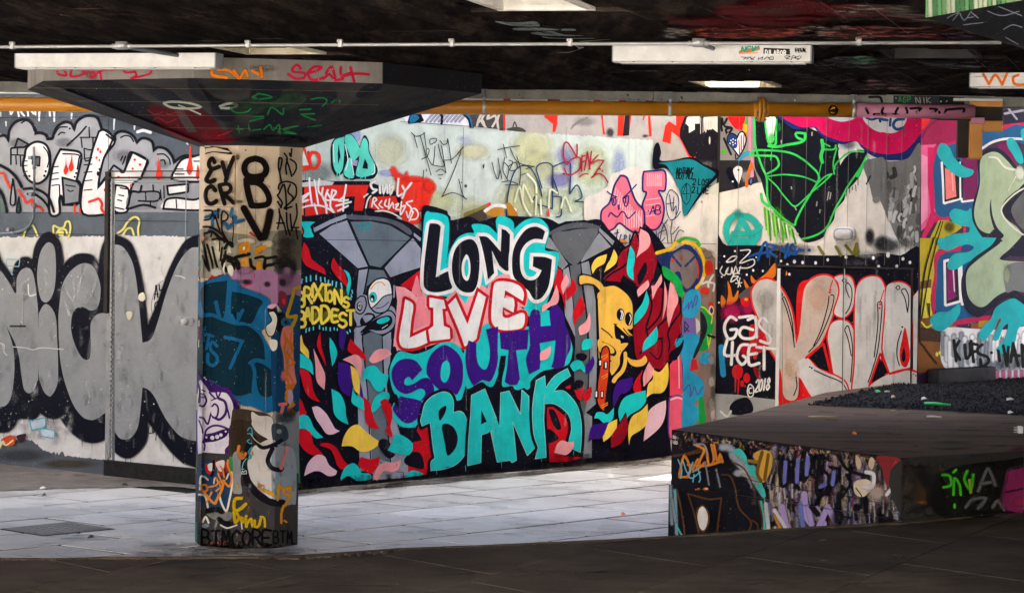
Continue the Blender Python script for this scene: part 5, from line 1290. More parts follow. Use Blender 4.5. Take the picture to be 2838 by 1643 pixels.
FS('ee3322', "1040,700 1070,680 1110,740 1180,760 1190,720 1210,770 1290,775 1360,790 1400,790 1450,830 1475,870 1440,940 1420,1000 1400,1060 1340,1200 1220,1240 1150,1180 1080,960 1100,830", 30); G('ee3322', 1420, 860, 80, 90, .8); G('ee3322', 1250, 790, 140, 40, .8)
F(NV, "820,820 1100,920 1140,1000 1130,1180 800,1180", 0); F('e42a1f', "880,970 1080,960 1140,1120 1000,1130 810,1080 820,990", 0)
part('graffiti_tag', 'white sprayed names over the red slab')
for t in ("120,980 210,930 130,1010 200,1000 120,1030", "210,780 215,900 235,1040", "260,800 280,920 300,1050", "310,790 300,900 330,950", "345,880 340,960 390,1060", "395,900 370,990 430,1000 390,930", "440,900 420,1050 440,1100 470,1140", "440,900 480,920 440,990 500,1000", "580,850 560,960 510,1010 600,1000", "480,1060 630,1020", "560,960 550,1110", "500,1110 600,1060", "110,1090 200,1060 330,1060 420,1100 470,1140", "260,1040 290,1150", "370,1000 385,1140"): S('f2eeea', 18, t, 1, soft=.25)
for t in ("880,810 830,840 850,890 890,900 850,930", "920,830 925,930", "950,840 960,930 990,840 1000,930", "1020,840 1030,940 1060,860 1020,890", "1110,790 1100,950 1150,940", "1150,860 1180,900 1240,830", "1180,900 1150,980"): S('e7e2d6', 20, t, 1, soft=.5)
for t in ("760,970 800,940", "780,1080 800,1000 830,960", "840,1070 860,980 890,1000 860,1030 910,1090", "940,1010 915,1050 950,1080", "985,1000 970,1050 1000,1070", "1020,990 1010,1090 1050,1030 1060,1080", "1080,1050 1110,1040 1080,1090 1120,1100", "1140,1020 1130,1150 1180,1060 1140,1070", "1250,1010 1190,1030 1230,1070 1250,1120", "870,1120 960,1110 1060,1140 1140,1190", "1190,1120 1210,1180 1240,1100 1280,1090 1310,1140 1290,1190 1240,1200", "1260,1120 1220,1210", "1335,1130 1345,1190"): S('ece7db', 15, t, 1)
part('graffiti_tag', 'thin black scrawled name with a long tail')
for t in ("1240,320 1290,360 1370,330 1365,320", "1265,340 1300,470", "1330,350 1440,750", "1370,330 1390,470", "1430,440 1430,390 1490,380 1490,410 1440,440", "1345,590 1400,560 1420,500 1400,480 1390,520 1420,600 1460,640 1480,460", "1510,440 1540,560 1570,660 1460,650", "1530,400 1560,440 1600,430 1610,390 1645,630", "1545,450 1590,730", "1570,600 1650,590 1720,520 1765,470", "1740,520 1640,780 1550,970", "1545,970 1640,930 1720,945 1800,995", "1490,715 1540,690 1590,725", "1510,750 1560,745", "1525,785 1540,785", "1720,790 1750,920 1780,985", "1365,700 1360,770", "1390,690 1392,710", "1745,820 1748,830"): S('14161a', 9, t, 1)
G('14161a', 1790, 860, 20, 24, .9); S('14161a', 16, "1690,560 1765,468", taper=(.4, 1))
Z(1380, 280, 3.647)
part('graffiti_tag', 'thin black marker name with crossed strokes')
for t in ("0,495 100,470 220,455", "55,440 90,580", "125,480 200,620 365,665", "0,580 40,790", "70,570 50,700 100,800", "60,620 110,680 90,790", "110,600 150,620 120,700 190,690 180,620 110,660", "190,560 230,700 215,850", "40,820 120,810 200,840", "75,850 200,850", "280,690 365,660", "240,750 280,730", "-60,620 -30,740 0,790 20,700", "-150,650 -145,680 -140,640"): S('15171b', 9, t, 1)
part('graffiti_outline', 'dark blue outline of hollow letters')
for t in ("85,1160 95,1000 120,850 160,730 210,670 270,655 330,680 380,760 420,860 445,965", "445,880 400,740 390,680 420,640 490,625 545,650 555,720 550,1090", "550,1090 460,1060 400,1045 390,1000 370,970 360,1000", "555,780 590,870 610,945", "560,965 630,970 640,1000 640,1150 590,1175", "560,665 640,630 720,620 735,700 725,940", "725,940 800,850 850,970 780,1015 860,1020 880,1060 925,1190"): S('1b3a63', 14, t, 1)
for t in ("170,1020 220,870 260,1040 330,1160", "250,1000 260,850 290,900 350,1020", "300,740 380,830 390,930", "380,1150 390,960", "440,1150 430,1000", "515,1080 530,900 600,930", "640,1080 680,970 740,1110"): S('e6e6c2', 18, t, 1, soft=.3)
F('e23b20', "510,1080 525,1170 495,1165", 0)
part('graffiti_tag', 'crimson name with curled S')
for t in ("800,440 795,560 740,470 700,420 670,440 665,560 700,640 730,600 800,570 835,590 830,680 760,740 700,740 670,680", "850,550 845,710", "850,560 880,555", "845,620 875,610", "905,515 875,700", "905,520 930,690", "945,510 925,690", "1070,605 1010,600 940,630 1010,550", "1070,605 960,770", "945,775 1010,735 1070,760 1110,820", "825,765 870,740 910,738", "655,740 670,735"): S('ad1438', 15, t, 1, soft=.2)
D('ad1438', "1033,690,10 1058,708,10")
part('paint_ground', 'white patch under the pink figures')
F('e0d6c9', "900,1459 870,1010 1000,940 1110,850 1150,740 1210,720 1300,680 1380,660 1480,695 1580,690 1680,670 1740,720 1800,830 1850,960 1870,1080c 1980,1100 2010,1000 2090,920 2240,910c 2240,1700c 900,1700c")
G('b6ad9d', 2060, 1020, 16, 20, .5); G('cfc3b4', 1700, 1300, 160, 100, .4)
F('cfd0bd', "2090,900 2240,820 2240,960 2100,930", 0)
part('painted_figure', 'pink blob with frowning face outlined in dark blue')
PK2 = 'ee6f82'
blob = "1240,755 1300,770 1330,840 1360,930 1400,1020 1480,1110 1490,1190 1460,1290 1400,1335 1320,1300 1230,1235 1170,1290 1110,1310 1060,1260 1040,1180 1055,1100 1120,1040 1150,960 1180,850"
FS(PK2, blob, 12)
for k in range(13): S('f5b6bd', 10, "%d,%d %d,%d" % (1195 + k * 20, 880 + k * 24, 1165 + k * 24, 1010 + k * 22), 0, soft=.4)
for k in range(8): S('f5b6bd', 10, "%d,1110 %d,1280" % (1270 + k * 26, 1280 + k * 24), 0, soft=.4)
DB_ = '26246a'
S(DB_, 17, blob, closed=True, soft=.2)
for t in ("1105,915 1150,950 1200,970", "1260,985 1330,920 1400,845", "1115,1170 1140,1130 1170,1150 1210,1170 1250,1120 1280,1130 1310,1185 1340,1170 1390,1120"): S(DB_, 13, t, 1)
S(DB_, 12, "1150,990 1190,980 1190,1040 1160,1050", 1, closed=True); S(DB_, 12, "1265,990 1320,960 1310,1050 1285,1060", 1, closed=True); S(DB_, 12, "1165,990 1172,1030"); S(DB_, 12, "1290,980 1292,1030"); S(DB_, 8, "1215,1050 1218,1100"); S(DB_, 8, "1228,1050 1228,1095")
part('painted_figure', 'pink bomb shape with blue outline and initials AB')
bomb = "1475,715 1590,705 1690,715 1690,900 1625,910 1665,1000 1680,1100 1660,1210 1610,1290 1550,1300 1490,1260 1480,1130 1460,1050 1500,930 1465,905 1465,770"
F(PK2, bomb); 
for k in range(8): S('f5b6bd', 9, "%d,740 %d,860" % (1510 + k * 20, 1508 + k * 20), 0, soft=.4)
for k in range(4): S('f5b6bd', 9, "%d,%d %d,%d" % (1500, 1000 + k * 55, 1640, 980 + k * 55), 0, soft=.5)
S(DB_, 17, bomb, 1, closed=True, soft=.2); TX(DB_, 12, 1535, 1060, 85, 'AB', 55, .1); D(DB_, "1520,1110,8 1632,1085,8")
part('graffiti_tag', 'dark blue marker initials on the white patch')
S('22386a', 9, "1760,900 1820,960 1825,1080 1790,1180 1750,1205 1710,1130 1700,1000 1730,910", 1, closed=True)
for t in ("1735,950 1755,1110", "1700,1040 1780,1030", "1780,970 1770,1110 1800,1060 1800,1150", "1845,1120 1800,1180 1750,1205", "1715,1200 1660,1290 1640,1400 1620,1340 1700,1300", "1660,1230 1700,1300 1720,1440", "1760,1220 1750,1350 1830,1270", "1750,1350 1760,1440", "1880,1320 1830,1310 1780,1420", "1600,1320 1605,1440 1570,1420 1590,1380", "1690,1380 1650,1420 1620,1400"): S('22386a', 9, t, 1)
for t in ("1180,1340 1220,1330", "1210,1300 1190,1450", "1245,1350 1225,1430 1265,1400 1260,1440", "1290,1390 1300,1370 1280,1360 1275,1440", "1335,1350 1330,1440"): S('22386a', 12, t, 1)
S('e0882a', 30, "1250,1410 1290,1430", soft=.5)
part('painted_banner', 'teal kite-shaped patch with handwritten words')
F(NV, "1575,480 1620,420 1650,520 1640,600 1770,600 1900,570 2000,580 2080,640 2230,700 2230,760 2110,880 2020,1000 1960,1080 1905,1160 1870,1130 1850,960 1800,830 1740,720 1680,680 1570,680")
F('1a8088', "1620,630 1780,610 1900,590 1980,600 2080,660 2185,720 2185,760 2080,870 1990,1010 1945,1080 1900,1155 1870,1130 1850,960 1800,830 1750,730 1700,650", 1)
TX('10181c', 11, 1800, 640, 62, 'NOTHINK', 26, .25, 0.02, .08, .33); TX('10181c', 11, 1970, 665, 62, '2 LOSE', 34, .1, 0.06, .05, .4); TX('10181c', 11, 1800, 740, 66, 'BUT ALL', 28, .2, -.01, .08, .35); TX('10181c', 11, 1960, 770, 62, '2 LIVE', 34, .1, 0.05, .05, .4)
S('10181c', 7, "1905,830 1945,870 1945,980 1905,1045 1865,990 1860,890", 1, closed=True); S('10181c', 7, "1860,940 1945,935", 0); S('10181c', 7, "1905,830 1870,930", 0); S('10181c', 7, "1905,830 1910,1000", 0)
# small painted scraps above the mural lettering
Z(1060, 560, 3.648)
part('graffiti_scraps', 'pink and ochre scraps showing above the mural letters')
F('8a7a20', "820,120 960,60 1060,20 1080,80 900,200", a=.8); F('4a3f34', "830,150 1040,60 1060,170 900,240", 0)
F('c88a30', "1040,110 1100,60 1200,50 1230,140 1120,150", 1); S('f0ebe0', 34, "1040,90 1120,40 1220,40 1340,80", 1); F('b97a26', "1250,20 1300,20 1380,160 1290,150", 1); F('e2331f', "1050,20 1090,0 1100,30 1060,60", 0); F('e23b20', "1680,60 1690,140 1665,140", 0)
# ------------------------------------------------------------------ LONG LIVE SOUTH BANK
Z(0, 0, 1)
part('paint_ground', 'black ground of the big mural')
F(NV, "735,578c 830,600 862,597 950,588 1010,584 1060,590 1100,605 1140,620 1168,640c 1170,575 1200,572 1240,585c 1250,610 1300,600 1330,615c 1380,600 1450,600 1520,606 1560,625 1600,618 1660,608 1690,640 1740,690c 1780,640 1790,622 1840,680 1880,760 1890,860 1880,960 1868,1100 1858,1200 1862,1262c 1700,1284 1554,1300 1300,1318 1000,1345 820,1360 735,1372c")
Z(800, 560, 3.6475)
F('e98a50', "60,250 100,260 150,300 130,340 100,375 60,380", 1); F(TQ, "112,205 280,205 240,250 230,290 250,350 160,355 150,290", 1); S(NV, 16, "108,215 150,290 130,350 100,375", 1)
# lamp-post bird with the staring eye
part('painted_figure', 'grey lamp-post creature with one big staring eye and turquoise teeth')
F(NV, "220,240 400,150 590,105 760,105 960,130 1150,200 1270,280 1345,330 1345,690 1180,720 1030,775 1000,780 960,690 790,660 700,690 600,600 300,330")
F(GY1, "250,265 420,180 580,120 592,160 430,220 262,305", 0); F('565c66', "600,130 800,140 1000,165 1150,220 1240,290 1220,330 1060,230 860,185 620,175", 1); F(GY1, "1265,310 1340,365 1330,400 1265,340", 0)
F(GY1, "310,320 440,235 590,185 640,300 800,650 700,668", 0); F(GY2, "625,200 830,195 1020,235 1230,360 1120,470 930,660 820,640", 0); F(GY1, "1255,365 1335,470 1330,660 1140,720 1030,760 970,665 1080,540", 0)
F('4f9aa0', "680,240 760,200 830,215 820,290 740,285", a=.7)
S(NV, 16, "600,190 700,420 810,650", 0); S(NV, 16, "1240,370 930,670", 0)
F(GY1, "710,690 800,675 760,890 740,960 690,1000 690,900", 0); F(GY2, "815,680 960,690 1000,770 870,790 790,850 770,940", 0)
F(GY1, "665,1020 700,960 780,940 900,1060 1040,1050 1085,1120 1080,1200 1040,1290 940,1335 880,1340 800,1300 700,1350 660,1300 690,1240 660,1160")
F(NV, "1040,830 1090,840 1090,1080 1040,1050", 0); F(GY1, "1058,840 1075,840 1072,960 1058,970", 0)
F(OW, "960,768 1020,800 1045,900 1040,930 960,960 880,1030 840,1062 810,1010 800,920 820,850 880,790"); S(NV, 16, "960,766 1022,800 1048,910 1040,1000 1000,1090 940,1120 870,1110 815,1040 800,920 820,850 880,785 960,766", 1)
F(GY1, "1040,935 960,960 890,1030 850,1065 880,1100 940,1110 1000,1080 1035,1000"); S(NV, 12, "1045,930 960,955 890,1030 845,1068", 1); S(NV, 8, "880,1075 950,1060 1010,1010", 1)
S('f0c068', 10, "830,880 880,820 940,810 970,840", soft=.5)
D('14898f', "853,962,40,54"); D(TQ, "853,962,34,46"); D(NV, "847,970,22,36"); D(OW, "843,985,10,16")
LF(NV, 14, GY1, "725,950 770,960 785,1040 750,1120 700,1125 668,1080 675,1000"); D(NV, "718,1055,30,48"); D(OW, "722,1050,21,34"); S(NV, 7, "725,1040 712,1055 725,1075 740,1055 725,1030 705,1050"); S('14898f', 7, "720,1050 728,1060 732,1048")
F(NV, "735,1170 790,1120 860,1130 870,1170 800,1240 740,1250 720,1215"); F(GY1, "750,1150 830,1140 850,1160 790,1220 760,1190", 1); F(NV, "840,1200 780,1255 880,1180 1000,1145 1045,1170 1040,1230 980,1285 900,1300 830,1290 720,1320", 1)
F(TQ, "890,1210 920,1180 990,1160 1020,1175 1010,1200 960,1225 910,1228"); S(NV, 14, "665,1260 740,1250 840,1190 940,1130 1010,1095 1060,1120 1085,1180 1060,1270 980,1330 900,1335 800,1300 720,1345 670,1320", 1); S(OW, 6, "945,1275 1000,1240", 0)
F(GY1, "665,1310 740,1345 735,1460 662,1460", 0); F(GY2, "755,1345 840,1310 940,1350 945,1460 755,1460", 0); F(GY1, "950,1360 1035,1310 1035,1460 952,1460", 0)
Z(800, 940, 3.6475)
F(GY1, "662,0 740,0 770,250 800,500 830,800 840,1200 840,1330 720,1330 700,700 690,300", 0); F(GY2, "755,0 945,0 960,400 985,700 1030,1240 840,1200 830,900 800,500", 0); F(GY1, "952,0 1040,0 1020,300 990,440 1000,560 1060,800 1130,900 1240,1200 1200,1395 850,1420 850,1200 1030,1240 975,560", 0)
for t in ("742,0 765,200 800,560 830,1250", "946,0 955,330 985,700 1030,1240"): S(NV, 12, t, 0)
part('wall_crack', None); S('15151c', 6, "910,1220 950,1260 960,1310 1050,1330 1160,1345 1165,1400", 0); S('15151c', 5, "540,1355 700,1345 860,1335", 0); S('15151c', 5, "150,1370 380,1380 480,1370", 0)
Z(0, 0, 1); S('2a2c34', 1.4, "827,664 1000,665 1165,668 1512,671 1660,672 1985,676", 0)
Z(1500, 600, 3.648)
part('painted_figure', 'grey angular lamp post rising behind the yellow bird')
F(NV, "80,110 250,50 440,35 590,70 740,220 760,270 720,310 480,420 480,440 560,800 580,1460 340,1460 300,700 220,540 170,500 60,330", 0)
F('55585c', "95,150 250,80 420,60 580,95 580,140 430,115 250,135 100,185", 1); F('636669', "105,200 280,145 440,125 575,155 400,440 290,470", 1); F('8d9094', "590,115 740,250 720,290 585,150", 0); F('8d9094', "585,165 705,305 410,460 400,450", 0)
F('8d9094', "60,200 95,220 270,480 215,540 165,490 40,320", 0)
F('5f6366', "290,495 395,480 410,720 450,1000 480,1460 350,1460 330,900", 0); F('8d9094', "405,475 480,450 500,560 550,850 565,1460 500,1460 470,1000 430,700", 0); F('9a9da2', "220,540 275,510 300,640 320,900 345,1220 240,1000", 0)
Z(1500, 940, 3.648)
F('5f6366', "350,0 490,0 480,300 460,600 430,800 340,560 330,250", 0); F('8d9094', "500,0 565,0 555,650 450,740 515,780 510,1195 425,1200 430,800 480,500", 0)
# ---- lettering: halo shapes first
part('letter_halo', 'turquoise, pink and black halos around the big letters')
Z(1060, 560, 3.648)
F(NV, "410,130 440,80 560,70 660,120 690,150 690,420 640,630 900,330 1100,240 1150,320 1330,150 1560,160 1680,260 1690,320 1650,460 1780,500 1760,760 1700,880 1500,1040 1000,900 640,950 420,930 390,860 395,420", 0)
FS(TQ, "430,140 500,110 620,130 665,180 670,340 645,620c 680,500 760,370 850,320 930,310 910,230 1060,240 1160,320 1150,200 1190,140 1310,190 1330,280c 1440,190 1580,165 1670,250 1680,330 1640,460 1660,500 1775,515 1770,640 1735,780 1690,920 1640,1060 1560,1180 1440,1100 1380,840 1180,740 1060,850 900,960 840,1040 640,950 430,940 390,860 400,560", 10)
F(PK, "130,850 220,860 300,910 330,740 390,880 430,940 640,980 730,890 840,1030 940,800 1060,870 1100,790 1180,735 1320,725 1420,770 1480,860 1470,1010 1440,1060 1390,1060 1470,1110 1460,1240 1440,1290 1220,1320 1060,1320 960,1370 900,1459 640,1459 420,1459 110,1459 130,1240 150,1000", 0)
F(RED, "180,840 390,680 400,930 340,960 300,890", 0); F('f58a92', "350,740 380,860 400,960 300,920 320,820", 1); F('f58a92', "310,1300 450,1240 500,1240 500,1100 430,1060 430,980 360,960 330,1050", 0)
Z(1060, 940, 3.647)
F(PK, "110,0 860,0 840,130 690,40 480,110 330,160 150,130", 0)
F(NV, "55,300 110,150 160,110 300,120 560,40 700,40 840,110 1900,0 1950,60 1930,280 1920,420 1980,520 2030,800 2030,1160 1700,1240 1500,1260 860,1330 700,1330 440,1370 300,1370 60,560", 0)
F(TQ, "70,330 110,200 180,120 330,150 480,100 570,45 690,25 780,80 820,140 840,20 860,-30 1100,-180 1120,-90 1190,-110 1480,-130 1500,-150 1600,-300 1750,-250 1850,-100 1900,0 1920,120 1870,260 1700,300 1600,330 1500,420 1480,500 1350,510 1310,470 1210,470 1230,270 1180,330 1120,470 1060,470 1000,430 870,500 840,470 820,540 760,620 500,560 430,700 350,860 300,890 170,870 90,740 110,650 150,600 100,500")
F(NV, "1195,165 1250,165 1240,270 1200,440 1170,400 1170,300", 0)
part('painted_flame', 'red flames behind the letters BANK and SOUTH')
F(RED, "250,1170 330,1000 360,870 470,890 500,1170 440,1370 260,1340", 0); F(RED, "1650,690 1720,680 1830,760 1900,900 1900,1030 1830,1180 2030,1190 1900,1230 1690,1240", 0); F(NV, "1680,720 1740,720 1800,860 1800,910 1740,890", 1); F(NV, "1655,930 1700,910 1780,990 1740,1030 1670,1040"); F(NV, "220,1210 300,1140 380,1150 420,1250 400,1310 250,1270")
F(NV, "175,900 260,890 340,920 390,1000 390,1020 250,1040 200,990"); F(RED, "1850,480 1900,460 1900,500 1860,500", 0)
LE = '13141f'
Z(1060, 560, 3.648)
def letter(lab, fills, halo=None, hw=0, hole=None, holec=None, s=0):
    part('painted_letter', lab)
    if halo:
        for t in fills: F(halo, t, s); S(halo, hw, t, s, closed=True)
    return fills
def big(lab, c, t, halo, hw, s=1, holes=()):
    part('painted_letter', lab)
    S(halo, hw * 2, t, s, closed=True); F(c, t, s)
    for h in holes: F(halo, h[0]); F(h[1], h[2])
big('black letter L of LONG with white edge', LE, "475,230 500,215 560,222 590,250c 565,500 540,760c 660,700 690,740 705,860 660,890 560,912 480,905 430,870 415,800 425,600 455,360", OW, 36)
big('black letter O of LONG with white edge', LE, "870,375 930,395 970,480 982,620 965,800 930,890 880,915 800,900 735,830 705,720 705,600 730,490 790,410", OW, 36, holes=(("848,530 880,580 890,680 875,770 850,795 815,760 800,680 810,600", TQ, "850,575 868,620 870,700 850,755 832,720 828,650"),))
big('black letter N of LONG with white edge', LE, "975,345c 1050,350 1100,390c 1195,500c 1205,270c 1250,285c 1290,330c 1285,500 1275,695c 1240,692 1180,640c 1105,490c 1130,720c 1065,780c 1045,640 1010,470", OW, 36)
big('black letter G of LONG with white edge', LE, "1645,300c 1620,380c 1530,375 1450,420 1400,500 1390,600 1400,700 1440,770 1510,790 1570,760 1610,690c 1520,650c 1525,550c 1640,555 1715,580c 1700,740 1680,850 1640,930 1590,980 1530,980 1480,900c 1400,830 1330,760 1310,650 1320,500 1370,380 1450,280 1540,248 1610,270", OW, 36)
WL = 'f1ede6'
def rl(lab, t, s=1, holes=()):
    part('painted_letter', lab); S(RED, 60, t, s, closed=True); F(WL, t, s)
    for a, b in holes: F(RED, a, s); F(b[0], b[1], s)
rl('white letter L of LIVE with red edge', "230,980c 300,1020 310,1080 290,1200 275,1370c 440,1295c 455,1420c 330,1470 210,1470 170,1400 180,1280 210,1120")
rl('white letter I of LIVE with red edge', "475,965c 620,990c 640,1075c 605,1080c 620,1250c 680,1275c 685,1380c 480,1405c 465,1290c 515,1250c 515,1070c 475,1060c", 0)
rl('white letter V of LIVE with red edge', "665,1040c 740,965c 860,1235c 970,905c 1045,960c 1000,1150 960,1330 940,1390 830,1459c 770,1290 710,1150", 1)
part('painted_letter', 'white letter E of LIVE with red edge')
e_t = "1130,830 1190,800 1300,810 1390,850 1430,920 1420,1000c 1340,950 1240,890c 1230,970c 1320,970 1335,1040c 1325,1115c 1220,1060c 1215,1150 1270,1170 1400,1120 1440,1150 1420,1260 1330,1290 1200,1290 1120,1240 1100,1150 1110,980"
S(RED, 64, e_t, closed=True); F(WL, e_t); F('f8a3a6', "1250,940 1310,965 1240,965", 0); F('f8a3a6', "1225,1090 1300,1130 1240,1135", 0)
Z(1060, 940, 3.647)
PL = '3c1580'
def pl(lab, t, s=1, holes=()):
    part('painted_letter', lab); F(PL, t, s)
    for h in holes: F(TQ, h)
pl('purple letter S of SOUTH', "405,305c 300,415c 270,380 230,400 222,450 260,465 330,440 390,400 460,390 510,450 520,540 450,590c 430,600c 400,620 380,625c 430,560 420,510 370,500 290,540 220,550 140,500 95,400 100,300 160,220 250,195 340,220")
F(PL, "175,580 230,585 390,625 380,720 350,800 280,845 200,830 110,720 120,660")
pl('purple letter O of SOUTH', "610,60 690,80 770,150 810,240 815,370 800,470 750,560 700,530 600,520 530,470 480,400 445,340 455,230 510,130", 1, ("650,215 680,260 680,350 650,420 620,435 590,390 590,310 610,240",))
pl('purple letter U of SOUTH', "870,10c 950,40c 950,150 970,250 1020,305 1060,280 1085,180 1080,60 1045,-100c 1170,-130c 1165,100 1170,200 1150,300 1110,400 1080,430c 1010,410c 920,470c 870,380 840,230 845,110")
pl('purple letter T of SOUTH', "1185,-70c 1480,-100c 1465,100c 1350,110c 1370,250 1390,400c 1360,460 1290,465 1235,430c 1260,280 1275,110c 1195,95c", 0)
pl('purple letter H of SOUTH', "1510,-290 1590,-280 1600,-130c 1700,-140c 1690,-300 1760,-360c 1830,-260 1850,-150 1900,0 1900,100 1860,180 1840,270c 1770,300 1705,280c 1730,200 1750,10c 1590,40c 1600,180 1590,300c 1480,355c 1450,200 1490,60 1480,-150", 1)
BT = '1fcac4'
def tl(lab, t, s=1, holes=()):
    part('painted_letter', lab); S(NV, 66, t, s, closed=True); S('cfe8e2', 6, t, s, closed=True); F(BT, t, s)
    for h in holes: F(NV, h)
tl('turquoise letter B of BANK', "400,760 430,650 510,570 620,530 690,560 720,640 715,740c 780,725 830,760 860,860 865,1000 850,1120 800,1210 730,1270 620,1310 490,1325c 490,1240 530,1200c 510,1080 490,900 480,840c 400,875c 385,820", 1, ("570,720 640,670 635,740 580,820", "600,880 650,850 720,890 760,980 750,1070 710,1140 655,1170 630,1050"))
tl('turquoise letter A of BANK', "900,565c 1035,500c 1110,690 1195,910c 1100,930c 1000,965c 995,1245c 860,1275c 870,1000 890,780", 0, ("1000,715 1055,830 995,860",))
tl('turquoise letter N of BANK', "1195,540c 1280,520c 1395,760c 1410,510c 1480,575c 1480,720c 1545,1090c 1465,1175c 1315,830c 1335,1000 1355,1220c 1310,1245c 1290,1220c 1160,1240c 1095,935c 1185,900", 0)
F(BT, "900,565c 1035,500c 1110,690 1195,910c 1100,930c 1000,965c 995,1245c 860,1275c 870,1000 890,780", 0); F(NV, "1000,715 1055,830 995,860", 0); F(NV, "1005,975 1085,945 1150,1240 1000,1245", 0)
tl('turquoise letter K of BANK', "1555,415c 1640,370c 1650,490c 1740,370 1870,295c 1900,370c 1800,440 1730,525c 1830,520 1920,600 1980,700 2010,850 2010,1000 2000,1140c 1910,1100c 1880,1060 1890,1000 1910,900 1890,780 1820,700 1730,650 1635,650c 1630,820 1645,1000 1655,1190c 1545,1205c 1575,1090c 1530,960 1515,750 1525,600", 1)
# ---- flame-shaped leaves
def leaves(lab, items, outline=None):
    for c, t in items:
        part('painted_flame', lab)
        if outline: S(outline, 16, t, 1, closed=True)
        F(c, t)
Z(800, 560, 3.6475)
leaves('leaf-shaped flame of paint on the black mural ground', [(RED, "155,405c 200,470 230,570 300,630 360,680 378,740c 300,700 190,650 140,580 135,490"), (RED, "455,560c 490,620 550,690 585,780 590,860c 540,810 460,720 430,640"), (TQ, "555,680c 610,720 630,800 620,880 600,960c 585,880 600,780"), (YL, "130,1340c 100,1390 90,1420 95,1470 190,1530 205,1580c 200,1500 150,1430"), (RED, "320,1310c 290,1400 295,1480 380,1660c 360,1560 330,1450"), (TQ, "415,1365c 415,1480 440,1660c 470,1600 490,1520 460,1430"), (PUR, "515,1280c 570,1270c 580,1350 560,1450 550,1510c 510,1440"), (RED, "625,1380c 600,1450 600,1500 650,1540 760,1590 795,1635c 780,1560 740,1500 680,1440")])
Z(800, 940, 3.6475)
leaves('leaf-shaped flame of paint on the black mural ground', [(YL, "130,0 95,20 90,60 130,130 205,195c 200,130 160,70"), (TQ, "80,125c 150,160 220,210 245,280 250,360c 190,310 130,290 80,290c"), (PK, "250,90c 310,220 360,330 370,400 362,510c 300,450 275,380 270,250"), (RED, "105,295c 190,320 230,400 245,500 280,580 320,632c 240,610 180,550 150,480"), (RED, "70,580 130,620 160,700 180,750 100,780 70,800", ), (TQ, "70,830 120,770 180,765 220,810 260,900 350,990c 280,1000 230,960 180,910 110,905 70,925"), (RED, "70,935 150,910 220,940 250,1050 300,1110 350,1160c 250,1170 170,1130 110,1050"), (LP_, "235,685c 300,680 380,750 440,850 470,900 518,925c 440,960 380,950 330,880 270,790"), (TQ, "432,500c 520,550 570,660 580,760 605,860c 520,820 460,750 445,640"), (PK, "545,205c 620,170 680,155 730,190 740,270 725,390c 690,310 640,250"), (PUR, "500,230c 600,250 640,330 640,460 620,580c 540,530 500,430 500,320"), (YL, "625,265c 690,310 715,400 720,480 725,560c 670,520 645,430"), (PUR, "725,430c 745,520 760,600c 720,560"), (TQ, "650,480c 680,560 780,640 800,735c 710,690 640,640 640,560"), (RED, "755,580c 820,640 850,760 890,860 928,905c 850,900 790,850 770,760"), (PK, "810,205c 870,120 940,95 1010,105 1040,150c 980,190 900,230 840,240"), (TQ, "745,420c 770,300 840,265 890,280 940,340 1010,360c 990,450 940,520 900,525 860,490 830,430 790,400"), (TQ, "835,680c 870,590 940,535 1010,540 1020,600c 960,620 920,680 850,740"), (RED, "920,630c 980,600 1030,660 1050,760 1030,880 1050,965 1030,990c 980,930 1000,850 960,720"), (YL, "535,1080c 560,980 620,890 700,860 760,910 830,970 925,1035c 880,1090 800,1130 720,1130 640,1080"), (RED, "315,1070 360,1045 440,1060 500,1120 550,1210 605,1270c 580,1310 540,1315 490,1270 460,1180 420,1110"), (LP_, "155,1380c 190,1260 260,1180 320,1165 370,1190 410,1270 490,1330c 470,1370 400,1380 320,1335 250,1335"), (TQ, "525,1420 560,1310 640,1250 700,1280 735,1350c 820,1360 830,1410 720,1430 600,1420"), (RED, "700,1270c 730,1190 780,1200 840,1210 920,1180c 910,1260 850,1350 780,1340"), (PK, "860,1400c 900,1290 980,1240 1060,1245 1135,1215c 1120,1290 1060,1340 960,1330 900,1420"), (TQ, "1000,1120c 1050,1040 1060,990 1110,955 1200,1000 1255,1050c 1250,1120 1210,1170 1150,1160 1060,1140"), (TQ, "1180,1390 1230,1330 1300,1330 1360,1365 1250,1385")])
F(NV, "905,1070 930,1010 990,1010 1030,1060 1000,1120 1080,1160 1030,1200 980,1180"); F(NV, "1010,640 1050,560 1100,570 1115,690 1070,640"); S('2c8a55', 14, "95,1040 110,1440", 0, soft=.3); S('2c8a55', 14, "75,1380 115,1450", 0); F(NV, "540,1430 600,1380 690,1440", 1); G(NV, 260, 1420, 180, 30, .9)
Z(1500, 600, 3.648)
# ---- yellow bird with skateboard in the dark red fire
part('painted_flame', 'dark red fire with black outlines around the yellow bird')
F(DRD, "630,640 700,560 760,510 790,360 890,290 950,180 980,200 1000,110 1090,200 1140,330 1180,430 1160,560 1130,680 1290,760 1400,900 1410,1100 1400,1300 1350,1440 1280,1460 1000,1460 940,1290 930,900 960,700 800,660", 1)
F(NV, "800,650 830,590 960,680 960,830 900,780 930,1000 960,900 1000,860 1130,760 1060,800 950,860", 0)
for t in ("890,300 950,150 990,250", "760,510 790,370 890,290", "640,640 720,570 860,480 880,340", "1000,110 1100,200 1150,340 1180,440 1150,580 1100,700 1050,780", "1150,680 1090,780 1120,900 1060,1120", "1240,640 1230,800 1200,1000 1070,1150", "1310,610 1290,800 1280,1000 1180,1120 1160,1250", "1400,820 1410,960 1340,1060 1280,1180 1300,1300 1250,1440", "1060,1120 1080,1280 1000,1380", "1160,1250 1220,1230 1240,1300 1180,1420", "930,880 980,1000 940,1100"): S(NV, 20, t, 1)
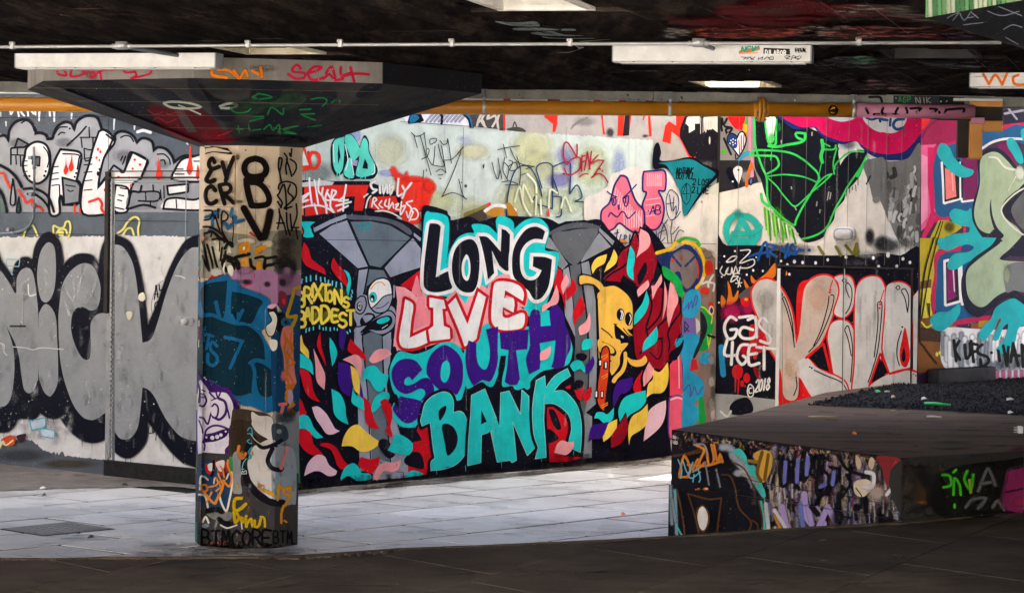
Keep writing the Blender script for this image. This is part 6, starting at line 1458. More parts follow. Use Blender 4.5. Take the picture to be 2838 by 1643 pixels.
F(DRD, "1050,470 1060,560 1010,660 980,690 990,600", 1); F(NV, "1050,460 1070,540 1030,640 990,690 975,600", 1)
leaves('leaf-shaped flame beside the yellow bird', [(PK, "1005,125c 1080,170 1105,250 1080,320 1000,380 960,420c 990,300 990,200"), (TQ, "900,295c 940,360 945,450 930,540 935,645c 880,600 865,520 880,400"), (YL, "665,380c 640,470 560,520 520,580c 510,500 560,420"), (YL, "735,330c 770,400 755,470 700,520 635,565c 670,480 700,430"), (PK, "1080,640c 1090,700 1040,760 980,815c 970,750 1010,700"), (TQ, "1065,745c 1090,850 1060,960 1000,1040 930,1105c 950,980 1020,880"), (PK, "1215,580c 1220,660 1170,740 1125,840c 1120,760 1115,700 1150,690"), (PK, "1245,650c 1270,760 1270,880 1225,1050c 1240,900 1245,780"), (PK, "1310,630c 1360,700 1385,850 1340,960 1290,1120c 1270,980 1290,760"), (TQ, "1170,1110c 1180,1200 1150,1280 1020,1370c 1040,1270 1110,1180"), (RED, "165,520c 210,560 220,680 240,760 250,960c 200,780 130,720"), (PK, "255,580c 280,660 250,720 220,790c 200,700 220,640"), (RED, "320,620c 360,720 330,780 260,850c 250,740 290,700"), (RED, "400,800c 440,900 420,980 350,1060 340,1120c 320,980 360,880"), (PK, "155,690c 180,800 160,880 90,910 10,970c 10,900 90,850"), (PK, "490,960c 500,1080 470,1170 390,1200c 380,1120 450,1060"), (DRD, "1040,1130 1020,1220 950,1310c 940,1230 980,1160")])
F('17a84a', "1230,500 1330,560 1410,650 1440,780 1420,820c 1380,790 1340,680 1300,590 1290,650c 1240,600 1225,550")
part('painted_figure', 'yellow bird character with black eyes holding an orange skateboard')
CY = 'f3bd4c'
S(NV, 14, "395,640 460,630 540,660 610,720 640,800", 1); F(CY, "390,605 470,600 560,640 620,690 660,790c 610,820c 590,760 540,690 460,670 395,685", 1); S(NV, 14, "660,790 640,700 570,630 480,595 390,590 385,690 470,685 550,710 600,770 612,820", 1)
F(CY, "565,830 590,760 650,705 730,700 820,740 890,810 925,900 925,1120 870,1140 935,1215c 900,1210 870,1200c 750,1090c 745,1180 790,1260 870,1280c 800,1400 790,1500 720,1600 690,1560 590,1459 580,1200", 1)
S(NV, 14, "565,830 580,1200 600,1459", 1); S(NV, 14, "650,705 740,695 830,745 900,820 930,910 930,1100", 1)
F(NV, "740,1095 760,1110 790,1180 870,1210 935,1215 900,1280 810,1285 750,1220", 1); S(NV, 10, "735,1085 765,1090"); S(NV, 10, "830,1130 880,1190 935,1215"); S(OW, 10, "810,1205 815,1220"); S(OW, 10, "825,1210 828,1225")
D(NV, "802,990,40,62 884,1035,38,70"); S(OW, 10, "815,950 830,990 815,1040"); S(OW, 8, "802,950 815,985 800,1040"); S(OW, 10, "895,990 910,1030 890,1090"); S(NV, 12, "610,1130 700,1200 760,1300 800,1360", 1); S(NV, 12, "600,1240 700,1310 760,1380 740,1440 700,1459", 1)
Z(1500, 940, 3.648)
F(CY, "580,0 780,0 800,80 790,160 730,245c 690,180 690,120 600,140", 1); F(NV, "610,20 720,70 760,130 740,170 690,150 690,90", 1); F(CY, "630,30 720,80 740,130 700,140 660,70", 1); F(CY, "800,50 880,40 830,110c", 1)
F(CY, "870,180 920,205 1000,205 1050,165 1070,220 1030,265 950,275 890,240", 1); S(CY, 34, "850,140 850,230 820,320 760,380 735,420", 1, taper=(1, 1.3))
LF(NV, 16, 'd8411c', "620,90 660,70 690,120 690,250 680,400 660,560 640,735c 590,690 560,600 570,450 590,300 600,160", 1)
for y, m in ((150, 0), (170, 20), (350, 0), (370, 10), (640, 0), (660, 6)): S('f08a2a', 10, "%d,%d %d,%d" % (610 + m, y + 30, 670, y), 0, soft=.3)
F(NV, "575,205 612,205 612,275 575,275", 0); F(NV, "630,225 672,220 670,305 625,300", 0); F(NV, "545,515 580,515 580,600 545,600", 0); F(NV, "600,520 635,520 630,600 598,600", 0)
for t in ("588,215 606,215 604,262 588,262", "645,232 662,232 660,290 645,290", "550,525 566,525 564,582 548,582", "608,530 624,530 622,582 606,582"): F(OW, t, 0)
LK = 'leaf-shaped flame under the yellow bird'
leaves(LK, [(PUR, "925,380c 920,470 860,540 800,560 730,690c 725,560 770,430 850,400"), (RED, "1030,310c 1000,400 1010,480 1010,545c 950,540 930,480 960,400"), (PK, "1105,200c 1140,290 1120,380 1035,480c 1030,370 1060,290"), (YL, "1280,230c 1290,350 1270,470 1220,540 1120,550 1065,590c 1080,460 1130,400 1130,310 1200,330"), (TQ, "1055,515c 1060,620 1000,700 900,760 870,800c 860,750 850,740 795,835c 780,720 830,600 920,550"), (LP_, "1260,615c 1260,720 1230,840 1160,930 1035,1030c 1050,900 1080,740 1160,660"), (YL, "1075,650c 1080,760 1060,860 1000,920 910,980 888,1070c 880,900 920,780 1010,720"), (TQ, "535,800c 560,740 620,735 670,755 735,690c 730,780 700,830 640,850 580,800"), (YL, "768,805c 760,900 700,980 630,1035c 620,940 680,850"), (DRD, "855,760c 880,880 840,1010 780,1070 707,1098c 710,980 780,870"), (PUR, "685,830c 640,950 600,1000 520,1010 475,1040c 490,940 520,870 600,850"), (PUR, "525,165c 540,240 500,320 455,350c 450,270 490,220"), (TQ, "290,265c 330,220 400,215 440,280 440,340c 400,300 360,310 330,325"), (TQ, "520,0c 515,60 480,100 410,110c 410,50 440,0"), (RED, "425,460c 430,560 380,610 330,510c 370,510 400,500"), (RED, "510,475c 510,560 470,620 432,630c 430,560 460,510"), (PK, "330,1025c 320,1100 260,1165 200,1160 130,1145c 160,1060 210,1020 280,1040"), (PK, "95,70c 90,150 50,200 -10,215c -10,140 30,110"), (NV, "345,420 400,410 430,440 400,490 340,480"), (NV, "355,150 420,140 465,170 430,220 360,200")])
F(DRD, "1100,130 1180,90 1230,0 1280,0 1280,150 1250,260 1200,300 1130,290c 1080,200", 1); S(NV, 14, "1100,130 1180,200 1220,120 1220,0", 1)
part('painted_pillar', 'pink pillar shape and blue snaking letters beside the wall joint')
Z(1500, 600, 3.648)
Z(1500, 940, 3.648)
F('ef4a62', "1330,220 1390,200 1410,120 1430,560 1300,570 1300,260", 0); S('f6c3c8', 10, "1390,160 1395,490", 0); LF('6a3f8a', 14, 'f0607a', "1300,590 1360,565 1430,580 1480,660 1490,800 1450,950 1300,1000 1290,700", 1); S('f8d0d6', 14, "1310,610 1380,590 1440,620 1470,720 1460,820"); S('6a3f8a', 14, "1425,130 1435,560", 0)
Z(1500, 600, 3.648)
F('8a7468', "1560,300 1660,320 1760,420 1770,2200 1430,2200 1430,800", 0)
F('d9cdbb', "1660,300 1780,290 1780,440 1740,380", 0); G('8a7468', 1680, 380, 80, 60, .8)
F('1f2f63', "1170,390 1330,350 1480,280 1600,400 1650,540 1600,700 1500,760 1420,740 1230,520", 1); S('e2b51c', 34, "1170,370 1320,320 1350,270 1430,260 1560,290 1630,400 1655,540 1620,660 1570,720", 1, soft=.4); S('35a02a', 30, "1390,250 1450,220 1560,240 1600,290", soft=.5)
F('7c6e69', "1350,370 1440,330 1540,380 1580,500 1570,620 1480,730 1400,650 1310,560 1310,430", 1); S('20346a', 24, "1320,390 1410,500", 0); S('20346a', 24, "1550,410 1460,500", 0); F('1f2f63', "1350,570 1400,560 1420,650 1370,640", 1); S('c83a30', 16, "1570,450 1590,540 1580,620", soft=.4); G('c83a30', 1330, 440, 20, 30, .8); G('c83a30', 1420, 420, 16, 30, .8)
F('17a84a', "1225,500 1330,560 1410,650 1440,780 1420,820c 1380,790 1340,680 1290,640c 1240,600", 1)
for t in ("1660,460 1720,450 1740,520 1710,590 1660,580", "1600,760 1640,710 1700,740 1680,790", "1690,870 1740,880 1750,980 1710,1000"): F('c8321f', t, 1)
S('d9d3c8', 22, "1640,620 1620,680 1680,660 1690,710", 1); S('d9d3c8', 20, "1740,590 1700,660 1750,680 1740,750", 1); D('d9d0c4', "1720,950,28,50"); D('20242a', "1722,950,16,30")
BL = '2a9cc4'
F(BL, "1440,850 1470,770 1530,735 1590,750 1615,840 1600,940 1560,1010 1470,1020 1420,960", 1); F('7a62a8', "1430,1030 1550,1020 1560,1180 1420,1200", 0); F('1f9a40', "1620,880 1690,960 1740,1080 1720,1240 1680,1340 1580,1380 1540,1500 1530,1440 1620,1250 1650,1100", 1); F('20262c', "1610,960 1660,1020 1680,1130 1640,1250 1560,1420 1530,1400 1600,1240 1610,1100", 1)
F(BL, "1350,1280 1430,1200 1560,1180 1600,1240 1560,1340 1530,1440 1520,1560 1620,1640 1650,1740 1620,1840 1540,1880 1600,1950 1620,2000 1560,2080 1480,2150 1420,2200 1430,1500", 1); F(BL, "1600,1420 1650,1370 1710,1390 1720,1450 1690,1490 1620,1480", 1)
F('1f9a40', "1590,1830 1640,1820 1670,2060 1650,2120 1590,2120", 0); F('c02838', "1520,1430 1570,1440 1590,1540 1500,1560", 0); F('bcbcb4', "1560,1020 1600,1060 1610,1140 1570,1190", 0)
S('d8e02a', 12, "1620,910 1660,930 1700,980 1730,1010 1720,1080", 1); S('d8e02a', 10, "1690,1300 1680,1200 1720,1190 1690,1330", 0); S('5a3f9a', 9, "1430,950 1480,900 1490,870 1490,940 1520,850 1530,930 1560,800 1580,830 1560,900", 1); S('20202a', 10, "1450,1060 1490,1110 1450,1170 1450,1060", 0); S('20202a', 10, "1450,1110 1490,1160", 0); S('5a3f9a', 9, "1440,1760 1500,1700 1510,1820 1550,1720 1580,1800 1630,1720", 1)
F(NV, "1300,1380 1400,1300 1440,1240 1430,1330 1380,1420 1300,1459", 1); S(NV, 10, "1370,1260 1420,1180 1380,1230 1430,1210", 0); S('16161c', 26, "1690,1200 1750,1220", 0)
for k in range(6): G(('9a9a94', '6f6a60', 'b4b0a6', '5a564e', '8f8c84', 'c2beb4')[k], 1720 + (k % 2) * 30, 1450 + k * 110, 50, 80, .7)
# ---- BRIXTONS BADDEST
Z(800, 560, 3.6475)
part('painted_letter', 'yellow hand-painted words BRIXTONS BADDEST on black')
for t in ("100,820 105,850", "135,780 130,820", "178,758 180,805", "222,745 222,795", "277,745 278,785", "323,762 325,800", "365,765 370,808", "403,790 398,838", "443,800 440,840", "483,810 478,855", "530,820 538,868", "640,890 645,920", "632,935 638,960", "625,965 630,985", "95,1345 100,1310", "175,1315 178,1280", "208,1300 210,1272", "250,1290 250,1262", "312,1245 312,1280", "350,1270 350,1290", "378,1265 378,1292", "420,1270 420,1298", "460,1270 462,1290", "492,1280 492,1296", "590,1310 598,1328", "618,1290 622,1310"): S('5cd0de', 13, t, 0)
G('b9a832', 350, 920, 270, 70, .35); G('b9a832', 350, 1150, 280, 70, .35)
for i, (ch, x, y, h) in enumerate((('B', 92, 915, 140), ('R', 160, 870, 150), ('I', 225, 845, 115), ('X', 255, 825, 170), ('T', 335, 835, 160), ('O', 390, 900, 105), ('N', 465, 890, 135), ('S', 555, 960, 105))): TX('f4d94e', 26, x, y, h, ch, wd=.50, soft=.15)
for ch, x, y, h in (('B', 95, 1110, 150), ('A', 160, 1065, 130), ('D', 240, 1065, 150), ('D', 330, 1050, 165), ('E', 440, 1090, 115), ('S', 510, 1120, 145), ('T', 590, 1095, 145)): TX('f4d94e', 27, x, y, h, ch, wd=.50, soft=.15)

part('paint_drips', 'thin drips and grime on the mural', None, None, 'stuff')
Z(0, 0, 1); rr = random.Random(31)
for k in range(150):
    x = rr.uniform(835, 1975); y = rr.uniform(330, 1230); mist(rr.choice(('2a2826', '6a655c', 'd8d2c6', '8a857a')), rr.uniform(2, 9), "%f,%f %f,%f" % (x, y, x - 1, y + rr.uniform(20, 110)), rr.uniform(.08, .28), 0)
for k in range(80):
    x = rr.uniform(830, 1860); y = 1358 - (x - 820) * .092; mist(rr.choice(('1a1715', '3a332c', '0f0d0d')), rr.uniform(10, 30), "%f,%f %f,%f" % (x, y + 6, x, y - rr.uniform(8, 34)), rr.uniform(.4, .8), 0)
drips(TQ, "1210,1300 1290,1290 1390,1280 1500,1272 1590,1250", 1.5, 5, 16, 5); drips('f8a3a6', "1180,960 1130,955", 1.5, 5, 12, 6); drips(RED, "850,1170 905,1110 1040,1195 1100,1285", 1.5, 5, 16, 7)
# ================================================================== alcove wall
part('paint_ground', 'white upper ground and black lower ground of the alcove wall', CV_alc)
Z(0, 0, 1)
band('dcd3c4', [(1950, 150, 0), (2600, 150, 0)], [(1950, 720, 0), (2600, 720, 0)])
Z(1960, 280, 3.648)
F('8c8780', "60,130 560,130 560,820 300,880 60,930", 0); F('2c2a2c', "60,600 440,600 480,700 520,820 300,890 110,930 60,700", 0); G('8c8780', 400, 760, 90, 70, .8)
for t in ("150,180 165,240 200,180", "180,260 250,280 215,330", "200,330 190,290 240,270", "170,380 240,540", "120,150 150,300"): S('1c1a1e', 22, t, 1, soft=.4)
F('d61b22', "210,150 390,150 350,300c 270,270", 1); F('45a84a', "390,160 420,170 410,280 360,300", 0); F('c9a91c', "360,230 405,240 400,380 365,330", 0); F('d97f9c', "415,150 445,150 440,520 420,500", 0); S('2f8fb8', 34, "320,590 380,540 440,530", 1, soft=.4)
D('d8781e', "400,330,14 215,340,16"); D('5fb52a', "170,512,26 372,500,14"); F('d97f9c', "440,560 465,560 470,760 440,800", 0); F('d8641e', "440,620 465,680 410,760 415,860 385,870 390,780", 1)
part('painted_heart', 'heart painted with stars and stripes')
LF(NV, 16, 'e9e4de', "300,380 330,320 370,320 395,390 370,480 322,565c 260,480 205,410 215,345 250,330 290,350", 1); F('1f3f78', "215,350 250,335 300,375 300,470 240,470 205,400", 1)
for t in ("320,400 330,540", "345,350 345,500", "372,340 365,470"): S('c3343a', 12, t, 0)
D('e9e4de', "240,400,7 262,388,7 285,400,7 232,430,7 258,420,8 284,430,7 262,445,7")
S(NV, 12, "285,540 290,590 320,570")
part('painted_heart', 'heart split into black and white halves')
F(NV, "195,690 240,670 270,720 310,840 300,890 250,830 200,750", 1); F('e6e1da', "262,700 300,660 345,670 355,720 320,840c 280,770", 1); D(NV, "316,698,11"); D('e6e1da', "258,815,9"); LF(NV, 12, '5b5fa0', "430,790 455,780 460,820 440,850 425,820", 1)
part('painted_shape', 'big black shield shape scrawled over with bright green lines')
F('17181f', "470,165 560,200 690,160 780,180 1000,260 1300,400 1340,480 1590,500 1610,560 1560,720 1530,780 1440,880 1400,900 1385,1000 1300,1100 1280,1200 1210,1290 1180,1370 1110,1410 1000,1430 930,1370 880,1280 790,1220 700,1150 640,1060 590,960 560,860 540,790 490,700 475,600 480,400", 1)
F('dcd3c4', "1335,480 1500,440 1525,490 1460,520 1390,580 1345,650c", 1); G('1d4a6a', 1430, 450, 100, 50, .5)
for t in ("1230,920 1215,1000", "1110,1020 1105,1060", "1140,1100 1138,1130", "1060,320 1058,350", "750,400 750,430", "900,1100 880,1060", "1250,930 1240,990", "850,870 855,890"): S('9a9488', 12, t, 0, soft=.3)
GN = '35c353'
for t, w in (("475,160 480,300 485,440 510,540 560,680 600,770 605,900 610,980 640,1060 720,1140 800,1210 880,1255 900,1200 960,1080 1050,930 1100,850 1130,780 1110,720 1050,660 980,600 880,540 760,510 600,500 500,500 445,520 450,550 640,555 700,570 725,640 690,690 610,735", 20), ("600,765 760,745 900,755 980,770 1060,800 1105,820 1130,800", 14), ("615,780 700,860 760,940 820,1010 870,1060 920,1050 1060,920 1180,820 1260,740", 14), ("1260,740 1200,760 1130,820 1080,890", 14), ("1610,560 1570,640 1520,720 1430,850 1370,960 1300,1080 1260,1170 1220,1260 1150,1330 1050,1375 960,1395", 18), ("1290,690 1300,640 1400,540 1490,510 1580,515", 16), ("1160,400 1170,480 1150,560 1165,620", 34), ("1170,490 1280,490 1300,450", 18), ("1180,430 1240,460", 14), ("1310,480 1275,620 1285,740", 14), ("620,455 700,465 830,440 940,420 985,390 990,330", 26), ("985,330 900,325 910,370 960,390", 22), ("585,200 600,330 625,430 690,440 695,300 700,190", 20), ("1160,600 1130,750", 8), ("1630,600 1560,680 1520,760", 34), ("545,940 560,1010 620,1065", 26), ("660,460 640,600", 8)): S(GN, w, t, 1, soft=.2)
F('d9efd6', "600,165 690,165 680,300 650,420 620,400 605,300", 1); G('4fd05a', 650, 380, 50, 70, .8); G('2f8f3f', 720, 270, 40, 60, .5)
G('47c22c', 700, 1200, 90, 140, .6); G('58b020', 780, 1300, 110, 120, .6)
for k in range(16): S(('5fae1e', '8fd060', '3c8a20', 'd5dfc0')[k % 4], 16, "%d,%d %d,%d" % (580 + k * 20, 1080 + k * 16, 600 + k * 21, 1300 + (k * 53) % 150), 0, soft=.6)
part('painted_letter', 'crimson ring letters with navy edge under the pipe')
F('1f2b63', "690,150 760,200 830,260 900,290 1000,280 1080,270 1120,320 1200,390 1280,420 1380,440 1500,410 1560,470 1640,540 1760,590 1900,600 2150,560 2150,100 700,100", 1)
F('cf1250', "740,150 830,210 950,265 1060,260 1110,270 1160,330 1240,370 1380,410 1490,405 1560,440 1640,500 1760,535 1830,540 2000,510 2150,400 2150,100 740,100", 1)
F('cfcac8', "1215,165 1300,200 1370,210 1450,195 1500,170 1500,120 1215,120", 1); F('cfcac8', "1570,165 1600,220 1680,290 1780,325 1860,330 1940,300 2000,230 2020,160 2000,120 1570,120", 1)
for t in ("1610,170 1660,190 1720,175", "1740,180 1750,210"): S('1c3668', 24, t, 1)
Z(2438, 240, 3.315)
S('1c4a78', 24, "100,300 95,360", 0); S('1c4a78', 26, "0,300 70,310", 0); S('1c4a78', 28, "220,300 150,310 125,360 160,395 215,380", 1)
F('1f2b63', "0,615 100,625 220,600 300,530 390,430 390,560 260,650 100,675 0,665", 1); F('cf1250', "0,430 100,430 210,400 300,320 330,290 480,290 400,400 300,520 220,590 120,610 0,605", 1)
part('paint_ground', 'grey brushed plaster and dark smudges beside the green-lined shape')
F('77756f', "0,680 100,690 260,660 385,560 385,1459 220,1459 150,1380 90,1240 20,1080 0,980", 1)
rr = random.Random(3)
for k in range(60):
    x, y = rr.uniform(20, 370), rr.uniform(700, 1420); 
    if x < 20 + (y - 980) * .5: continue
    S(rr.choice(('a09e98', '5a5955', 'c2bfb8', '8a8882', '3c3b3a', 'b0ada6')), rr.uniform(14, 44), "%f,%f %f,%f %f,%f" % (x, y, x + rr.uniform(-30, 20), y + rr.uniform(20, 60), x + rr.uniform(-40, 10), y + rr.uniform(60, 130)), 1, soft=.5)
Z(1960, 280, 3.648)
F('6d6b67', "1580,640 1700,580 1800,600 1824,900 1824,1180 1790,1100 1740,1000 1680,1000 1640,850", 1); F('77756f', "1680,980 1740,960 1745,1010 1700,1035 1672,1010", 1)
G('201f22', 1640, 1370, 60, 110, .95); G('201f22', 1770, 1430, 90, 90, .95); S('201f22', 16, "1650,760 1610,840", 0)
for t in ("1410,890 1405,960", "1440,880 1440,930", "1500,850 1505,910", "1525,780 1525,850", "1470,870 1470,900"): S('17181f', 8, t, 0)
part('graffiti_symbol', 'teal circled A with dripping foot')
TE = '27a89a'
S(TE, 62, "330,1160 430,1180 510,1260 510,1360 440,1430 330,1460 230,1420 190,1320 210,1220 270,1165", 1, closed=True, soft=.4); S(TE, 56, "345,1200 290,1330 250,1459", 0, soft=.2); S(TE, 56, "345,1200 430,1330 470,1459", 0, soft=.2); S(TE, 50, "260,1340 440,1340 540,1280", 1, soft=.3); G(TE, 310, 1130, 60, 50, .7)
Z(1960, 660, 2.918)
S(TE, 50, "230,20 200,60 185,120", 1, soft=.2); S(TE, 46, "340,20 370,70", 1, soft=.2); F(TE, "200,0 390,0 340,40 260,60", 1)
part('paint_ground', 'black lower ground with white dots and orange flames')
F('14141d', "60,70 160,60 430,60 560,100 700,130 1000,140 1300,130 1420,120 1560,140 1760,170 1760,1500 60,1500", 1)
G('14141d', 620, 90, 300, 60, .7); G('8f8d8a', 1300, 130, 130, 40, .5); G('2a2a30', 1450, 60, 140, 80, .8); G('6a6a66', 1600, 40, 90, 60, .6); G('5a5a5e', 1200, 200, 120, 30, .4)
D('e8e4de', "705,190,12,15 772,197,11,14 877,200,11,14 975,175,11,13 1122,152,12,13 1343,160,11,14 1462,135,15,22 1583,167,12,14 1640,196,11,14 1533,226,11,13 1387,230,11,13 665,292,9,11 597,185,9,10 648,215,10,12 372,260,9,11 450,265,8,10 320,295,8,9 225,105,8 138,147,8 397,155,7 118,312,7 95,520,8")
for t in ("550,200 555,290 520,330 450,340 420,330 480,280", "355,300 390,340 440,330 410,360 360,360", "295,330 330,380 340,400 310,400", "165,345 190,400 210,480 250,420 240,500 160,540 170,450", "115,460 150,510 130,560 110,540", "640,265 650,290 635,300"): F('d2701c', t, 1)
F('555250', "250,470 330,400 400,390 380,470 300,490", 1); G('a3164f', 200, 600, 110, 100, .9); G('a3164f', 330, 560, 70, 90, .8); F('cf1a2a', "270,490 330,480 340,540 290,550", 1); D('f0a020', "315,495,16,12"); G('c01828', 330, 900, 100, 90, .8); F('c81824', "350,700 430,720 520,870 420,930 380,980 340,800", 1)
D('c01a22', "245,1080,45,60 320,1130,28,40 282,1175,16,28 305,1195,8"); S('c01a22', 16, "230,1130 228,1240", 0, taper=(1, .5)); S('c01a22', 16, "255,1130 248,1270", 0, taper=(1, .5)); F('8f1220', "370,1030 410,1060 435,1150 390,1110", 1)
S('2489b4', 44, "115,880 120,1000 130,1100", 1, soft=.3)
F('9a9994', "60,1255 250,1265 420,1290 565,1305 565,1400 300,1500 60,1500", 0); G('14141d', 280, 1340, 90, 60, .9); F('14141d', "180,1370 230,1310 330,1290 370,1400 220,1430", 1); S('c9c7c2', 20, "110,1400 160,1440 190,1400", soft=.4)
part('graffiti_lettering', 'salmon and grey letters KILO with red outline across the doors')
KR = 'dc1a1c'
kt_ = "420,345 480,330 540,350 600,410 650,500 690,620 720,860c 745,760 760,620 770,500 790,400 850,330 940,300 1010,320 1050,380 1060,470 1020,600 960,760 900,870 800,965c 880,1040 1000,1100 1080,1120 1140,1180 1160,1240c 1130,1270 1000,1300 870,1305c 820,1200 740,1120c 735,1260 700,1310 640,1300 610,1240 600,1100 560,980 500,880 450,720 380,560 360,450 380,390"
S(KR, 30, kt_, 1, closed=True); F(KR, "590,980 640,1300 700,1320 760,1130 870,1310 700,1370 580,1370 560,1000", 1); F(KR, "740,380 830,340 790,420 770,560 740,850 720,600", 1)
F('c6b3a3', kt_); F('c2beb4', "420,345 480,330 540,350 590,400 600,900 540,920 450,720 380,560 360,450 380,390", 1); F('cfccc5', "800,965 880,1040 1000,1100 1080,1120 1140,1180 1155,1240 1000,1300 870,1305 760,1140 700,1040", 1); G('d8b394', 900, 480, 120, 160, .5); G('d8b394', 680, 1060, 80, 100, .5); G('b9b4aa', 480, 500, 90, 110, .6)
F('14141d', "830,960 940,860 990,1080 900,1050", 0); S(KR, 20, "800,965 940,850 1000,1090", 0)
kd_ = "1030,320 1090,300 1160,320 1190,400 1190,500 1160,590 1100,640 1040,620 1030,580 1070,450 1060,360"
S(KR, 26, kd_, 1, closed=True); F('cdc9c1', kd_)
ks = "1000,700 1060,665 1140,680 1190,770 1200,950 1180,1120 1160,1250c 1120,1150 1020,1090c 990,900 975,800"
S(KR, 26, ks, 1, closed=True); F('cbc7be', ks)
kl_ = "1205,420 1250,340 1330,310 1400,330 1440,420 1450,560 1430,760 1410,950 1360,1060 1300,1200c 1440,1110 1600,1060 1710,1090c 1720,1200 1300,1270 1180,1250 1195,1000 1195,600"
S(KR, 26, kl_, 1, closed=True); F('cdcac2', kl_); F('14141d', "1325,1170 1395,960 1440,1110", 0); S(KR, 18, "1310,1190 1400,930 1475,1090", 0)
ko = "1450,400 1520,360 1600,370 1660,440 1670,600 1650,800 1640,1040c 1560,1070 1480,1090c 1430,950 1420,860 1440,620"
S(KR, 26, ko, 1, closed=True); F('cfccc5', ko); F(KR, "1600,720 1630,850 1640,960 1610,1040 1570,1020 1555,930 1575,820"); F('14141d', "1590,880 1605,960 1590,1000 1570,970", 1); F('d0cdc6', "1670,470 1720,400 1720,1080 1665,1060", 0); F('cdcac2', "1180,1250 1480,1160 1720,1110 1720,1300 1180,1300", 0); S(KR, 14, "1480,1090 1600,1060 1710,1085", 1)
for t in ("610,490 650,600 690,760 705,880", "605,490 630,485 680,640 700,800", "1000,460 1025,470 1010,560 960,700 890,840 820,920", "985,470 970,570 920,740 860,870", "1120,380 1135,360 1165,400 1170,480 1150,560 1120,610", "1120,380 1125,420 1150,480", "1110,740 1140,710 1170,830 1175,950 1160,1160", "1110,740 1140,820 1165,950", "1380,520 1410,520 1410,620 1380,900 1330,1080 1300,1165", "1378,530 1380,700 1350,960", "1570,420 1600,410 1630,480 1620,600", "1570,430 1600,490 1618,590", "1570,750 1540,850 1535,950 1555,1030", "720,1140 725,1200 700,1270", "865,1065 960,1110 1080,1160 1125,1220"): S('15151c', 9, t, 1)
for x, y, r in ((585, 457, 24), (1108, 343, 17), (1542, 400, 17)): S('15151c', 8, "%d,%d %d,%d %d,%d %d,%d" % (x - r, y, x, y - r, x + r, y, x, y + r), 1, closed=True)
D('15151c', "830,1040,7 846,1048,8 1578,718,8 720,1127,7 1667,1097,5 1687,1110,6"); D(KR, "995,417,9 990,438,9 1398,535,9 1394,565,9"); S(KR, 8, "1015,340 995,400", 0); S(KR, 8, "1430,420 1400,510", 0)
F('c9c6bf', "560,390 600,410 605,1060 565,1040", 0); S('6b6a66', 4, "605,500 608,1340", 0)
part('graffiti_tag', 'white sprayed words GAS 4GET and outlined initials')
for t in ("235,660 190,635 150,680 140,740 170,810 220,800 240,740 190,740", "260,640 390,640 390,790 300,810 260,770 290,720 370,740", "400,800 390,650 330,660", "490,680 450,640 415,690 450,740 510,800 500,850 430,830", "165,810 140,940 240,945", "205,840 195,1020", "330,860 270,870 240,960 280,1020 320,980 290,950", "390,860 340,880 340,1020 420,1010", "340,940 400,930", "400,880 550,895", "460,880 460,1060"): S('e6e2de', 22, t, 1, soft=.3)
part('graffiti_tag', 'white outlined initials with asterisk on black')
for t in ("120,230 105,270 140,300 170,240 150,280 190,290 200,240 210,290 230,230 250,280 270,230", "155,190 200,150 240,150 210,185 160,195", "270,100 340,95 340,120 270,190 280,200 370,170 380,210 330,240 260,240", "260,285 220,290 190,350 220,340 250,310 210,310"): S('d8d6d0', 10, t, 1)
S('d8d6d0', 8, "240,330 270,390", 0); S('d8d6d0', 8, "265,320 250,395", 0); S('d8d6d0', 8, "230,365 280,360", 0)
part('graffiti_tag', 'white copyright sign and year 2018')
S('e8e4de', 9, "350,1180 375,1210 370,1270 340,1280 325,1240 335,1190", 1, closed=True); S('e8e4de', 9, "360,1210 340,1215 340,1250 362,1250", 1); TX('e8e4de', 13, 385, 1190, 95, '2018', 30, .15, -.12, .03, .25)
part('graffiti_tag', 'dark blue scrawled name above the doors')
for t in ("410,180 450,60 480,40 490,150", "400,130 500,110", "500,50 560,70 510,110 560,150", "600,70 620,110 650,50 630,160", "680,60 660,140", "690,50 720,130 640,110", "340,150 420,120", "720,90 780,100"): S('1a4a86', 20, t, 1, soft=.3)
D('1a4a86', "825,97,14"); 
for t in ("900,70 940,130", "1040,70 1080,140", "1120,60 1180,130 1210,45", "1210,50 1205,140"): S('6f6a20', 22, t, 0, soft=.3)
part('plank_joint', None)
Z(0, 0, 1)
for x in (2046, 2137, 2165, 2233, 2287, 2350, 2403, 2455, 2497): S('6f6a62', 1.2, "%d,322 %d,735" % (x + 4, x - 4), 0)
S('3c3a38', 2, "2338,745 2334,1100", 0); S('d8d5ce', 1.5, "2341,745 2337,1100", 0)
part('paint_drips', 'drips and grime on the alcove wall', None, None, 'stuff')
rr = random.Random(41)
for k in range(110):
    x = rr.uniform(1995, 2535); y = rr.uniform(330, 1050); mist(rr.choice(('2a2826', '6a655c', 'd8d2c6', '8a857a', '3f3a34')), rr.uniform(3, 12), "%f,%f %f,%f" % (x, y, x - 1, y + rr.uniform(20, 120)), rr.uniform(.08, .3), 0)
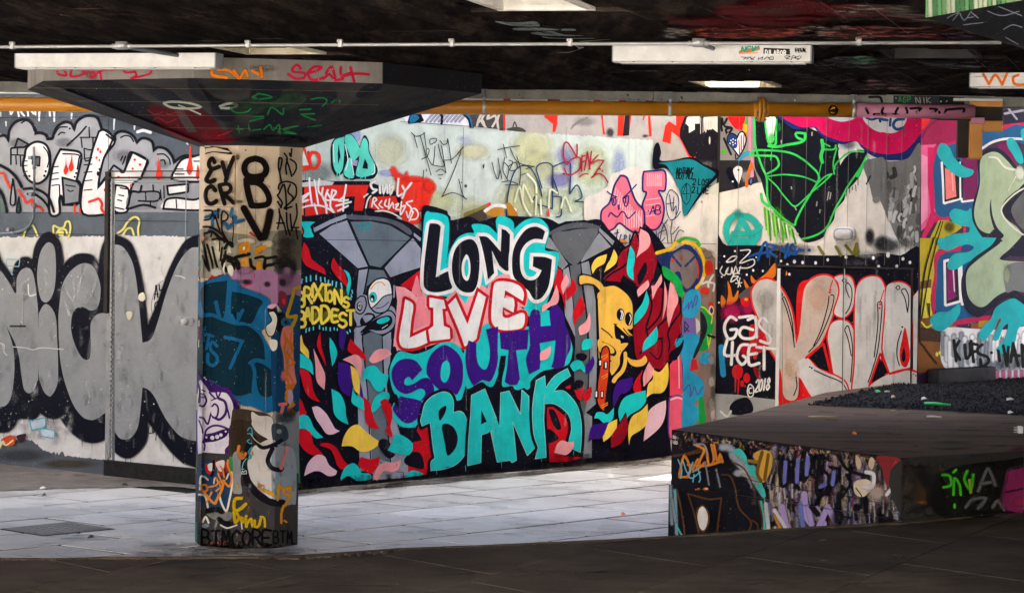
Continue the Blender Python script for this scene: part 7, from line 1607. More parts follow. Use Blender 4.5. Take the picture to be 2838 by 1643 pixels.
# ================================================================== end wall
part('paint_ground', 'magenta, blue and ochre grounds of the end wall', CV_end)
Z(2438, 240, 3.315)
F('3a2440', "330,180 1500,180 1500,2800 330,2800", 0)
F('b01258', "380,290 800,290 800,620 640,1250 380,1250", 0); F('8f1048', "420,320 720,300 720,470 600,520 400,530", 1); F('d8578c', "380,540 520,530 480,600 470,1100 560,1150 380,1330", 0); F('e08ab0', "385,620 440,650 440,1200 380,1270", 0); F('c4125a', "440,560 500,560 500,900 500,1150 640,1180 640,1230 520,1220 380,1459 380,1400 470,1150 440,900", 0)
S('6a1038', 18, "390,470 430,390 520,310", 1); F('cf1a24', "385,290 470,300 410,390 385,400", 0)
F('17507f', "520,620 560,560 720,520 800,520 900,620 900,1060 850,1140 720,1180 530,1185 500,950 490,760", 1); F('6b0f4f', "750,640 900,640 900,1030 780,1040", 0)
F('1d1d2c', "720,0 830,0 830,655 720,655", 0)
S('dcdce0', 20, "570,700 580,860 590,1075 745,1030 735,700", 0); S('dcdce0', 18, "740,830 755,1060 860,1045", 0); F('14141e', "590,720 735,660 730,1030 595,1060", 0); F('e87878', "600,745 690,800 705,1010 608,1040", 0); S('f3b0b0', 10, "665,800 675,960", 0); F('1d1d2c', "745,700 770,700 770,1030 750,1020", 0)
F('17507f', "940,410 1200,360 1400,330 1400,560 1180,480 1050,510 940,590", 0); F('b0164a', "1120,370 1250,310 1400,300 1400,370 1250,350 1140,400", 1); F('1a1a34', "1130,220 1400,180 1400,320 1150,350", 0); S('8f8ea0', 22, "1150,250 1320,220", soft=.5); S('8f8ea0', 18, "1180,200 1260,300", soft=.5)
S('cfcfd2', 22, "940,570 1040,510 1180,480 1400,490", 1)
part('painted_figure', 'sage green swooping letter with navy outline')
SG = '97a88e'
F('12122a', "900,660 1000,570 1110,580 1200,660 1260,740 1400,760 1400,900 1250,980 1180,1060 1200,1220 1300,1330 1400,1350 1400,1459 990,1459 1060,1420 960,1400 880,1310 850,1200 860,1060 910,880", 1); F('6b1050', "1080,540 1200,520 1260,720 1160,610", 1)
F(SG, "925,680 1000,610 1090,610 1180,690 1250,760 1400,790 1400,880 1250,960 1130,1080 1150,1200 1270,1300 1310,1380 1280,1459 1050,1459 1120,1370 1080,1300 1040,1200 1020,1050 1020,1180 1060,1310 1010,1350 930,1320 880,1240 870,1120 920,900", 1); S('12122a', 26, "1022,1040 1020,1150 1060,1290 1120,1370", 1, taper=(.2, 1.6)); F('12122a', "880,1300 950,1400 1060,1420 1130,1380 1060,1310 1000,1355 930,1330", 1)
F('12122a', "1150,1150 1230,1000 1400,880 1400,1459 1330,1300 1210,1220", 1); F('56585c', "1210,1150 1260,1040 1400,930 1400,1300 1300,1300", 1)
S('c2c8ba', 26, "1010,650 1080,660 1150,740 1250,770 1300,800", 1, soft=.4); G('cbd0c4', 1290, 800, 60, 90, .8); S('b9c1b0', 10, "1250,830 1180,960", soft=.4); S('c8cabf', 14, "1400,900 1250,980 1130,1100 1130,1180 1210,1280 1330,1370", 1)
TC = '18a3ac'
F(TC, "575,520 640,560 690,660 780,740 860,770 840,820 750,835 660,790 580,700 530,620 540,550", 1); F(TC, "1170,490 1230,480 1300,600 1320,700 1270,700 1220,620 1180,560", 1); F(TC, "1300,400 1400,380 1400,480 1320,500", 1)
F(TC, "640,1180 680,1125 740,1130 800,1145 840,1120 860,1250 960,1400 1060,1420 980,1500 560,1500 560,1430 620,1370 720,1350 810,1340 820,1290 700,1270", 1)
F('a89a1c', "430,1459 540,1230 640,1230 760,1290 700,1340 600,1380 560,1459", 0); G('5a4a10', 640, 1290, 60, 60, .8); F('c01a40', "770,1280 800,1280 800,1345 770,1345", 0); F('1d3f6a', "790,1290 830,1300 820,1340 790,1345", 0); S('17140c', 12, "560,1240 480,1459", 0); S('17140c', 9, "580,1240 520,1459", 0)
Z(2438, 660, 2.918)
part('paint_ground', 'blue panel with teal drips, yellow rays and brown base')
F('b3a01f', "325,0 500,0 470,100 440,620 330,680", 0); F('d9cc40', "330,420 410,400 420,620 340,640", 1); F('6b4a1a', "330,350 420,330 415,400 330,410", 0); F('7a4a1c', "310,650 420,640 560,700 560,1060 310,1090", 0); F('3f2616', "330,720 500,740 510,840 320,830", 0)
F('b01a4a', "460,110 680,60 640,110 500,140 470,400 440,620 410,500 440,300", 1); F('17507f', "490,140 700,100 800,60 800,640 620,665 460,610 460,350", 1); F('b01a4a', "590,670 890,625 1000,640 990,670 890,660 600,705", 1); F('8a5f20', "540,700 620,705 620,740 540,740", 0); F('8a4a30', "740,690 990,660 990,740 740,730", 0); F('a8801c', "800,670 920,660 940,720 800,720", 0); F('1c3d78', "680,55 760,60 760,100 660,105", 1)
F('d5d3d6', "500,760 580,720 740,730 1000,740 1250,740 1250,1130 800,1090 520,1040", 1)
for k in range(24): S(rr.choice(('e6e4e4', '9aa0a8', 'c4c6cc', '7c838c', 'dcdadc')), 34, "%d,%d %d,%d" % (510 + k * 30, 770 + (k * 37) % 90, 515 + k * 29, 930 + (k * 53) % 150), 0, soft=.9)
G('6a727c', 900, 1040, 160, 60, .7); G('5a6068', 1080, 1000, 160, 90, .7)
for k in range(7): S('b0607c', 26, "%d,1080 %d,%d" % (850 + k * 50, 850 + k * 50, 1120 + (k * 17) % 30), 0, soft=.6)
LFc = "530,180 555,175 645,190 655,510 535,545"
S('dcdce0', 22, "525,185 555,178", 0); S('dcdce0', 20, "525,185 530,545 655,510 640,200", 0); F('14141e', "535,195 630,200 640,500 540,530", 0); F('7c1060', "545,210 610,215 615,480 548,510", 0); S('d9b8d0', 9, "595,260 605,430", 0); S('dcdce0', 18, "660,220 665,540 690,520", 0)
F(TC, "490,0 960,0 900,60 800,150 700,200 620,250 560,250 550,200 600,130 720,110 760,70 680,50 560,100 500,80", 1)
F(TC, "640,530 650,600 600,680 500,750 420,720 410,650 470,600 560,590", 1)
F('12122a', "700,240 760,160 900,60 960,-20 1000,20 1130,-20 1250,0 1250,200 1160,150 1000,180 1100,420 1250,520 1250,600 1050,480 900,570 800,640 720,600 670,500 660,340", 1); F(SG, "710,260 800,170 950,60 1000,20 1150,-30 1060,80 980,150 1000,180 1250,220 1250,440 1080,420 960,460 850,550 780,545 720,480 700,380", 1); F('6a6c70', "1030,220 1250,220 1250,440 1100,420 1020,430", 1); G('8b967f', 1030, 300, 40, 110, .7)
F(TC, "1060,490 1130,510 1250,620 1250,700 1130,720 1090,850 1000,930 940,900 1000,830 1040,700 1000,720 960,820 920,820 930,760 980,660 960,660 920,740 850,825 800,800 830,720 900,650 940,560", 1)
S('1a140e', 13, "440,0 360,300 320,780 360,880 460,1010", 1); S('1a140e', 10, "470,0 400,300 340,650", 1); S('1a140e', 8, "390,530 405,530 405,640 395,590 390,530", 0); D('d8cc3a', "463,938,12,18 487,925,11,16"); S('d8cc3a', 14, "340,680 380,720 420,700", soft=.3)
part('graffiti_tag', 'black marker name KUFS on the white haze')
for t in ("600,825 620,990", "645,830 610,900 650,980", "690,860 700,970 735,930 730,850", "740,830 760,1000", "740,850 790,860", "755,920 790,910", "830,860 795,890 800,930 870,960 880,1000 830,1040 815,980", "960,910 970,990", "1000,870 1030,1030", "1040,880 1030,1030", "1080,850 1060,1000", "1080,850 1120,1030", "1065,940 1130,950", "1150,860 1160,1040", "1160,870 1230,1040"): S('101014', 24, t, 1, soft=.15)
D('101014', "905,925,12")
flush()
# ================================================================== flared heads
rr = random.Random(6)
part('paint_ground', 'dark brushed stripes with red and green scribble under the flared head', CV_under)
Z(0, 0, 3.15)
U1, U2, U3 = '24262f', '4a4748', '3a3a42'
for t in ("750,710 1000,720 1200,850 1500,1000 1700,1260 1400,1180 1100,960 900,830", "550,780 900,850 1150,1000 1400,1100 1500,1200 1200,1090 800,920", "1250,760 1420,780 1600,880 1560,930 1400,880", "1640,700 1720,720 1750,820 2000,900 2050,1060 1880,1040 1820,900 1680,850", "2250,720 2520,730 2520,780 2220,860 2180,840", "2160,910 2520,920 2520,1060 2340,1040 2200,1000"): F(U1, t, 1)
F('5a1620', "1300,920 1500,950 1750,960 1900,1080 1960,1180 2100,1230 1800,1260 1500,1180 1380,1080", 1); F('4e4a48', "1520,960 1600,960 1720,1150 1640,1160", 0); G('a02030', 1900, 1180, 160, 60, .6)
for t in ("1290,960 1350,1000 1420,980", "1450,990 1480,1000 1560,980 1600,1020", "1330,1060 1380,1030 1460,1070 1540,1040", "1550,1090 1560,1120", "1640,1100 1630,1130", "1900,1190 1990,1160 2030,1140"): S('a02632', 8, t, 1, soft=.4)
S('b9bfb0', 18, "1430,900 1500,890 1640,900 1750,935 1650,950 1500,940 1430,905", 1, soft=.4); S('b9bfb0', 12, "1560,920 1660,960 1750,1000", 1, soft=.4); S('b9bfb0', 20, "1920,930 2000,905 2070,920 2020,945 1930,945", 1, soft=.3)
GR = '1f8a4c'
F('35503e', "2000,920 2340,820 2520,800 2520,900 2380,940 2200,1000", a=.7)
for t in ("2250,830 2200,850 2300,870 2390,850", "2010,950 2060,985 2150,980 2190,950", "2350,980 2360,940 2440,980 2480,950", "2230,1020 2330,1020 2180,1060", "2080,1100 2090,1160", "2070,1130 2120,1130", "2170,1090 2180,1140 2240,1130", "2330,1010 2300,1160", "2320,1140 2370,1090 2420,1160 2450,1090"): S(GR, 12, t, 1, soft=.4)
for y in (775, 890, 1010, 1120): S('7f6f5c', 3, "%d,%d 2560,%d" % (300 + (y - 775) * 3.3, y - 5, y + 8), 0)
Z(700, 0, 3.15)
for t in ("0,720 250,730 230,860 60,880", "620,790 720,850 640,980 480,1040 360,990 480,900", "130,940 320,980 340,1080 120,1120 100,1020", "0,1080 100,1090 220,1160 0,1240", "900,830 1000,740 1140,740 1060,830 960,860", "700,1000 780,950 830,990 760,1040 640,1060", "1450,960 1700,900 1980,830 1500,980 1000,1120 540,1230 900,1100", "380,1090 600,1100 480,1180 300,1200"): F(U1, t, 1)
for k in range(16):
    x = 520 + k * 70; mist(('4a4d58', '363944', '55545a')[k % 3], 60, "%d,%d %d,%d" % (x, 1180 - k * 18, x + 190, 1060 - k * 20), .4, 0)
F('35503e', "160,880 330,810 470,850 360,960 180,930", a=.7)
for t in ("20,840 60,820 170,850 60,870", "130,1000 170,940 260,1000 270,950", "510,870 600,855 650,880 610,930", "690,900 730,870", "760,880 760,900", "410,960 510,955", "420,1000 540,995", "440,1010 545,1050", "0,1020 100,1025", "100,1130 150,1090 180,1140 230,1090 240,1170", "400,1100 270,1130 380,1170 280,1160", "480,1110 600,1095", "0,1140 70,1130", "260,1205 330,1210"): S(GR, 12, t, 1, soft=.4)
for y in (785, 900, 1025, 1140): S('7f6f5c' if y < 950 else '1b1c22', 3, "0,%d 1100,%d" % (y, y + 18), 0)
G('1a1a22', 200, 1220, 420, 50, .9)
part('graffiti_tag', 'red sprayed name on the concrete rim', CV_rim)
Z(0, 0, 1); F('15151b', "1060,120 1400,140 1400,300 1060,240", 0)
Z(0, 0, 3.15)
G('6f665a', 800, 660, 60, 40, .6); G('7a7064', 2300, 600, 160, 40, .5)
for t in ("500,620 510,650 580,660 560,615", "620,620 620,670 700,660 740,630 720,620", "740,650 790,620 830,660 790,680 900,615 1000,610", "870,615 885,700", "1075,610 1100,635 1170,630", "1170,610 1190,660 1150,685 1300,650 1320,615"): S('a81a36', 20, t, 1, soft=.15)
for t in ("1850,620 1860,660 1980,680", "1900,610 2000,620 2080,680 2040,620", "2100,680 2140,620 2160,670", "2200,620 2260,650", "2275,590 2285,675"): S('d0751c', 26, t, 1, soft=.6)
Z(700, 0, 3.15)
S('d0751c', 22, "70,590 85,675", 0, soft=.5)
for t in ("420,600 390,570 350,600 360,630 450,640 450,680 380,690 310,650", "480,640 560,620 600,590 540,585 490,630 500,690 560,700 620,680", "640,640 690,585 720,680", "620,690 670,650 720,700 790,690", "770,590 775,660 850,640", "855,590 870,650 890,725", "780,670 900,645 1015,652"): S('b01838', 24, t, 1, soft=.12)
part('paint_ground', 'washed green paint on the rim', CV_rim2)
Z(2038, 0, 3.15)
F('7f9a70', "1640,-200 2700,-200 2700,400 1640,400", 0)
for k in range(18): S(rr.choice(('5c8a5a', '9aa88a', '3c6b45', 'a9b09a')), 34, "%d,-60 %d,150" % (1660 + k * 40, 1665 + k * 40), 0, soft=.8)
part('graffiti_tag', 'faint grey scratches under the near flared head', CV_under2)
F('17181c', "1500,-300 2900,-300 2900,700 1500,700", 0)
for t in ("1850,160 1950,110 1900,180", "1960,120 2000,180 2060,100", "2020,160 2080,150", "2060,110 2120,160", "1990,220 2160,200", "2200,100 2330,140 2480,100", "2340,260 2420,220 2500,240", "2300,60 2500,140", "2360,330 2470,390"): S('6d7480', 8, t, 1, soft=.4)
# ================================================================== ceiling paint
part('paint_ground', 'red, white and smoky streaks sprayed on the ceiling boards', CV_ceil, None, 'stuff')
Z(0, 0, 1)
def streak(x0, x1, y0, y1, cols, n, wmin, wmax, lmin, lmax, a0, a1):
    for k in range(n):
        x, y = rr.uniform(x0, x1), rr.uniform(y0, y1); l_ = rr.uniform(lmin, lmax)
        mist(rr.choice(cols), rr.uniform(wmin, wmax), "%f,%f %f,%f %f,%f" % (x, y, x + l_ / 2, y + rr.uniform(-2, 2), x + l_, y + rr.uniform(-2, 3)), rr.uniform(a0, a1))
REDS = ('6e1018', '8a1a20', '5a0d14', '7c2228')
streak(1940, 2240, 18, 45, REDS, 60, 8, 20, 60, 170, .4, .8); streak(2040, 2230, 3, 20, REDS, 30, 6, 16, 60, 140, .4, .8); streak(1830, 2180, 48, 72, REDS, 60, 8, 16, 60, 160, .3, .7)
streak(2060, 2140, 26, 40, ('4a4642', '5a5550'), 14, 5, 10, 40, 80, .4, .8)
streak(1830, 1890, 78, 104, ('9a928a', '857c74'), 18, 5, 10, 30, 60, .6, .9); streak(1900, 2130, 79, 105, ('b8483a', '9a3430', 'c45a44', '5a2020', '3a1c1c'), 70, 4, 9, 30, 90, .5, .9); streak(2050, 2190, 80, 106, ('b84a3c', 'c86450', '8a2a28'), 30, 4, 9, 30, 70, .5, .9)
streak(2195, 2320, 74, 108, ('9a938c', '7e7872', '4a3a3c', '3c6a70'), 30, 4, 8, 30, 80, .5, .9); streak(2250, 2440, 74, 108, ('a83a3c', '7c2428', '9c8f88', '2a1c1e', 'c07468'), 60, 4, 8, 20, 80, .5, .9); streak(2470, 2560, 75, 105, ('8a7d74', '9a2c38', '6a4a4a'), 30, 4, 8, 30, 70, .5, .8); streak(2560, 2700, 78, 108, ('7a2c34', '3a3c4e', '4a2c34'), 30, 4, 8, 30, 80, .4, .8)
streak(2290, 2470, 13, 45, ('a39a90', '8a827a', 'a8202c', '7c2c30', '5a5552'), 50, 4, 9, 40, 110, .4, .8); streak(2300, 2560, 40, 60, ('6a625c', 'a8303a', '4a4644'), 30, 4, 8, 40, 100, .3, .7)
streak(2330, 2410, 158, 176, ('2f8a5c', '43a070', '8f9a84'), 26, 5, 9, 30, 60, .5, .9); streak(2295, 2340, 155, 166, ('54405a', '6a5070'), 8, 4, 8, 20, 40, .5, .8)
DK = ('5f6a78', '3e4856', '6a5c66', '7c8088', '4a2c38', '3c5a50', '5c544a', '7a7064')
streak(2240, 2800, 165, 190, DK, 90, 2.5, 6, 30, 110, .3, .7); streak(2200, 2780, 190, 260, DK, 150, 2, 5, 20, 90, .2, .6); streak(2330, 2480, 222, 250, ('8c4a50', '7a6a70', 'b08088', '5a2c3c'), 40, 2.5, 5, 20, 60, .4, .8); streak(2250, 2420, 118, 132, DK, 30, 2, 5, 30, 80, .2, .5); streak(1840, 2240, 178, 215, ('4c5664', '343c48', '5a5058', '7c8894'), 50, 1.5, 4, 30, 110, .2, .6)
streak(1600, 2000, 5, 80, ('4a382e', '3a2c26', '5c4a40', '55504c'), 60, 3, 9, 50, 160, .1, .35)
streak(0, 1500, 4, 60, ('5c463a', '6a5040', '4a382e', '7a5f4c'), 110, 2, 6, 30, 120, .12, .4); streak(0, 1300, 60, 115, ('3a2c26', '4a3830'), 50, 2, 5, 30, 100, .1, .3)
Z(1400, 0, 3.15)
part('paint_splash', 'pale dripped words on the dark ceiling boards', CV_ceil)
for t in ("-90,190 100,200 260,190 300,230 200,235 50,225", "80,250 300,245 470,265 120,268", "500,255 600,255 610,270 500,270", "225,290 400,275 520,305 690,312 520,318 320,310", "320,320 450,335 750,335 740,341 400,338", "440,460 560,455 640,430 600,395 640,410 690,415 640,435 560,462", "640,362 700,358 930,345 700,366"): F('7d8884', t, 1)
part('paint_splash', 'dark scratches over the pale ceiling words', CV_ceil, None, 'stuff')
for k in range(24): mist('161416', 7, "%f,%f %f,%f" % (rr.uniform(-60, 600), rr.uniform(190, 330), rr.uniform(-60, 600), rr.uniform(190, 330)), .8, 0)
# ================================================================== beam, pipe, lights
part('paint_smear', 'green and white initials on the grey beam', CV_beam)
Z(2038, 0, 3.15)
F('2f3038', "1380,835 1780,840 1780,920 1380,915", 0); F('1a1a1e', "1780,840 2000,850 2000,930 1780,925", 0)
TX('2f8a4c', 8, 1425, 845, 48, 'AGP', 40, 0, 0, .05, .5); TX('9a988c', 8, 1580, 855, 50, 'NIK', 60, -.1, 0, .05, .7); S('1a1a1e', 20, "1170,850 1260,850 1280,890", 1, soft=.4); D('dedad0', "1795,888,6 1845,886,5"); F('e0dccc', "510,865 530,880 520,890", 0)
for k in range(40): D('2a2924', "%f,%f,%f" % (rr.uniform(-1900, 1300), rr.uniform(800, 860), rr.uniform(2, 4)))
Z(2038, 0, 3.15)
for t in ("1140,950 1160,990", "1290,945 1280,985 1330,1010 1380,1000 1210,1000", "1420,945 1400,990 1450,1020 1500,990 1490,945", "1530,950 1620,950 1540,1020 1640,1025", "1700,950 1760,960 1680,1020 1790,1030 1780,980", "1840,960 1830,1020 1950,1020 2000,960 1960,950 1840,960"):
    part('pipe_letter', None, CV_pipe); S('17101a', 22, t, 1)
part('arrow_disc', 'black arrow disc stuck on the yellow pipe', CV_pipe)
S('17120c', 40, "830,960 850,935 880,960 870,985 840,985", 1, closed=True); S('17120c', 30, "845,960 862,962", 0); S('d8921c', 12, "838,985 862,945", 0); S('d8921c', 10, "838,952 866,942", 0)
part('sticker', 'stickers and black scribbles at the end of the batten light', CV_bat2)
S('d86a58', 30, "45,460 200,425", 0, soft=.2); S('e89a70', 14, "40,470 190,462", 0); TX('2a9a70', 12, 50, 415, 40, 'NEW', 44, .3, -.04, .05, .7); S('2a9a70', 11, "170,440 205,405", 0)
F('2e2a2c', "246,420 475,428 478,480 244,472", 0); TX('ece8e2', 8, 262, 432, 36, 'DILABOR', 29, 0, .03, 0, .5)
TX('1a1718', 7, 522, 418, 26, 'FSKIN', 21, 0, .01, .05, .5); TX('1a1718', 7, 530, 452, 24, 'FLANL', 20, 0, -.03, .05, .5)
for t in ("50,500 90,505 70,520 110,500", "100,520 130,500 140,522 170,500", "130,505 160,525", "205,505 200,522 240,500 230,525", "250,520 280,500 300,522", "290,505 330,500 325,525 300,515", "430,495 450,520", "440,490 480,495 450,510 480,520", "490,525 500,490 530,500 500,510", "560,490 520,510 560,515 540,525", "575,490 568,510"): S('1a1718', 6, t, 1)
part('sprayed_letters', 'orange sprayed letters WO on the batten light', CV_bat3)
for t in ("2165,650 2215,735", "2215,735 2270,655 2330,740", "2330,740 2370,645", "2470,655 2425,680 2440,735 2520,740 2600,700 2560,655"): S('dd6a1c', 24, t, 1)
# ================================================================== concrete block
part('paint_ground', 'crust of many coloured paint layers on the block faces', CV_block, None, 'stuff')
Z(1838, 1040, 2.918)
F('16151c', "0,380 3200,380 3200,1500 0,1500", 0)
pal = ('8f5a6a', '5c3f3a', 'c9b9a0', '3f7f86', 'd8b04a', '7a6a9a', 'a83a40', 'e0d8cc', '2f3a4a', '6a4a30', 'b98a70', '4a5a3a', 'c86a7a', '242028')
def btop(x): return 442 + (x - 80) * .125 if x < 1930 else 674 - (x - 1930) * .05
for k in range(420):
    x = rr.uniform(90, 2000); y = btop(x) + abs(rr.gauss(0, 45))
    if x < 450 and y > 600: continue
    r = rr.uniform(5, 18); mist(rr.choice(pal), r * 2, "%f,%f %f,%f" % (x, y, x + rr.uniform(-20, 20), y + rr.uniform(8, 40)), rr.uniform(.5, .95), 0)
for k in range(520):
    x = rr.uniform(700, 1960); y = rr.uniform(btop(x) + 20, 1270)
    if x < 800 and y > 900: continue
    mist(rr.choice(('d9cfc6', 'b9a0a8', 'c8b098', '8a7fb0', '3a323a', '16141a', 'e0c49a', '9a3a40', '9aa0a8', '1c181e', '6a5a50', 'c9bfc4', 'a58fbe')), rr.uniform(14, 60), "%f,%f %f,%f" % (x, y, x + rr.uniform(-20, 20), y + rr.uniform(40, 170)), rr.uniform(.3, .85), 0)
F('6a4020', "80,640 200,620 330,580 360,600 250,640 90,660", a=.7)
part('graffiti_tag', 'orange and pale blue scribbles on the black part of the block')
for t in ("130,800 170,650 220,760 190,820", "240,760 280,680 300,740", "260,560 330,600 300,680 270,760 340,700", "350,600 370,720 410,680 390,560", "410,560 440,700 460,640 480,700", "130,820 210,820", "200,720 340,730 480,690"): S('d9822c', 18, t, 1, soft=.4)
for t in ("120,680 150,760 140,830", "160,690 200,790 240,700", "240,780 280,760 300,830 290,860", "250,800 240,860", "200,800 230,830 300,780"): S('6fb6cc', 10, t, 1, soft=.3)
S('9a9a98', 14, "250,560 330,560 360,640", soft=.5); S('7a7a7c', 14, "340,700 370,880", soft=.6); S('7a7a7c', 14, "430,760 460,900", soft=.6)
for t in ("480,580 540,590 620,700 700,800", "560,640 640,740", "600,790 680,780 720,850"): S('a6aab0', 46, t, 1, soft=.8)
F('45c0b4', "560,610 620,590 670,650 690,720 740,730 760,800 800,880 830,970 790,970 700,800 660,700 600,650", 1); F('45c0b4', "780,1010 800,1010 830,1250 810,1260", 0); S('b9c4c4', 30, "830,1040 850,1240", 0, soft=.6)
F('d8a440', "730,640 810,600 880,640 870,760 820,860 770,840 760,720", 1); S('7a5418', 26, "800,620 760,780 790,850", soft=.3); S('7a5418', 24, "850,640 820,840", soft=.3); S('9a9488', 22, "640,800 740,840 760,880", soft=.5); S('8a6a20', 26, "690,690 760,700", soft=.4)
part('graffiti_tag', 'thick black tag over lilac and cream paint', None, None, 'stuff')
for t, w in (("970,650 940,760 960,890 1000,880", 26), ("945,740 1060,700 1000,860", 24), ("1010,680 1030,800 1100,920", 24), ("1150,620 1120,740 1140,850 1200,740 1190,640", 24), ("1280,640 1250,790 1240,950 1300,960 1340,820 1280,760", 26), ("1350,740 1420,760 1410,840 1340,930", 24), ("1410,640 1480,750 1560,790 1650,810 1660,840", 26)): S('101016', w, t, 1)
for t in ("990,700 980,860", "1090,680 1080,860", "1170,660 1160,800", "1380,780 1370,880", "1270,900 1310,880"): S('6f72b8', 28, t, 0, soft=.4)
for t, w in (("960,1060 1000,1240", 46), ("1140,960 1150,1130 1200,1200", 50), ("1200,1200 1170,1060", 40), ("1240,1080 1300,1200", 46), ("1330,1060 1260,1220", 44), ("1340,1080 1400,1190", 46)): S('a58fbe', w, t, 0, soft=.25)
S('6570b0', 32, "1110,1040 1130,1230", 0, soft=.4); S('14131a', 44, "1200,1060 1250,1120", 0, soft=.3); G('14131a', 1420, 1150, 70, 110, .9); S('c9bfc4', 30, "900,1090 960,1180 1000,1250", 0, soft=.4); S('b07a30', 22, "900,1130 950,1240", 0, soft=.3)
F('d8c0a0', "1560,640 1600,700 1590,760 1560,720", 1); F('d8c0a0', "1680,660 1710,690 1690,760 1660,720", 1); F('dcc6aa', "1550,860 1650,840 1690,900 1620,980 1550,950", 1); S('d9d6d4', 30, "1640,780 1700,800 1690,900 1620,900", 1, soft=.3); 
part('painted_line', None)
S('101016', 20, "1480,800 1510,880 1450,980", 1)
part('painted_line', None)
S('101016', 10, "1560,910 1610,990 1590,1080", 1)
BR = '5c3a16'
for t in ("200,955 290,980 380,1000 470,990", "200,960 250,1110 290,1280", "470,1000 450,1150 435,1275", "590,980 620,1080 710,1180 690,1260", "110,920 150,1100 175,1290", "770,1010 800,1140 800,1260", "480,800 540,810 580,900 590,960", "720,1170 760,1200 770,1260", "560,700 640,740 690,810 740,920"):
    part('painted_line', None); S(BR, 13, t, 1)
part('painted_oval', 'white oval with brown outline on black')
S(BR, 16, "320,1050 355,1090 370,1150 355,1220 325,1260 290,1230 270,1150 280,1080", 1, closed=True); F('e6dfd4', "320,1058 350,1095 362,1150 350,1215 325,1250 296,1225 278,1150 288,1085")
part('paint_smear', 'pale teal and orange smears at the end of the block', None, None, 'stuff')
for t in ("60,900 70,1200", "95,930 110,1290", "70,1000 100,1180"): S('7f9296', 22, t, 0, soft=.8)
S('45b8ac', 14, "110,1220 150,1290", soft=.4); S('45b8ac', 14, "90,930 100,960", soft=.4)
D('e07a30', "345,918,22,14 285,916,14,9 265,920,7"); D('f0d8b0', "350,915,9,6"); 
TX('d8ccbc', 6, 78, 460, 22, 'SO', 14, 0, .3, 0, .5); TX('d8ccbc', 6, 80, 500, 22, 'LED', 12, 0, .3, 0, .5)
part('wall_crack', None)
S('1a1820', 5, "430,780 900,890 1500,980 1900,1060", 0); S('7a1f24', 8, "1540,980 1530,1080", 0)
part('paint_ground', 'dark scuffed side of the block with green, grey and magenta paint', CV_block)
Z(2238, 1000, 2.918)
F('8a2a30', "560,770 750,790 750,900 720,1050 680,1060 620,960 600,860", a=.9); G('b03a3c', 710, 900, 50, 110, .7); G('c9b4a4', 560, 1070, 90, 90, .5); S('c9c9c6', 26, "640,1080 690,1030 760,1080 800,1020 790,960", 1, soft=.4); S('231a30', 34, "770,930 820,980 810,1060", 1, soft=.4)
F('33322f', "755,800 2000,700 2000,1300 960,1300 755,1260", 1)
for k in range(220): mist(rr.choice(('3e3d3a', '2a2927', '4a4844', '55483a', '1f1f1f', '2c333a')), rr.uniform(18, 60), "%f,%f %f,%f" % (rr.uniform(770, 1100), rr.uniform(820, 1260), rr.uniform(770, 1120), rr.uniform(820, 1260)), .6, 0)
F('1c1c1b', "1080,900 1600,800 2000,780 2000,1250 1080,1260", a=.8); G('8a5a20', 930, 1140, 60, 24, .7); G('5a4024', 920, 1070, 80, 60, .5)
for t in ("1090,920 1150,930 1160,1000 1100,1020", "1180,1080 1190,950 1230,1000 1240,1080", "1180,900 1200,880", "1290,890 1270,960 1320,1040 1340,920", "1190,1160 1190,1180"): S('3fae22', 22, t, 1, soft=.6)
S('86a82a', 22, "1310,960 1320,1060", soft=.6)
for t in ("1380,1050 1440,900 1470,880 1520,1000", "1280,1180 1330,1120 1440,1110 1380,1190", "1500,1180 1540,1130 1590,1200", "1400,990 1480,980"): S('5a5a58', 26, t, 1, soft=.7)
FS('8a2a5c', "1620,960 1680,880 2000,880 2000,1180 1620,1200", 30); S('2a1a24', 14, "1600,1060 1900,1000", soft=.5); G('b0305c', 1750, 1140, 150, 50, .6)
part('paint_smear', 'pale, green and pink rubbed paint on the brown top', CV_btop, None, 'stuff')
for t, c, w in (("230,715 330,705 460,705", '6e5e50', 9), ("380,725 560,735 700,725", '6e4a3e', 9), ("720,720 960,745", '6e6054', 8), ("1000,660 1150,655 1350,660", '2f6a34', 18), ("840,688 900,685", '3a7a3a', 10), ("960,700 1150,710 1400,690", '3c4a34', 14), ("780,800 950,775", '8a847c', 22), ("830,830 920,822", '8a847c', 14), ("1080,800 1260,775 1440,745", '274a68', 16), ("1620,720 1800,705", '9a2a58', 40), ("1210,765 1215,762", 'b87a2a', 14), ("1440,690 1640,685", '6a5648', 10)): mist(c, w * 1.8, t, .6)
for k in range(30):
    x = rr.uniform(0, 1700); y = rr.uniform(400, 660); mist(rr.choice(('6a584a', '554538', '463a31', '2e2824')), rr.uniform(6, 16), "%f,%f %f,%f" % (x, y, x + rr.uniform(60, 220), y + rr.uniform(-6, 8)), .4, 0)

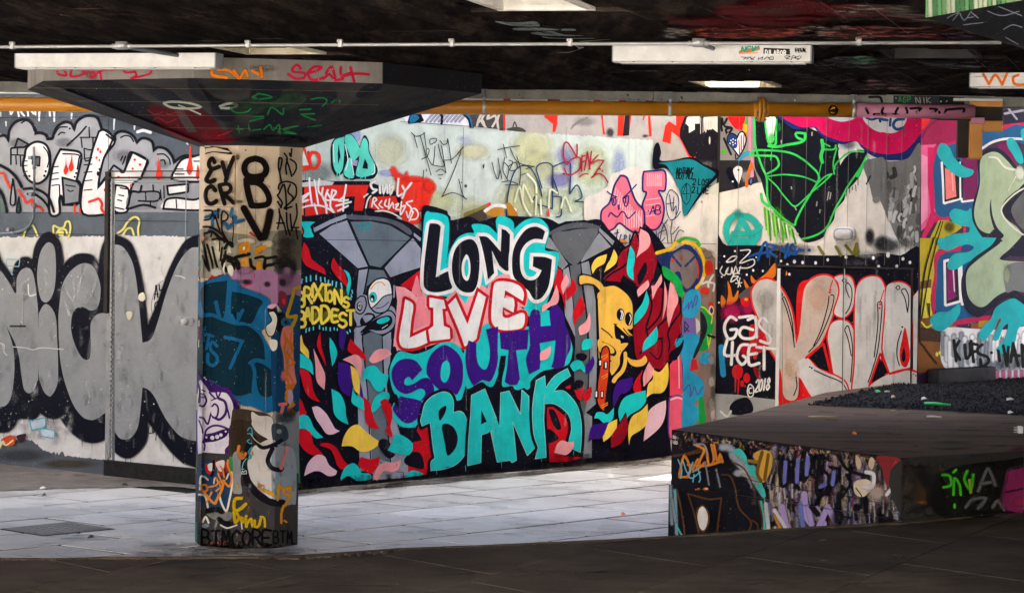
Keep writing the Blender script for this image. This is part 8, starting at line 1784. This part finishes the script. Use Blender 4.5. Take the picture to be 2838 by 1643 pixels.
# ================================================================== chalk and scuffs on the floor
part('chalk_marks', 'faint chalk scribbles and coloured scuffs on the grey paving', CV_floor)
Z(800, 1243, 2.52)
for t, c, w in (("1060,355 1150,375 1300,385", 'cf9a8a', 9), ("950,360 1050,370", 'd3a89a', 7), ("1120,322 1200,318 1290,325", '9fb8cc', 7), ("620,320 740,318", 'bcb8cc', 9), ("1480,340 1560,335", 'cf9a8a', 5), ("1640,320 1830,325", 'e0e0e0', 5), ("1960,320 2110,318", 'dcdcdc', 4), ("2130,430 2200,440 2300,435 2440,445", 'e2e2e2', 5), ("1950,395 2050,405 2180,400", '8a8a8c', 9), ("380,360 600,365", 'dcdcd8', 6), ("60,480 300,500 420,520", 'dadcde', 4), ("230,400 320,430 300,445", 'd6d6d6', 5), ("90,500 180,510 80,530", 'dcdcdc', 4), ("900,480 1080,490", 'd8d4cc', 9)): mist(c, w * 1.3, t, .4)
Z(0, 1243, 3.647)
for t, w in (("960,640 1100,670 1300,695 1600,710 1850,730", 8), ("1450,795 1600,780 1750,755 1870,750 1950,730", 7), ("710,880 800,872 930,868", 18), ("60,1030 200,1010 400,960 640,950 760,950", 9), ("200,1040 330,1000 440,970 600,980 720,1010 640,1050 540,1060", 9), ("40,1060 250,1080 400,1100", 9), ("600,1060 760,1040 900,1010 1050,1015 1170,1040 1100,1070", 9), ("640,1000 560,1060 700,1090 860,1080 1100,1095", 8), ("250,1050 330,1090", 9)): mist('b6b4a8', w * 1.2, t, .5)
G('a8a07a', 560, 260, 90, 16, .4); G('a8a07a', 800, 265, 90, 14, .4)
part('scuff_marks', 'pale and dark scuffs on the raised ground', CV_bank)
Z(1700, 1343, 2.214)
for t, c, w in (("1250,460 1320,460", 'b0a080', 6), ("1260,340 1300,336", 'a89868', 8), ("745,312 760,310", 'b8a890', 6), ("1540,370 1590,368", '6a5c4a', 8), ("1890,258 1905,262", 'c0b8a8', 5), ("1670,425 1720,420 1770,440 1700,440", '6e5848', 20)): mist(c, w * 1.5, t, .6)
Z(800, 1243, 2.52)
mist('5a2420', 8, "1570,800 1660,780", .6)
Z(0, 0, 1)
for k in range(150):
    x, y = rr.uniform(0, 2838), rr.uniform(1560, 1640); l_ = rr.uniform(30, 160)
    mist(rr.choice(('2c2723', '5c5046', '6e6052', '3a332d', '1e1a18')), rr.uniform(3, 10), "%f,%f %f,%f" % (x, y, x + l_, y + rr.uniform(-10, 4)), rr.uniform(.12, .4), 0)
part('floor_stains_shade', 'worn stains, wheel marks, dirt and painted column shade on the grey paving', CV_floor, None, 'stuff')
for k in range(240):
    x, y = rr.uniform(0, 1850), rr.uniform(1330, 1530); l_ = rr.uniform(30, 180)
    if y < 1358 - (x - 820) * .092 + 14 and x > 780: continue
    if y < 1360 and x <= 780: continue
    mist(rr.choice(('8f8d8a', '7a7876', 'dcdbd8', 'cfcfcd', '9a958c', '6a6866')), rr.uniform(3, 10), "%f,%f %f,%f" % (x, y, x + l_, y + rr.uniform(-10, 10)), rr.uniform(.08, .3), 0)
for k in range(60):  # brown strokes painting the column's shade onto the paving at its foot
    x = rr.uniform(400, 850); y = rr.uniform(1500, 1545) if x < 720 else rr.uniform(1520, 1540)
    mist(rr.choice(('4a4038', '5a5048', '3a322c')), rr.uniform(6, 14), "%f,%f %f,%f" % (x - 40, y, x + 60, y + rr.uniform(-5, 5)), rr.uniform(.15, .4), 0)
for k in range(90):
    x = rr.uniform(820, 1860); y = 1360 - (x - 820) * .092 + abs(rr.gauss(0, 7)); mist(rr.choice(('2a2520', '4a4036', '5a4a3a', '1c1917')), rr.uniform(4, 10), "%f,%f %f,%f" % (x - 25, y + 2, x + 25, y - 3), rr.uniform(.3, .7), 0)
flush()
flush()
